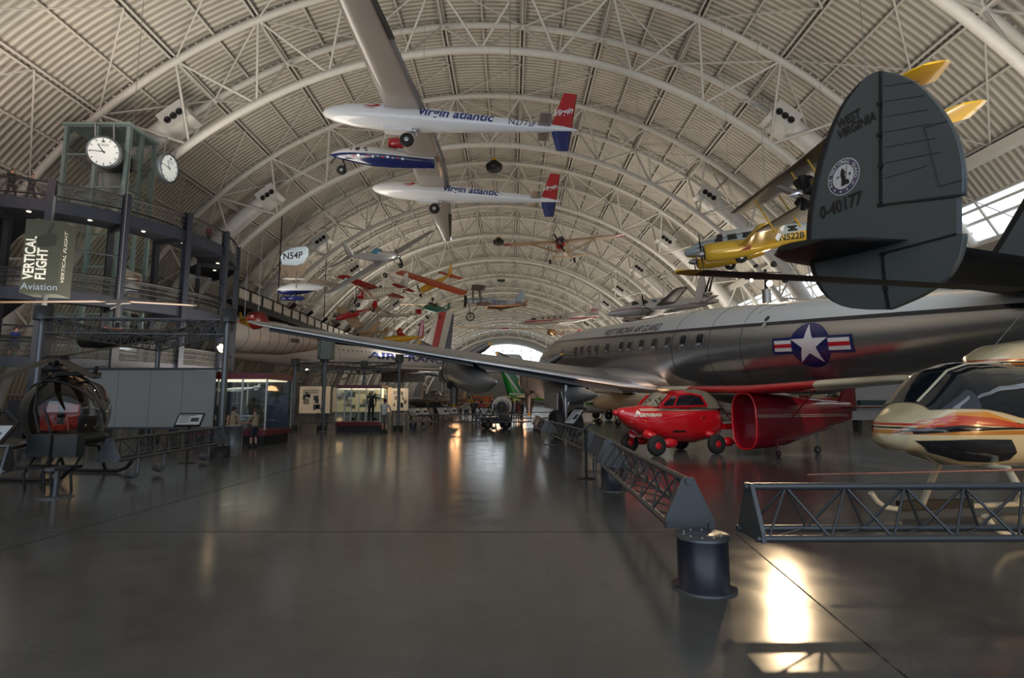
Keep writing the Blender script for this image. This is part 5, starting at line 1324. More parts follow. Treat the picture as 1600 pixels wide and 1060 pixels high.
# ------------------------------------------------------------------ small dark helicopter in its clear bubble, front left
hp2 = V((-9.75, 11.9, 0))
bh = thing('bubble_helicopter', 'small dark green helicopter with clear bubble cabin and two red seats', 'helicopter', hp2, frame(V((.99, -.14, 0))), sc=.88)
dk_green = mat('dark green paint', (.010, .013, .011), .4, 0, .2, 4)
bub = glass('bubble plastic', (.80, .78, .74), .16, .05)
def bring(x):
    t = (x - .1) / 1.0; k = sqrt(max(0.02, 1 - t * t)); return [V((x, .8 * k * cos(2 * pi * j / 22), 1.55 + .92 * k * sin(2 * pi * j / 22))) for j in range(22)]
b = MB(); b.loft([bring(x) for x in (.1, .3, .5, .7, .85, .95, 1.02, 1.07, 1.1)]); b.obj('bubble_canopy', bub, bh)
b = MB(); b.loft([bring(x) for x in (-.75, -.6, -.4, -.2, -.05)]); b.obj('cabin_shell', dk_green, bh)
for a in (55, 90, 125):
    b = MB(); pts = []
    for i in range(12):
        x = -.6 + 1.62 * i / 11; t = (x - .1); k = sqrt(max(.02, 1 - t * t)); pts.append(V((x, .8 * k * cos(RD(a)), 1.55 + .93 * k * sin(RD(a)))))
    b.path(pts, .03, 6); b.obj('canopy_rib', black, bh)
for s in (1, -1):
    b = MB(); b.path([V((.3, s * .79, 1.1)), V((.15, s * .82, 1.6)), V((-.05, s * .62, 2.2)), V((-.1, s * .3, 2.44))], .03, 6); b.path([V((-.1, s * .3, 2.44)), V((.1, s * .7, 2.0)), V((.42, s * .76, 1.5)), V((.55, s * .72, 1.0))], .026, 6); b.obj('door_frame', black, bh)
b = MB(); b.ell((.25, 0, .95), (.95, .68, .22), 16, 6); b.obj('cabin_floor', dk_green, bh)
red_seat = mat('red seat cushion', (.42, .035, .02), .7, 0, .15, 9)
for s in (.3, -.3):
    b = MB(); b.box((.15, s, 1.2), (.42, .4, .14)); b.obj('seat', red_seat, bh)
    b = MB(); b.box((-.08, s, 1.5), (.12, .4, .5)); b.obj('backrest', red_seat, bh)
b = MB(); b.box((.72, 0, 1.22), (.12, .4, .5)); b.tube((.68, 0, 1.0), (.68, 0, .9), .05); b.obj('instrument_panel', black, bh)
for s in (.3, -.3):
    b = MB(); b.path([(.55, s, .98), (.5, s, 1.3), (.46, s, 1.45)], .018, 6); b.obj('control_stick', mat('stick orange', (.4, .12, .05), .4), bh)
b = MB(); b.box((-.9, 0, 1.4), (.5, .7, .9)); b.tube((-.7, .3, 1.2), (-1.2, .3, 1.6), .09); b.tube((-.7, -.3, 1.2), (-1.2, -.3, 1.6), .09); b.obj('engine', black, bh)
b = MB(); b.box((.35, 0, 2.5), (.8, .5, .1)); b.bar((.75, .05, 2.46), (.8, .05, 2.68), .06); b.bar((.8, .05, 2.68), (1.05, .05, 2.68), .02); b.obj('roof_plate', dk_green, bh)
b = MB(); b.tube((-.3, 0, 2.3), (-.3, 0, 2.95), .06, n=8); b.lathe([(.2, 2.55), (.28, 2.62), (.2, 2.72)], (-.3, 0, 0), n=14); b.box((-.3, 0, 2.9), (.5, .16, .12)); b.obj('rotor_mast', black, bh)
for k in range(7):
    a = 2 * pi * k / 7; b = MB(); b.bar((-.3 + .12 * cos(a), .12 * sin(a), 2.72), (-.3 + .28 * cos(a + .5), .28 * sin(a + .5), 2.9), .035); b.obj('rotor_link', black, bh)
iv = bh.matrix_world.inverted(); hub = V((-.3, 0, 2.92))
for tp in (at(322, 519, 15.5), at(-60, 612, 8.6), at(150, 591, 11.0)):
    e = iv @ tp; d = (e - hub); sdv = V((-d.y, d.x, 0)).normalized(); b = MB()
    b.loft([[hub + d * t + sdv * w, hub + d * t + V((0, 0, .03)), hub + d * t - sdv * w, hub + d * t - V((0, 0, .02))] for t, w in ((0, .05), (.06, .06), (.09, .14), (.99, .14), (1, .05))], smooth=False); b.obj('rotor_blade', black, bh)
b = MB()
for y in (.2, -.2): b.tube((-.9, y, 1.5), (-4.6, y * .3, 1.9), .035)
b.tube((-.9, 0, .9), (-4.6, 0, 1.7), .035)
for k in range(8):
    x = -1.1 - k * .45; b.tube((x, .18, 1.52 + k * .04), (x - .3, 0, 1.0 + k * .1), .018, n=5); b.tube((x, -.18, 1.52 + k * .04), (x - .3, 0, 1.0 + k * .1), .018, n=5)
b.obj('tail_boom', dk_green, bh)
for s in (.85, -.85):
    b = MB(); b.path([(1.25, s, .32), (1.1, s, .14), (.85, s, .05), (-1.2, s, .05)], .045, 8); b.obj('skid', black, bh)
    
    for x in (.5, -.7): b = MB(); b.path([(x, 0, .8), (x, s * .7, .7), (x, s, .06)], .04, 6); b.obj('skid_leg', black, bh)
# two dark benches standing at the barrier
for i, (px, lb) in enumerate(((79, 'dark boxy bench seat at the barrier, in front of the bubble helicopter'), (36, 'second dark boxy bench seat, partly behind the left information board'))):
    p = at(px, 742, 9.75 if i == 0 else 9.8); t = thing('bench', lb, 'bench', (p.x, p.y + .35, 0), M.Rotation(RD(8), 3, 'Z'))
    b = MB(); b.box((0, 0, .8), (.38, .24, .4)); b.obj('backrest', mat('dark bench shell', (.022, .026, .025), .5, .1, .2, 4), t)
    for s in (-.16, .16):
        b = MB(); b.path([(s, -.1, .0), (s, -.16, .3), (s, .0, .5), (s, .1, .62)], .025, 6); b.obj('leg', black, t)
    b = MB(); b.box((0, -.1, .42), (.42, .36, .05)); b.obj('seat', black, t)

# ------------------------------------------------------------------ tall post, bin, screens
t = thing('litter_bin', 'grey cylindrical litter bin standing beside the tall grey post', 'bin', (-8.5, 16.75, 0))
b = MB(); b.lathe([(.31, 0), (.31, .02), (.29, .03), (.29, .84), (.31, .86), (.27, .88)], n=26); b.obj('body', grey_metal, t)
b = MB(); b.lathe([(.27, .86), (.1, .84), (.02, .84)], n=20); b.obj('lid', grey_dark, t)

def lamp_head(name, par, c, d, lit=True, r=.11, fm=None):
    c, d = V(c), V(d).normalized(); b = MB(); b.lathe([(r * .6, -.12), (r, 0), (r * 1.05, .12)], c, d, 12); h = b.obj(name, grey_metal, par)
    b = MB(); b.lathe([(r * .92, .124), (.01, .126)], c, d, 12); b.obj('lamp_face', (fm or warm_bulb) if lit else grey_dark, h); return h
def truss_frame(label, posts, beams, heads, zc, group=None):
    o = V((posts[0][0], posts[0][1], 0)); t = thing('lighting_truss', label, 'lighting frame', o, None, group)
    def L(b): b.v = [tuple(V(p) - o) for p in b.v]; return b
    for x, y, z in posts:
        b = MB(); b.tube((x, y, 0), (x, y, z), .085, n=12); po = L(b).obj('post', grey_metal, t)
        b = MB(); b.lathe([(.27, 0), (.27, .3), (.1, .31)], (x, y, 0), n=18); L(b).obj('post_base', black, po)
        b = MB(); b.lathe([(.24, z - .1), (.24, z + .3), (.05, z + .31)], (x, y, 0), n=14); L(b).obj('post_cap', grey_dark, po)
    for i, j in beams:
        a, c = V(posts[i]), V(posts[j]); a.z = c.z = zc; d = (c - a).normalized(); s = V((0, 0, 1)).cross(d); Ln = (c - a).length; b = MB()
        q = [s * .17 + V((0, 0, .0)), s * -.17 + V((0, 0, .0)), V((0, 0, -.42))]
        for e in q: b.tube(a + e, c + e, .03, n=6)
        k = max(4, int(Ln / .4))
        for m in range(k):
            p, n_ = a + d * (Ln * m / k), a + d * (Ln * (m + 1) / k); md = (p + n_) / 2
            for e in q[:2]: b.tube(p + e, md + q[2], .012, n=4, cap=False); b.tube(md + q[2], n_ + e, .012, n=4, cap=False)
            b.tube(p + q[0], n_ + q[1], .01, n=4, cap=False)
        L(b).obj('lattice_beam', grey_metal, t)
    for c, d in heads:
        lamp_head('spotlight', t, V(c) - o, d)
    return t
P_ = [(-8.5, 16.1), (-13.6, 15.6), (-13.9, 21.3)]
truss_frame('triangular grey lighting truss on tall posts above the bubble helicopter', [(x, y, 4.05) for x, y in P_], [(0, 1), (1, 2), (2, 0)],
            [((-9.35, 17.6, 3.45), (-.3, -.8, -.7)), ((-9.75, 18.2, 3.45), (-.2, -.8, -.7)), ((-10.1, 18.9, 3.45), (.1, -.8, -.6))], 4.0)
t = thing('floor_spotlight', '', 'spotlight', (-7.55, 11.2, 0), None, 'grey spotlights along the left barrier')
b = MB(); b.tube((0, 0, .12), (0, 0, .46), .03, n=6); b.obj('bracket', grey_metal, t); lamp_head('spotlight_head', t, (-.1, .0, .14), (-1, .55, .12), True, .09)
t['label'] = 'grey spotlight under the left barrier, nearest to the camera'
dup(t, M.Translation((-7.72, 12.3, 0)), 'grey spotlight under the left barrier, middle one'); dup(t, M.Translation((-8.0, 14.6, 0)), 'grey spotlight under the left barrier, by the bin')
dup(t, M.Translation((-4.7, 30.2, 0)), 'grey spotlight under the cross barrier, left end'); dup(t, M.Translation((1.4, 30.2, 0)), 'grey spotlight under the cross barrier, right end')
dup(t, M.Translation((-.9, 30.3, 0)), 'grey spotlight under the middle of the cross barrier')
# big blank screen wall and lit poster beside it
t = thing('screen_wall', 'large plain grey exhibit screen of four panels, seen from behind', 'screen', at(232, 628, 19.5) * 1)
t.location.z = 0; x0, x1 = at(132, 630, 19.5).x - t.location.x, at(335, 630, 19.5).x - t.location.x; zt, zb_ = at(232, 579, 19.5).z, at(232, 668, 19.5).z
scr = mat('grey screen board', (.235, .245, .235), .55, 0, .04, 1)
for k in range(4):
    b = MB(); a, c = x0 + (x1 - x0) * k / 4, x0 + (x1 - x0) * (k + 1) / 4; b.box(((a + c) / 2, 0, (zt + zb_) / 2), (c - a - .012, .06, zt - zb_)); b.obj('panel', scr, t)
b = MB(); b.bar((x0 - 1, 0, zt + .05), (x1 + .2, 0, zt + .05), .08); b.bar((x0, 0, zb_ - .03), (x1, 0, zb_ - .03), .08); b.obj('frame_rail', grey_dark, t)
for x in (x0 + .1, (x0 + x1) / 2, x1 - .1):
    b = MB(); b.box((x, 0, zb_ / 2), (.1, .1, zb_)); b.lathe([(.3, 0), (.3, .02), (.05, .03)], (x, 0, 0), n=14); b.obj('foot', grey_dark, t)
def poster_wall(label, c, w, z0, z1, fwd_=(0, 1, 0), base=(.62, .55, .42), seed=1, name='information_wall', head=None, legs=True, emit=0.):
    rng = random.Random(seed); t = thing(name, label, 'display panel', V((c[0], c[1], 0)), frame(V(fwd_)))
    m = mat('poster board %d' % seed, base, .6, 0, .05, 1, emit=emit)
    b = MB(); b.box((0, 0, (z0 + z1) / 2), (.08, w, z1 - z0)); bo = b.obj('board', m, t)
    h = z1 - z0; F = lambda u, v: V((-.046, -u, z0 + v))
    for k in range(int(6 + w * 3)):
        pw, ph = rng.uniform(.08, .2) * min(w, 2.5), rng.uniform(.1, .22) * h; u, v = rng.uniform(-w * .45, w * .45 - pw), rng.uniform(.06 * h, .7 * h)
        b = MB(); b.add([F(u, v), F(u + pw, v), F(u + pw, v + ph), F(u, v + ph)], [(0, 1, 2, 3)]); b.obj('photo_print', mat('print %d' % (k % 4), [(.10, .09, .085), (.2, .18, .15), (.06, .08, .10), (.28, .24, .18)][k % 4], .5, 0, .5, 7), bo)
    b = MB()
    for k in range(5): 
        v = h * (.86 - .03 * k); b.add([F(-w * .4, v), F(w * (.1 + .05 * (k % 2)), v), F(w * (.1 + .05 * (k % 2)), v + .012 * h), F(-w * .4, v + .012 * h)], [(0, 1, 2, 3)])
    b.obj('text_line', grey_dark, bo)
    if legs:
        for s in (-w * .42, w * .42):
            b = MB(); b.box((0, s, z0 / 2), (.07, .07, z0)); b.box((0, s, .02), (.5, .08, .04)); b.obj('leg', grey_dark, t)
    return t
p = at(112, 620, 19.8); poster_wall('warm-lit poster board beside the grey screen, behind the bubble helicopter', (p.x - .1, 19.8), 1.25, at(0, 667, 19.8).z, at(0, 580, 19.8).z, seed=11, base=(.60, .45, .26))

# ------------------------------------------------------------------ display cases
def show_case(label, c, w, d, h, zbase, ztop, fwd_=(0, 1, 0)):
    t = thing('display_case', label, 'display case', V((c[0], c[1], 0)), frame(V(fwd_)))
    b = MB(); b.box((0, 0, zbase * .4), (d * .94, w * .94, zbase * .8)); b.obj('plinth', black, t)
    b = MB(); b.box((0, 0, zbase * .8 + .1), (d, w, .2)); b.obj('base_band', maroon, t)
    b = MB(); b.box((0, 0, h - ztop / 2), (d, w, ztop)); b.obj('top_band', maroon, t)
    z0, z1 = zbase * .8 + .2, h - ztop
    for sx in (-d / 2 + .02, d / 2 - .02):
        for k in range(4):
            y = -w / 2 + .03 + (w - .06) * k / 3; b = MB(); b.box((sx, y, (z0 + z1) / 2), (.05, .05, z1 - z0)); b.obj('corner_post', mat('case post', (.5, .52, .5), .4, .3), t)
        b = MB(); b.quad((sx, -w / 2 + .05, z0), (sx, w / 2 - .05, z0), (sx, w / 2 - .05, z1), (sx, -w / 2 + .05, z1)); b.obj('glass_pane', pane, t)
    for sy in (-w / 2 + .02, w / 2 - .02):
        b = MB(); b.quad((-d / 2 + .05, sy, z0), (d / 2 - .05, sy, z0), (d / 2 - .05, sy, z1), (-d / 2 + .05, sy, z1)); b.obj('glass_pane', pane, t)
    b = MB(); b.box((0, 0, z1 - .03), (d * .8, w * .9, .03)); b.obj('light_panel', emis('case light panel', (1., .86, .62), 1.2), t)
    return t, z0, z1
cp = V((-6.75, 18.1, 0)); cw_, ch = 2.55, at(400, 585, 16.9).z
case1, cz0, cz1 = show_case('tall glass display case with maroon top and base, three visitors in front', (-10.3, 21.1), 2.75, 2.2, at(400, 583, 20.0).z, .45, .22, (0.02, 1, 0))
sh = MB(); sh.box((.3, .2, 1.45), (1.6, 1.7, .02)); sh.obj('glass_shelf', pane, case1)
sh = MB(); sh.box((-.2, .3, .95), (1.4, 1.8, .06)); sh.obj('shelf', steel, case1)
# models inside the case
t, q = craft('model_aircraft', 'white model airliner on the upper shelf of the tall display case', V((-10.95, 20.6, 2.02)), (-1, .0, 0), (0, 0, 1), 1.5, 1.3, .2, white_gloss, white_gloss, 'low', None, None, .02, .08, .22, cab=None, hang=False)
b = MB(); b.tube((-.6, 0, -.08), (-.6, 0, -.5), .012); b.box((-.6, 0, -.5), (.25, .25, .03)); b.obj('model_stand', steel, t)
for k, (x, y, z, col, l) in enumerate(((-10.9, 20.7, .985, steel, 'silver model ship on the lower shelf of the tall case'), (-10.2, 20.9, .985, white_gloss, 'white model boat on the lower shelf of the tall case'))):
    t = thing('model_ship', l, 'model', (x, y, z)); b = MB(); b.loft([[V((-.3, -.02, .1)), V((-.3, .02, .1)), V((-.28, 0, 0))], [V((0, -.07, .1)), V((0, .07, .1)), V((0, 0, 0))], [V((.3, -.03, .1)), V((.3, .03, .1)), V((.28, 0, 0))]]); b.obj('hull', col, t)
    b = MB(); b.box((0, 0, .13), (.25, .07, .06)); b.tube((.05, 0, .15), (.05, 0, .3), .01); b.obj('superstructure', grey_metal, t)
blue_photo = mat('blue photo backdrop', (.03, .05, .10), .5, 0, .4, 1.5)
b = MB(); b.box((.9, -.85, 1.55), (.04, .95, 2.0)); b.obj('photo_backdrop', blue_photo, case1)
b = MB(); b.ell((.86, -.85, 2.2), (.02, .24, .3), 14, 8); b.box((.86, -.85, 1.85), (.03, .12, .5)); b.box((.86, -.85, 1.95), (.03, .5, .12)); b.obj('pilot_print', black, case1)
case2, c2z0, c2z1 = show_case('low glass case with maroon roof holding a dark naval uniform on a dummy', (at(566, 640, 30).x, 30.0), at(601, 640, 29.3).x - at(530, 640, 29.3).x, 1.5, at(566, 602, 29.3).z, .4, .17)
p = at(492, 625, 31.5); poster_wall('warm-lit photo wall left of the naval uniform case', (p.x, 31.5), 1.75, at(0, 646, 31.5).z, at(0, 604, 31.5).z, seed=12, base=(.66, .52, .36), emit=.12)  # slight emission stands in for lamplight on these photo walls
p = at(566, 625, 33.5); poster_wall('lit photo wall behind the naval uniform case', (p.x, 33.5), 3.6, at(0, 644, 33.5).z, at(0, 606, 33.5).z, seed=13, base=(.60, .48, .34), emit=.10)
p = at(612, 625, 33.0); poster_wall('pale panel with a blue picture right of the uniform case', (p.x + .5, 33), 1.0, at(0, 642, 33).z, at(0, 607, 33).z, seed=14, base=(.62, .58, .52))
truss_frame('square grey lighting truss over the photo walls left of the aisle', [(-12.15, 30.5, 3.7), (-10.35, 30.0, 3.9), (-6.25, 30.2, 3.9), (-9.5, 35, 3.9)], [(0, 1), (1, 2), (2, 3), (3, 0)], [((-8.5, 30.1, 3.3), (.1, 1, -.8)), ((-7.4, 30.1, 3.3), (0, 1, -.8)), ((-11.4, 30.3, 3.3), (0, 1, -.8))], 3.75)
p = at(516, 545, 30); t = thing('banner_column', 'grey-green hanging banner box lettered COMMERCIAL, over the photo walls', 'sign', (p.x, 29.4, 0))
zb_, zt = at(0, 562, 29.4).z, at(0, 531, 29.4).z
b = MB(); b.tube((0, 0, 0), (0, 0, zb_), .05, n=8); b.lathe([(.25, 0), (.25, .03), (.05, .04)], n=14); b.obj('post', grey_metal, t)
b = MB(); b.box((0, 0, (zb_ + zt) / 2), (.72, .6, zt - zb_)); bx = b.obj('banner_box', mat('grey green banner', (.16, .19, .16), .6, 0, .3, 2), t)
b = MB(); b.box((-.3, -.302, (zb_ + zt) / 2), (.15, .01, zt - zb_)); b.obj('dark_edge', olive, bx)
lay('COMMERCIAL', lambda u, v: V((-.25 - v, -.312, zb_ + .06 + u)), lt, bx, .15, sx=1)

# dark rotorcraft slung high behind the lighting truss, with a long amber-edged rotor blade
hubw = at(185, 471, 22.0)
t = thing('rotorcraft', 'dark slung rotorcraft with a long amber-brown rotor blade above the lighting truss', 'helicopter', hubw, frame((at(-40, 475, 21.4) - hubw)))
iv = t.matrix_world.inverted()
amber = mat('amber rotor blade', (.05, .024, .006), .6, 0, .2, 2)
for tp in (at(-60, 473, 21.4), at(312, 478, 22.6)):
    e = iv @ tp; d = e.normalized(); sdv = V((-d.y, d.x, 0)).normalized(); b = MB()
    b.loft([[e * k + sdv * w, e * k + V((0, 0, .05)), e * k - sdv * w, e * k - V((0, 0, .03))] for k, w in ((.02, .06), (.1, .07), (.13, .2), (.985, .2), (1, .06))], smooth=False); b.obj('rotor_blade', amber, t)
b = MB(); b.box((0, 0, -.02), (.9, .2, .16)); b.tube((0, 0, 0), (0, 0, -1.35), .07, n=8); b.bar((-.4, 0, .05), (.3, 0, -.3), .06); b.obj('rotor_mast', black, t)
bq = Fus([(1.5, -1.6, .05, .05), (1.3, -1.6, .3, .28), (.5, -1.55, .45, .4), (-.6, -1.5, .4, .34), (-1.6, -1.4, .2, .18)], 14); bq.build(dk_green, t)
b = MB(); b.tube((-1.2, 0, -1.42), (-3.0, 0, -1.15), .1, .06, 10); b.obj('tail_boom', dk_green, t)
b = MB(); b.ell((-3.3, 0, -1.2), (.5, .2, .22), 12, 8); b.obj('tail_pod', black, t)
b = MB(); b.bar((-.4, .0, -1.2), (.4, .2, -1.1), .12, .05); b.obj('orange_fitting', orange_red, t)
cables(t, [(0, 0, .05)])
# ------------------------------------------------------------------ people
cloth = {}
def cm(c, r=.8):
    k = 'cloth %d %d %d' % tuple(int(x * 400) for x in c)
    return mat(k, c, r, 0, .15, 14)
hair_dark = mat('dark hair', (.018, .012, .009), .7, 0, .3, 30); hair_brown = mat('brown hair', (.05, .028, .015), .7, 0, .3, 30)
def person(label, p, face, h=1.74, shirt=(.05, .05, .06), legs=(.03, .035, .05), pose_='stand', hair=hair_dark, shorts=False, sleeves=False, lean=0., fem=False, group=None, seed=0, scarf=None, extra=None, name='person', skin=None, cap=None, z=0.):
    """one continuous figure grown over a jointed skeleton; faces +x in its own frame"""
    t = thing(name, label, 'person' if name == 'person' else 'mannequin', V((p[0], p[1], z)), frame(V((face[0], face[1], 0))), group)
    k = h / 1.74; rng = random.Random(seed)
    J = {}
    hipz, shz = .92 * k, 1.42 * k; sw, hw_ = (.17 if fem else .195) * k, .095 * k
    J['pel'] = V((0, 0, hipz)); J['chest'] = V((lean * .5, 0, 1.2 * k)); J['neck'] = V((lean, 0, 1.47 * k)); J['head'] = V((lean + .03 * k, 0, 1.61 * k))
    st = {'stand': (.04, -.03), 'walk': (.3, -.3), 'wide': (.08, -.1)}[pose_ if pose_ in ('stand', 'walk', 'wide') else 'stand']
    arm = {'stand': ((.05, .03), (.06, .02)), 'walk': ((-.2, -.12), (.2, .3)), 'wide': ((.1, .16), (.05, .04)), 'reach': ((.18, .42), (.2, .46)), 'phone': ((.12, .3), (.1, .3))}.get(pose_, ((.05, .03), (.06, .02)))
    segs = []                                # (a, b, ra, rb, zone)
    P = J['pel']
    segs += [(P + V((0, -.06 * k, 0)), P + V((0, .06 * k, 0)), .135 * k, .135 * k, 'leg'), (P, J['chest'], .135 * k, .15 * k, 'top'), (J['chest'], V((lean * .9, 0, 1.36 * k)), .15 * k, .125 * k, 'top'),
             (V((lean * .9, -sw * .75, shz - .02)), V((lean * .9, sw * .75, shz - .02)), .075 * k, .075 * k, 'top'), (V((lean, 0, 1.4 * k)), J['head'], .058 * k, .055 * k, 'skin')]
    hands = []
    for i, s in enumerate((1, -1)):
        hp = P + V((0, s * hw_, -.03)); an = V((st[i] * .9, s * (.11 if pose_ != 'wide' else .16) * k, .085 * k)); kn = hp.lerp(an, .5) + V((.045 + abs(st[i]) * .12, 0, 0))
        segs += [(hp, kn, .098 * k, .064 * k, 'leg' if True else ''), (kn, an, .06 * k, .042 * k, 'calf'), (an + V((-.05, 0, -.035 * k)), an + V((.16 * k, s * .02, -.045 * k)), .05 * k, .036 * k, 'shoe')]
        sh = V((lean * .9, s * sw, shz)); ax, hx = arm[i]
        el = sh + V((ax, s * .06, -.29 * k)); wr = el + V((hx - ax * .3, -s * .02, (-.25 if hx < .25 else -.05) * k))
        segs += [(sh, el, .058 * k, .044 * k, 'top'), (el, wr, .042 * k, .03 * k, 'fore')]
        d = (wr - el).normalized(); side = V((0, s, 0)); pl_ = wr + d * .05 * k
        segs.append((wr, pl_, .03 * k, .034 * k, 'skin')); hands.append((wr, pl_, d, s))
    b = MB()
    for a, c, ra, rb, zn in segs:
        d = c - a; n = 5
        for q in range(n + 1):
            pass
        b.path([a - d.normalized() * ra * .6, a - d.normalized() * ra * .3, a, a.lerp(c, .5), c, c + d.normalized() * rb * .3, c + d.normalized() * rb * .6], [ra * .5, ra * .9, ra, (ra + rb) / 2, rb, rb * .9, rb * .5], 10)
    H_ = J['head']
    b.ell(H_ + V((.0, 0, .02)), (.095 * k, .076 * k, .118 * k), 16, 10); b.ell(H_ + V((.03 * k, 0, -.045 * k)), (.062 * k, .055 * k, .065 * k), 10, 8)
    b.ell(H_ + V((.1 * k, 0, -.005 * k)), (.022 * k, .014 * k, .024 * k), 8, 6)
    for s in (1, -1): b.ell(H_ + V((-.005, s * .08 * k, .0)), (.02 * k, .012 * k, .03 * k), 8, 6)
    me = b.mesh('person_raw', skin_tone); ob = bpy.data.objects.new('person_raw', me); COL.objects.link(ob)
    md = ob.modifiers.new('r', 'REMESH'); md.mode = 'VOXEL'; md.voxel_size = .017 * k; md.use_smooth_shade = True
    sm = ob.modifiers.new('s', 'SMOOTH'); sm.factor = .5; sm.iterations = 3
    dg = bpy.context.evaluated_depsgraph_get(); me2 = bpy.data.meshes.new_from_object(ob.evaluated_get(dg)); bpy.data.objects.remove(ob); bpy.data.meshes.remove(me)
    mats = [skin or skin_tone, cm(shirt), cm(legs), black]
    me2.materials.clear()
    for m in mats: me2.materials.append(m)
    def near(c):
        best = (9, '')
        for a, e, ra, rb, zn in segs:
            d = e - a; t_ = max(0, min(1, (c - a).dot(d) / max(1e-9, d.length_squared))); q = (c - a - d * t_).length - (ra + (rb - ra) * t_)
            if q < best[0]: best = (q, zn, t_)
        return best
    for f in me2.polygons:
        c = f.center
        if c.z > 1.475 * k: f.material_index = 0; continue
        q, zn, t_ = near(c)
        f.material_index = {'leg': 2, 'calf': 0 if shorts and t_ < .75 else (3 if shorts else 2), 'shoe': 3, 'top': 1, 'fore': 1 if sleeves else 0, 'skin': 0}[zn]
        if zn == 'leg' and c.z > .97 * k: f.material_index = 1
    me2.polygons.foreach_set('use_smooth', [True] * len(me2.polygons))
    me2.name = 'body'; o = bpy.data.objects.new('body', me2); COL.objects.link(o); o.parent = t
    b = MB()                                 # five fingers on each hand
    for wr, pl_, d, s in hands:
        u = V((0, s, 0)); fwd_ = d.cross(u).normalized()
        if fwd_.x < 0: fwd_ = -fwd_
        for j, (off, L) in enumerate(((-.024, .06), (-.008, .075), (.008, .08), (.024, .07))):
            r0 = pl_ + fwd_ * off * k + d * .015; m_ = r0 + d * L * .55 * k - u * .006; e = r0 + d * L * k - u * .022 * k; b.path([r0 - d * .02, r0, m_, e], [.009 * k, .009 * k, .0085 * k, .006 * k], 6)
        r0 = wr + d * .02 + fwd_ * .024 * k; b.path([r0, r0 + fwd_ * .03 * k + d * .02, r0 + fwd_ * .034 * k + d * .05 * k], [.01 * k, .01 * k, .007 * k], 6)
    b.obj('fingers', skin or skin_tone, t)
    b = MB(); rings = []
    for i in range(9):                       # hair over the crown and the back of the head
        a = RD(-25 + 115 * i / 8); rr = []
        for j in range(16):
            e = 2 * pi * j / 16; fr = max(0, cos(e)); aa = max(a, RD(28) * fr + RD(-30) * (1 - fr)); rr.append(H_ + V((.0, 0, .025)) + V((.104 * k * cos(aa) * cos(e) - .006, .086 * k * cos(aa) * sin(e), .13 * k * sin(aa))))
        rings.append(rr)
    b.loft(rings)
    if fem: b.ell(H_ + V((-.06, 0, -.1)), (.06, .085, .16), 10, 8)
    b.obj('hair', hair, t)
    if cap: b = MB(); b.lathe([(.11, .0), (.12, .06), (.06, .1), (.01, .11)], H_ + V((0, 0, .07)), (0, 0, 1), 14); b.box(H_ + V((.11, 0, .075)), (.1, .14, .015)); b.obj('cap', cap, t)
    b = MB()
    for s in (1, -1): b.ell(H_ + V((.085 * k, s * .032 * k, .018 * k)), (.012 * k, .014 * k, .008 * k), 8, 6)
    b.obj('eyes', ink, t)
    b = MB(); b.ell(H_ + V((.088 * k, 0, -.052 * k)), (.008, .022 * k, .006), 8, 5); b.obj('mouth', mat('lips', (.28, .09, .07), .6), t)
    if scarf: b = MB(); b.lathe([(.075 * k, -.05), (.085 * k, 0), (.06 * k, .03)], V((lean, 0, 1.43 * k)), (0, 0, 1), 14); b.obj('neckerchief', scarf, t)
    if extra == 'pack': b = MB(); b.ell((lean - .2 * k, 0, 1.2 * k), (.12, .16, .24), 12, 8); b.obj('backpack', cm((.06, .04, .05)), t)
    return t
tan_shirt = (.26, .20, .12); scarf_b = mat('blue neckerchief', (.02, .16, .26), .7, 0, .1, 9)
def on(px, py, Y): q = at(px, py, Y); return (q.x, q.y)
person('boy in a tan scout shirt and blue neckerchief standing at the glass case', on(397, 690, 19.2), (-1, .35), 1.36, tan_shirt, (.02, .024, .035), 'phone', hair_brown, True, scarf=scarf_b, seed=1)
person('boy in a tan shirt half hidden by the tall post, looking at the case', on(362, 690, 19.0), (.2, 1), 1.42, tan_shirt, (.03, .035, .04), 'stand', hair_dark, True, scarf=scarf_b, seed=2)
person('man in a black shirt behind the tall post', on(343, 690, 18.9), (.3, 1), 1.76, (.012, .012, .014), (.02, .02, .025), 'stand', hair_dark, False, seed=3)
person('dark naval uniform with white cap on a dummy inside the glass case', on(580, 640, 30.0), (.1, -1), 1.70, (.010, .011, .018), (.010, .011, .018), 'stand', hair_dark, False, True, name='uniformed_mannequin', skin=mat('dummy head', (.35, .28, .22), .6), cap=white_matt, z=.52, seed=4)
person('man in a white shirt facing the panels beside the uniform case', on(601, 640, 28.2), (.2, 1), 1.74, (.55, .55, .54), (.16, .15, .13), 'reach', hair_dark, True, seed=5)
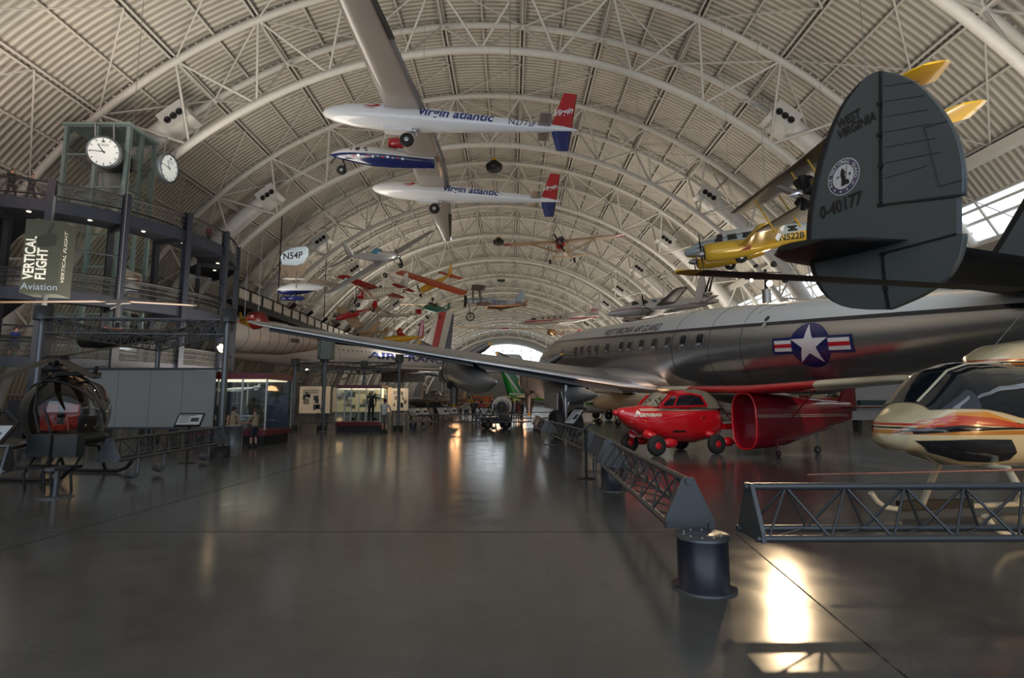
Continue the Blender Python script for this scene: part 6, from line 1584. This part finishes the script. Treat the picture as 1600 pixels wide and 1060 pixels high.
LB = [('person in black standing alone by the far information stands, left of the cross barrier', 668, 39, (.04, .04, .05), (.03, .04, .07), 1.74, 'walk', (-1, .2), False), ('tall person in black right of the other one by the far stands', 682, 40, (.01, .01, .012), (.01, .01, .012), 1.86, 'stand', (.2, 1), False),
      ('distant person in a pale pink top left of the hanging propeller', 696, 44, (.45, .33, .30), (.3, .24, .22), 1.62, 'stand', (.5, 1), True), ('distant person with pale shirt and dark shorts just right of the left propeller', 729, 44, (.28, .27, .22), (.03, .03, .04), 1.72, 'stand', (0, -1), False),
      ('distant person in black with a backpack in the middle of the crowd', 741, 41, (.012, .012, .014), (.015, .016, .02), 1.78, 'wide', (.1, 1), False), ('child in white next to the person with the backpack', 747, 40, (.6, .6, .6), (.2, .22, .26), 1.25, 'stand', (.6, -1), False),
      ('distant person in red shirt behind the white child', 752, 46, (.32, .05, .05), (.05, .05, .06), 1.7, 'stand', (-.6, 1), True), ('woman in a pale blue dress left of the right propeller', 801, 40, (.34, .38, .44), (.34, .38, .44), 1.68, 'stand', (-.3, 1), True),
      ('distant person in a dark red top beside the pale blue dress', 808, 43, (.2, .03, .04), (.06, .05, .05), 1.66, 'stand', (.4, 1), True), ('distant person in pink trousers left of the right propeller', 812, 42, (.3, .12, .12), (.45, .22, .22), 1.6, 'stand', (1, .3), True),
      ('distant person in black closest to the right propeller', 816, 41, (.02, .02, .024), (.03, .03, .035), 1.72, 'stand', (-1, .3), False), ('person in dark coat behind the airliner main wheel', 876, 38, (.03, .036, .05), (.03, .036, .05), 1.74, 'stand', (.4, 1), False),
      ('far person in a green shirt near the orange-lit stalls', 768, 52, (.05, .10, .05), (.04, .04, .05), 1.7, 'walk', (1, .2), False), ('far person in cream near the orange-lit stalls', 720, 54, (.4, .34, .25), (.06, .06, .08), 1.66, 'stand', (-.5, -1), True)]
for i, (lb, px, Y, sc_, lc, h, po, fc, fm) in enumerate(LB):
    person(lb, on(px, 640, Y), fc, h, sc_, lc, po, [hair_dark, hair_brown][i % 2], i % 3 == 0, i % 2 == 1, fem=fm, seed=20 + i, extra='pack' if 'backpack' in lb and 'child' not in lb else None, group=None)
# people up on the overlook
def onring(px, py, zd, r): 
    d = ray(px, py); o = V((0, 0, EYE)); best = None
    for i in range(200, 700):
        q = o + d * (i / 10); rr = sqrt((q.x - MC.x) ** 2 + (q.y - MC.y) ** 2)
        if rr < r: return (q.x, q.y)
    return (MC.x, MC.y - r)
person('man in black walking along the top of the overlook, far left', onring(17, 290, 12.55, 9.3), (1, -.3), 1.8, (.01, .01, .012), (.015, .016, .02), 'walk', hair_dark, False, True, z=12.55, seed=41)
person('man in dark clothes right behind the first walker on the overlook', onring(48, 297, 12.55, 9.2), (1, -.3), 1.7, (.012, .012, .016), (.02, .02, .025), 'walk', hair_dark, False, True, z=12.55, seed=42)
person('visitor with a dark backpack leaning on the overlook rail, near its right bend', onring(289, 356, 12.55, 9.2), (-.3, 1), 1.6, (.02, .03, .06), (.03, .03, .04), 'stand', hair_brown, False, True, z=12.55, seed=43, extra='pack')
person('visitor in a red jacket at the right bend of the overlook', onring(325, 378, 12.55, 9.2), (.3, 1), 1.45, (.25, .03, .03), (.03, .03, .04), 'stand', hair_dark, False, True, z=12.55, seed=44)
person('visitor in a blue shirt on the middle overlook deck, far left', onring(24, 520, 3.9, 8.8), (1, -.2), 1.72, (.02, .04, .20), (.05, .05, .06), 'walk', hair_dark, True, False, z=3.9, seed=45)

# ------------------------------------------------------------------ slender white delta airliner behind, left of the aisle
cn = V((at(318, 566, 52).x, 52, at(318, 568, 52).z + 1.0))
ctl = at(705, 540, 104); ctl.z = cn.z + 1.9
cf_ = (cn - ctl).normalized()
conc = thing('delta_airliner', 'long slender white airliner with needle nose lettered AIR FRANCE in blue', 'airplane', cn, frame(cf_))
cb2 = Fus([(0, -.12, .03, .03), (-2.3, -.08, .3, .26), (-5.3, .0, .72, .62), (-8.3, .15, 1.05, .98), (-10.3, .42, 1.22, 1.32), (-12.3, .5, 1.36, 1.52), (-15, .5, 1.42, 1.62), (-40, .5, 1.44, 1.65), (-48, .7, 1.1, 1.25), (-56, 1.0, .35, .4), (-58, 1.05, .04, .04)], 28)
cwhite = mat('delta airliner white', (.60, .60, .61), .3, 0, .04, .5, coat=.2)
cb2.build(cwhite, conc, sub=2)
b = MB()
DW = [(1.2, -14, 0), (2.2, -22, 0), (4.2, -32, -.1), (8, -41, -.25), (11.5, -49, -.4), (12.6, -52.5, -.5)]
for sg in (1, -1):
    b = MB(); rings = []
    for y, x, z in DW: rings.append([V((x, sg * y, z - .8)), V((x - (x + 54) * .4, sg * y, z - .55)), V((-54, sg * y, z - .8)), V((x - (x + 54) * .4, sg * y, z - 1.05))])
    b.loft(rings); b.obj('wing', cwhite, conc)
    b = MB(); b.box((-47, sg * 5.5, -2.0), (11, 2.6, 1.6)); b.obj('engine_box', mat('engine box', (.34, .32, .30), .5), conc)
fin([(1.8, -38, 0, 16.5, .5), (3.4, -43.5, 0, 11.5, .45), (10.4, -50.5, 0, 6.0, .3)], banded('tricolour fin', 'x', [(-60, (.015, .03, .15)), (-50.4, (.64, .63, .62)), (-47.6, (.45, .02, .03)), (-44.9, (.62, .61, .60))], -60, -38, slope=(0, 0, .5), rough=.35), conc, 'tail_fin', rnd=False)
iv = conc.matrix_world.inverted()
def conc_at(px, y=1.43):
    o = iv @ V((0, 0, EYE)); d = iv.to_3x3() @ ray(px, 560); return (o + d * ((y - o.y) / d.y)).x
xa, xb = conc_at(575), conc_at(702); vs_, f_ = text_mesh('AIR FRANCE', 1, sx=1.); tw_ = max(v[0] for v in vs_)
lay('AIR FRANCE', lambda u, v: cb2.side(xa - u * (xa - xb) / tw_, .5 + v * 1.35, 1, .03), ink_blue, conc, 1.0, bold=.03, shear=.15)
for pts in ([(-8.5, .8), (-9.2, 1.2), (-9.6, 1.3), (-9.5, .95)], [(-9.8, .95), (-9.85, 1.34), (-10.4, 1.42), (-10.5, 1.0)], [(-6.6, .4), (-8.2, .78), (-8.2, 1.0), (-7.4, .8)]):
    for sg in (1, -1): patch(pts, lambda u, v: cb2.side(u, v, sg, .02), dark_pane, conc, 'cockpit_window', 2)
for k in range(22): patch(ngon(0, 0, .12, 8), lambda u, v: cb2.side(-16 - k * 1.0 - u, 1.35 + v, 1, .02), dark_pane, conc, 'window', 1)
for x in (-9.7, -17, -19):
    b = MB(); b.path([cb2.side(x, cb2.sec(x)[0] + cb2.sec(x)[2] * sin(RD(a)), 1, .01) for a in range(-60, 85, 8)], .012, 4); b.obj('panel_seam', grey_dark, conc)
b = MB(); b.loft([[cb2.side(-10.6, -.2, 1, .0), cb2.side(-10.6, -.12, 1, .3), cb2.side(-13.2, -.2, 1, .25), cb2.side(-13.2, -.3, 1, 0)]] * 1 + [[cb2.side(-10.6, -.25, 1, .0), cb2.side(-10.6, -.2, 1, .25), cb2.side(-13.2, -.28, 1, .2), cb2.side(-13.2, -.35, 1, 0)]]); b.obj('nose_strake', cwhite, conc)
b = MB(); b.box((-22, 1.44, -.35), (3.5, .2, .12)); b.obj('door_sill', ink, conc)
for x, y in ((-17.5, 0), (-43, 4), (-43, -4)):
    g = -(cn.z + x * cf_.z) / 1; b = MB(); b.tube((x, y, -.8), (x, y, g + .6), .16, n=10); b.tube((x - 1.6, y, -.9), (x, y, g + 1.2), .1, n=8); b.tube((x - .2, y - .5, g + .6), (x - .2, y + .5, g + .6), .08); b.obj('landing_gear_strut', steel, conc)
    for s in (-.45, .45): wheel(conc, (x, y + s, g + .55), .55, .35, rubber, grey_metal)
# bulky white jet airliner body behind it, coming from under the overlook
p0, p1 = at(372, 522, 48), at(522, 540, 64); 
wj = thing('jet_airliner', 'broad pinkish white jet fuselage with panel seams behind the overlook, orange wing beyond', 'airplane', p0, frame((p0 - p1)))
qb = Fus([(2, 0, .4, .4), (1.4, 0, 1.2, 1.2), (0, 0, 1.62, 1.62), (-6, 0, 1.6, 1.6), (-10, .05, 1.15, 1.15), (-14, .1, .55, .55), (-16, .1, .2, .2)], 26)
qb.build(mat('pinkish white skin', (.58, .53, .50), .35, .1, .05, .6), wj, sub=2)
for k in range(8):
    x = .5 - k * 1.4; b = MB(); b.path([qb.side(x, qb.sec(x)[0] + qb.sec(x)[2] * sin(RD(a)), 1, .012) for a in range(-70, 89, 8)], .02, 4); b.obj('panel_seam', grey_dark, wj)
for k in range(5): patch([(-.11, -.2), (.11, -.2), (.11, .2), (-.11, .2)], lambda u, v: qb.side(-5.6 - k * .34 - u, -.2 + v, 1, .03), black, wj, 'vent_slot', 1)
b = MB(); b.prism([(-9, 1.0, .2), (-11.5, .8, .7), (-15, 2.0, .5), (-14, 2.6, .3)], (0, 0, .2)); b.obj('orange_wing', yellow, wj)
tubes(wj, 'hanger', [(V((-3, -.6, 1.4)), V((-3, -.6, 2.35))), (V((-8, -.6, 1.2)), V((-8, -.6, 2.2)))], .05, grey_dark)
# red and yellow nose near the overlook
t, q = craft('racing_aircraft', 'red and yellow lettered aircraft nose poking out beside the overlook', at(414, 498, 43.0), (1, -.35, .12), (0, 0, 1), 2.6, 2.4, .6, banded('red yellow nose', 'x', [(-8, yellow and (.25, .15, .02)), (-1.1, (.08, .006, .006))], -8, 1), red_fab, 'mid', None, None, 0, .75, .9, cab=None)
for x_ in (-.62, -.98): patch([(-.14, -.1), (.14, -.14), (.14, .12), (-.14, .16)], lambda u, v: q.side(x_ + u, .16 + v, -1, .02), mat('pale pink panel', (.42, .22, .20), .6), t, 'pale_panel', 2)
lay('EA', lambda u, v: q.side(-1.75 + u * .8, .0 + v, -1, .02), ink, t, .3)

# ------------------------------------------------------------------ exhibits standing under and behind the wings
def ground_craft(label, px, Y, fwd_, L, span, body, wing_m, fat=.7, name='exhibit_aircraft', wz='low', **k):
    p = on(px, 640, Y); gz = fat + .75 + .22
    return craft(name, label, V((p[0], p[1], gz)), fwd_, (0, 0, 1), L, span, 1.9, body, wing_m, wz, hang=False, fat=fat, **k)
dull_green = mat('drab olive', (.045, .05, .035), .5, .1, .2, 2); dull_silver = mat('dull silver', (.26, .26, .26), .35, .6, .15, 1)
ground_craft('dark drab fighter parked under the white delta airliner', 640, 50, (-.5, -.87, 0), 9, 9, dull_green, dull_green, .7)
ground_craft('dull silver propeller aircraft in the gloom behind the left propeller', 712, 68, (.6, -.8, 0), 9, 10, dull_silver, dull_silver, .75)
ground_craft('yellow nosed trainer among the far crowd', 741, 86, (.3, -.95, 0), 8, 9, yellow, dull_silver, .6)
ground_craft('grey far aircraft with its wing across the far stalls', 775, 124, (.8, -.6, 0), 9, 12, dull_silver, dull_silver, .7)
ground_craft('pale high-winged aircraft parked behind the nose of the red road plane', 925, 37, (-.9, -.4, 0), 7, 9, cream, off_white, .6, wz='high')
ground_craft('bright yellow aircraft half hidden behind the airliner main gear', 990, 58, (-.95, -.2, 0), 8, 11, yellow, off_white, .7, wz='high')
ground_craft('white aircraft beyond the roof of the red road plane', 1085, 64, (.9, -.4, 0), 8.5, 9, us_white, us_white, .65)
ground_craft('dark red aircraft far right under the big airliner', 1330, 38, (.8, .5, 0), 6, 6, red_fab, red_fab, .5)
ground_craft('small silver fighter left of the aisle behind the photo walls', 545, 38.5, (-.6, -.8, 0), 7, 8, dull_silver, dull_silver, .7)
# green and white tailed jet
gp = on(800, 600, 47); gt = thing('green_tailed_jet', 'white jet with a bright green striped tail fin behind the right propeller', 'airplane', (gp[0] + 9, gp[1] + 2, 1.5), frame(V((1, .22, -.02))))
gq = Fus([(6, -.2, .1, .1), (4, 0, .8, .8), (0, 0, 1.1, 1.1), (-4, .1, .9, .9), (-7, .3, .45, .5), (-9.5, .5, .12, .15)], 20)
gq.build(banded('green striped body', 'z', [(-2, (.55, .55, .53)), (-.5, (.10, .38, .05)), (-.2, (.55, .55, .53)), (-.05, (.02, .2, .06)), (.3, (.6, .6, .58))], -2, 2, slope=(.08, 0, 0), rough=.3), gt, sub=2)
gf_m = banded('green striped fin', 'x', [(-14, (.02, .16, .05)), (-9.1, (.03, .30, .05)), (-8.2, (.58, .60, .58)), (-8.0, (.02, .16, .06)), (-7.3, (.5, .53, .52))], -14, -4, slope=(0, 0, .75), rough=.3)
fin([(.4, -6.0, 0, 3.6, .3), (4.0, -8.6, 0, 2.1, .2)], gf_m, gt, 'tail_fin', rnd=False)
wings([(0, -7.2, .3, 1.9, .16), (3.2, -8.6, .35, 1.0, .1)], yellow, gt, 'tailplane')
wings([(0, 1.5, -.7, 2.8, .3), (7, -.2, -.4, 1.4, .2)], us_white, gt)
for y in (1.5, -1.5): b = MB(); b.tube((-1, y, -.7), (-1, y, -1.1), .1); b.obj('gear_leg', steel, gt); wheel(gt, (-1, y, -1.15), .35, .2, rubber, grey_metal)
b = MB(); b.tube((4, 0, -.6), (4, 0, -1.2), .08); b.obj('gear_leg', steel, gt); wheel(gt, (4, .1, -1.22), .28, .2, rubber, grey_metal)
# jet engine display with white octagonal surround
ep = on(784, 633, 38); t = thing('jet_engine_display', 'round jet engine mouth in a white octagonal frame, far down the aisle', 'jet engine', (ep[0], ep[1], .1), frame(V((0, -1, 0))), sc=.78)
b = MB(); b.lathe([(.5, .05), (.62, .02), (.68, -.1), (.66, -1.6), (.4, -2.2)], (0, 0, 1.45), (1, 0, 0), 24, cap=False); b.obj('engine_casing', steel, t)
b = MB(); b.lathe([(.5, -.12), (.05, -.1)], (0, 0, 1.45), (1, 0, 0), 24); fd = b.obj('fan_face', black, t)
b = MB()
for i in range(18):
    a = 2 * pi * i / 18; b.bar((-.08, .12 * cos(a), 1.45 + .12 * sin(a)), (-.08, .48 * cos(a + .15), 1.45 + .48 * sin(a + .15)), .035, .01)
b.obj('fan_blade', grey_metal, fd); b = MB(); b.lathe([(.14, -.1), (.08, .05), (.01, .12)], (0, 0, 1.45), (1, 0, 0), 14); b.obj('spinner', mat('brass spinner', (.5, .35, .12), .3, .7), t)
b = MB(); oc = ngon(0, 1.45, .95, 8, pi / 8); b.loft([[V((-.2, y, z)) for y, z in oc], [V((-.2, y * .74, 1.45 + (z - 1.45) * .74)) for y, z in oc], [V((-.3, y * .74, 1.45 + (z - 1.45) * .74)) for y, z in oc], [V((-.3, y, z)) for y, z in oc]], False, False); b.obj('octagon_frame', white_matt, t)
for s in (-.6, .6): b = MB(); b.bar((-.4, s, 0), (-.4, s * .7, .9), .1); b.bar((-1.4, s, 0), (-1.4, s * .7, .9), .1); b.obj('stand_leg', grey_metal, t)
# far exhibit boards, warm display light put into their colour and emission
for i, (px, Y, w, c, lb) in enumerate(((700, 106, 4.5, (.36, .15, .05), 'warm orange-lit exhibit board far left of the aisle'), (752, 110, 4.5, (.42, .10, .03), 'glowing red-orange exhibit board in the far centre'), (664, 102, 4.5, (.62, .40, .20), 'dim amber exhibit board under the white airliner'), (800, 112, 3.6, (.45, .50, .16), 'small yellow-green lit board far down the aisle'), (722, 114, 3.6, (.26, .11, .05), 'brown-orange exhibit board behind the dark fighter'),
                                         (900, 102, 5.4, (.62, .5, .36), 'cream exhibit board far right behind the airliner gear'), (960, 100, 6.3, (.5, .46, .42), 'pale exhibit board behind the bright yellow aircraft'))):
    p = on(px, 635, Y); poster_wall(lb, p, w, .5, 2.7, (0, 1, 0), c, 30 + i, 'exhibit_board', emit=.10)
for i, (px, Y) in enumerate(((648, 35), (660, 36.5), (692, 38), (706, 40), (760, 36))):
    p = on(px, 640, Y); info_stand('white-topped black information stand in the far cluster, %s from the left' % ('first', 'second', 'third', 'fourth', 'fifth')[i], p, (-.6, .9, 0), .9, .8, 45, .95)
# fence lines beyond
for i, (xa_, xb_, Y, lb) in enumerate(((740, 790, 37, 'far lattice barrier behind the jet engine display'), (795, 870, 37.5, 'far lattice barrier behind the right propeller'), (610, 650, 33, 'lattice barrier left of the far information stands'), (960, 1050, 33, 'far lattice barrier behind the nose of the red road plane'), (1060, 1150, 33.5, 'far lattice barrier behind the rear of the red road plane'), (470, 520, 29.6, 'lattice barrier under the warm-lit photo wall'))):
    a, c = on(xa_, 640, Y), on(xb_, 640, Y); lattice('lattice_barrier', lb, (a[0], a[1], 0), (c[0], c[1], 0))
# tug behind the cross barrier
p = on(775, 640, 32.5); t = thing('tow_tractor', 'low dark tow tractor with a raised lever behind the cross barrier', 'tractor', (p[0], p[1], 0), frame(V((-1, -.2, 0))))
b = MB(); b.box((0, 0, .5), (1.7, .9, .35)); b.box((-.5, 0, .8), (.5, .8, .3)); b.obj('chassis', grey_dark, t)
b = MB(); b.tube((.3, 0, .6), (.1, 0, 1.25), .03); b.path([V((.1, .2 * cos(i * pi / 6), 1.25 + .2 * sin(i * pi / 6))) for i in range(12)], .02, 5, closed=True); b.tube((-.9, .1, .5), (-1.0, .1, 1.5), .05); b.tube((.8, 0, .5), (.2, 0, 1.6), .03); b.obj('steering_column', black, t)
for x in (.55, -.55):
    for y in (.42, -.42): wheel(t, (x, y, .27), .27, .18, rubber, grey_metal)
# white building-like exhibit wall far right
p = on(1405, 596, 30); t = thing('exhibit_wall', 'white exhibit wall behind the tail of the road plane, far right', 'display wall', (p[0], p[1], 0))
b = MB(); b.box((0, 0, 1.9), (6, .2, 2.6)); b.obj('board', mat('far white wall', (.45, .44, .42), .6), t)
b = MB(); b.box((0, -.3, 1.5), (5, .3, .35)); b.obj('dark_band', mat('teal band', (.05, .08, .09), .5), t)
for s in (-2.5, 2.5): b = MB(); b.box((s, 0, .3), (.15, .5, .6)); b.obj('foot', grey_dark, t)
# steel mast with spotlights above the airliner
flood_face = emis('floodlight face', (1., .78, .5), 60)
mpz = at(1197, 448, 33.5); t = thing('floodlight_mast', 'steel mast with glowing floodlights rising behind the airliner roof', 'floodlight', (mpz.x, mpz.y, 0))
b = MB(); b.tube((0, 0, 0), (0, 0, mpz.z - .2), .26, n=14); b.obj('mast', steel, t)
b = MB(); b.bar((-1.3, 0, mpz.z + .5), (1.0, 0, mpz.z + .5), .1); b.bar((-1.3, 0, mpz.z + .9), (1.0, 0, mpz.z + .9), .06); b.tube((0, 0, mpz.z - .3), (0, 0, mpz.z + 1.1), .1); b.obj('cross_arm', grey_dark, t)
for x, z, lit in ((-.05, .1, 1), (-1.15, .3, 1), (.95, .3, 0), (-.8, 1.2, 0), (.3, 1.3, 0)):
    lamp_head('floodlight', t, (x, -.45, mpz.z + z), (.0 if lit else .5, -1, -.25 if lit else .3), bool(lit), .2 if x > -.5 else .11, flood_face)
# ------------------------------------------------------------------ light
w = bpy.data.worlds.new('World'); SC.world = w; w.use_nodes = True
bg = w.node_tree.nodes['Background']; bg.inputs[0].default_value = (.72, .82, 1., 1); bg.inputs[1].default_value = .5
def area(name, loc, rot, size, power, col=(1, .93, .82), sy=None):
    l = bpy.data.lights.new(name, 'AREA'); l.energy = power; l.color = col; l.size = size
    if sy: l.shape = 'RECTANGLE'; l.size_y = sy
    o = bpy.data.objects.new(name, l); COL.objects.link(o); o.location = loc; o.rotation_euler = rot
    return o
def spot(name, loc, tgt, power, ang=40, col=(1, .75, .45), rad=.1, blend=.5):
    l = bpy.data.lights.new(name, 'SPOT'); l.energy = power; l.color = col; l.spot_size = RD(ang); l.spot_blend = blend; l.shadow_soft_size = rad
    o = bpy.data.objects.new(name, l); COL.objects.link(o); o.location = loc
    d = V(tgt) - V(loc); o.rotation_euler = d.to_track_quat('-Z', 'Y').to_euler(); return o
for sx_, y, x, z in ((-1, 18, 15, 4.5), (-1, 32, 15, 4.5), (-1, 84, 13, 9), (-1, 122, 16, 5), (-1, 165, 16, 5), (-1, 205, 16, 5), (1, 15, 19, 5), (1, 60, 19, 5), (1, 92, 18, 5), (1, 125, 16, 5), (1, 165, 16, 5), (1, 205, 16, 5)):
        area('uplight', (XC + x * sx_, y, z), (pi, RD(14) * sx_, 0), 8, 2500, (1, .90, .76), 14)
# daylight from the glazed entrance behind the camera
area('entrance_daylight', (-4, -15, 9), (RD(80), 0, 0), 40, 3000, (.78, .88, 1.), 14)
# exhibit spotlights, with two added lamps among them
spot('glare_spot', (mpz.x, mpz.y - .4, mpz.z + 2.0), (2.4, 5.4, 0), 6500, 26, (1, .72, .42), .22)  # added unseen lamp above the mast heads, draws the glare on the floor
spot('car_spot', (1.0, 12.0, 5.0), (4.3, 15.8, .9), 420, 36, (1, .85, .7), .08)
spot('helicopter_spot', (9.2, 3.2, .5), (6.6, 6.6, .9), 420, 60, (1, .66, .30), .08)
spot('wing_root_spot', (5.0, 18.5, .3), (5.6, 23.5, 2.6), 900, 60, (1, .62, .42), .15)
spot('nacelle_spot', (.4, 24.2, .3), (1.4, 29.5, 2.8), 500, 60, (1, .62, .45), .15)
spot('fuselage_fill', (8.5, 4, 12.5), (7.2, 19, 4.6), 3000, 50, (.95, .95, 1.), .5)  # added lamp in mid-air, brightens the top of the airliner body
spot('roof_glow', (-20, 16, 15), (-31, 26, 19), 2200, 80, (1, .58, .42), .5)
spot('poster_spot', (-16.4, 18.4, 3.3), (-16.2, 19.8, 1.6), 90, 60, (1, .7, .38), .1)
spot('cockpit_spot', (-8.6, 12.6, 2.9), (-9.9, 11.8, 1.3), 60, 60, (1, .6, .4), .08)
for x_, y_, tx, ty in ((-11.4, 30.2, -11.4, 31.5), (-8.8, 31.6, -8.6, 33.4), (-7.0, 31.6, -7.4, 33.4)):
    spot('photo_wall_spot', (x_, y_, 3.4), (tx, ty, 1.4), 130, 80, (1, .74, .44), .1)
for x_, y_ in ((-6, 62), (-2, 68), (1, 66), (8, 58)):
    l = bpy.data.lights.new('stall_lamp', 'POINT'); l.energy = 240; l.color = (1, .5, .22); l.shadow_soft_size = .6
    o = bpy.data.objects.new('stall_lamp', l); COL.objects.link(o); o.location = (x_, y_ - 3, 2.6)
SC.view_settings.view_transform = 'Standard'
SC.cycles.use_denoising = True
SC.cycles.max_bounces = 6; SC.cycles.diffuse_bounces = 3; SC.cycles.glossy_bounces = 3; SC.cycles.transmission_bounces = 3; SC.cycles.transparent_max_bounces = 10
SC.cycles.sample_clamp_indirect = 4.0; SC.cycles.caustics_reflective = False; SC.cycles.caustics_refractive = False
SC.cycles.use_light_tree = True
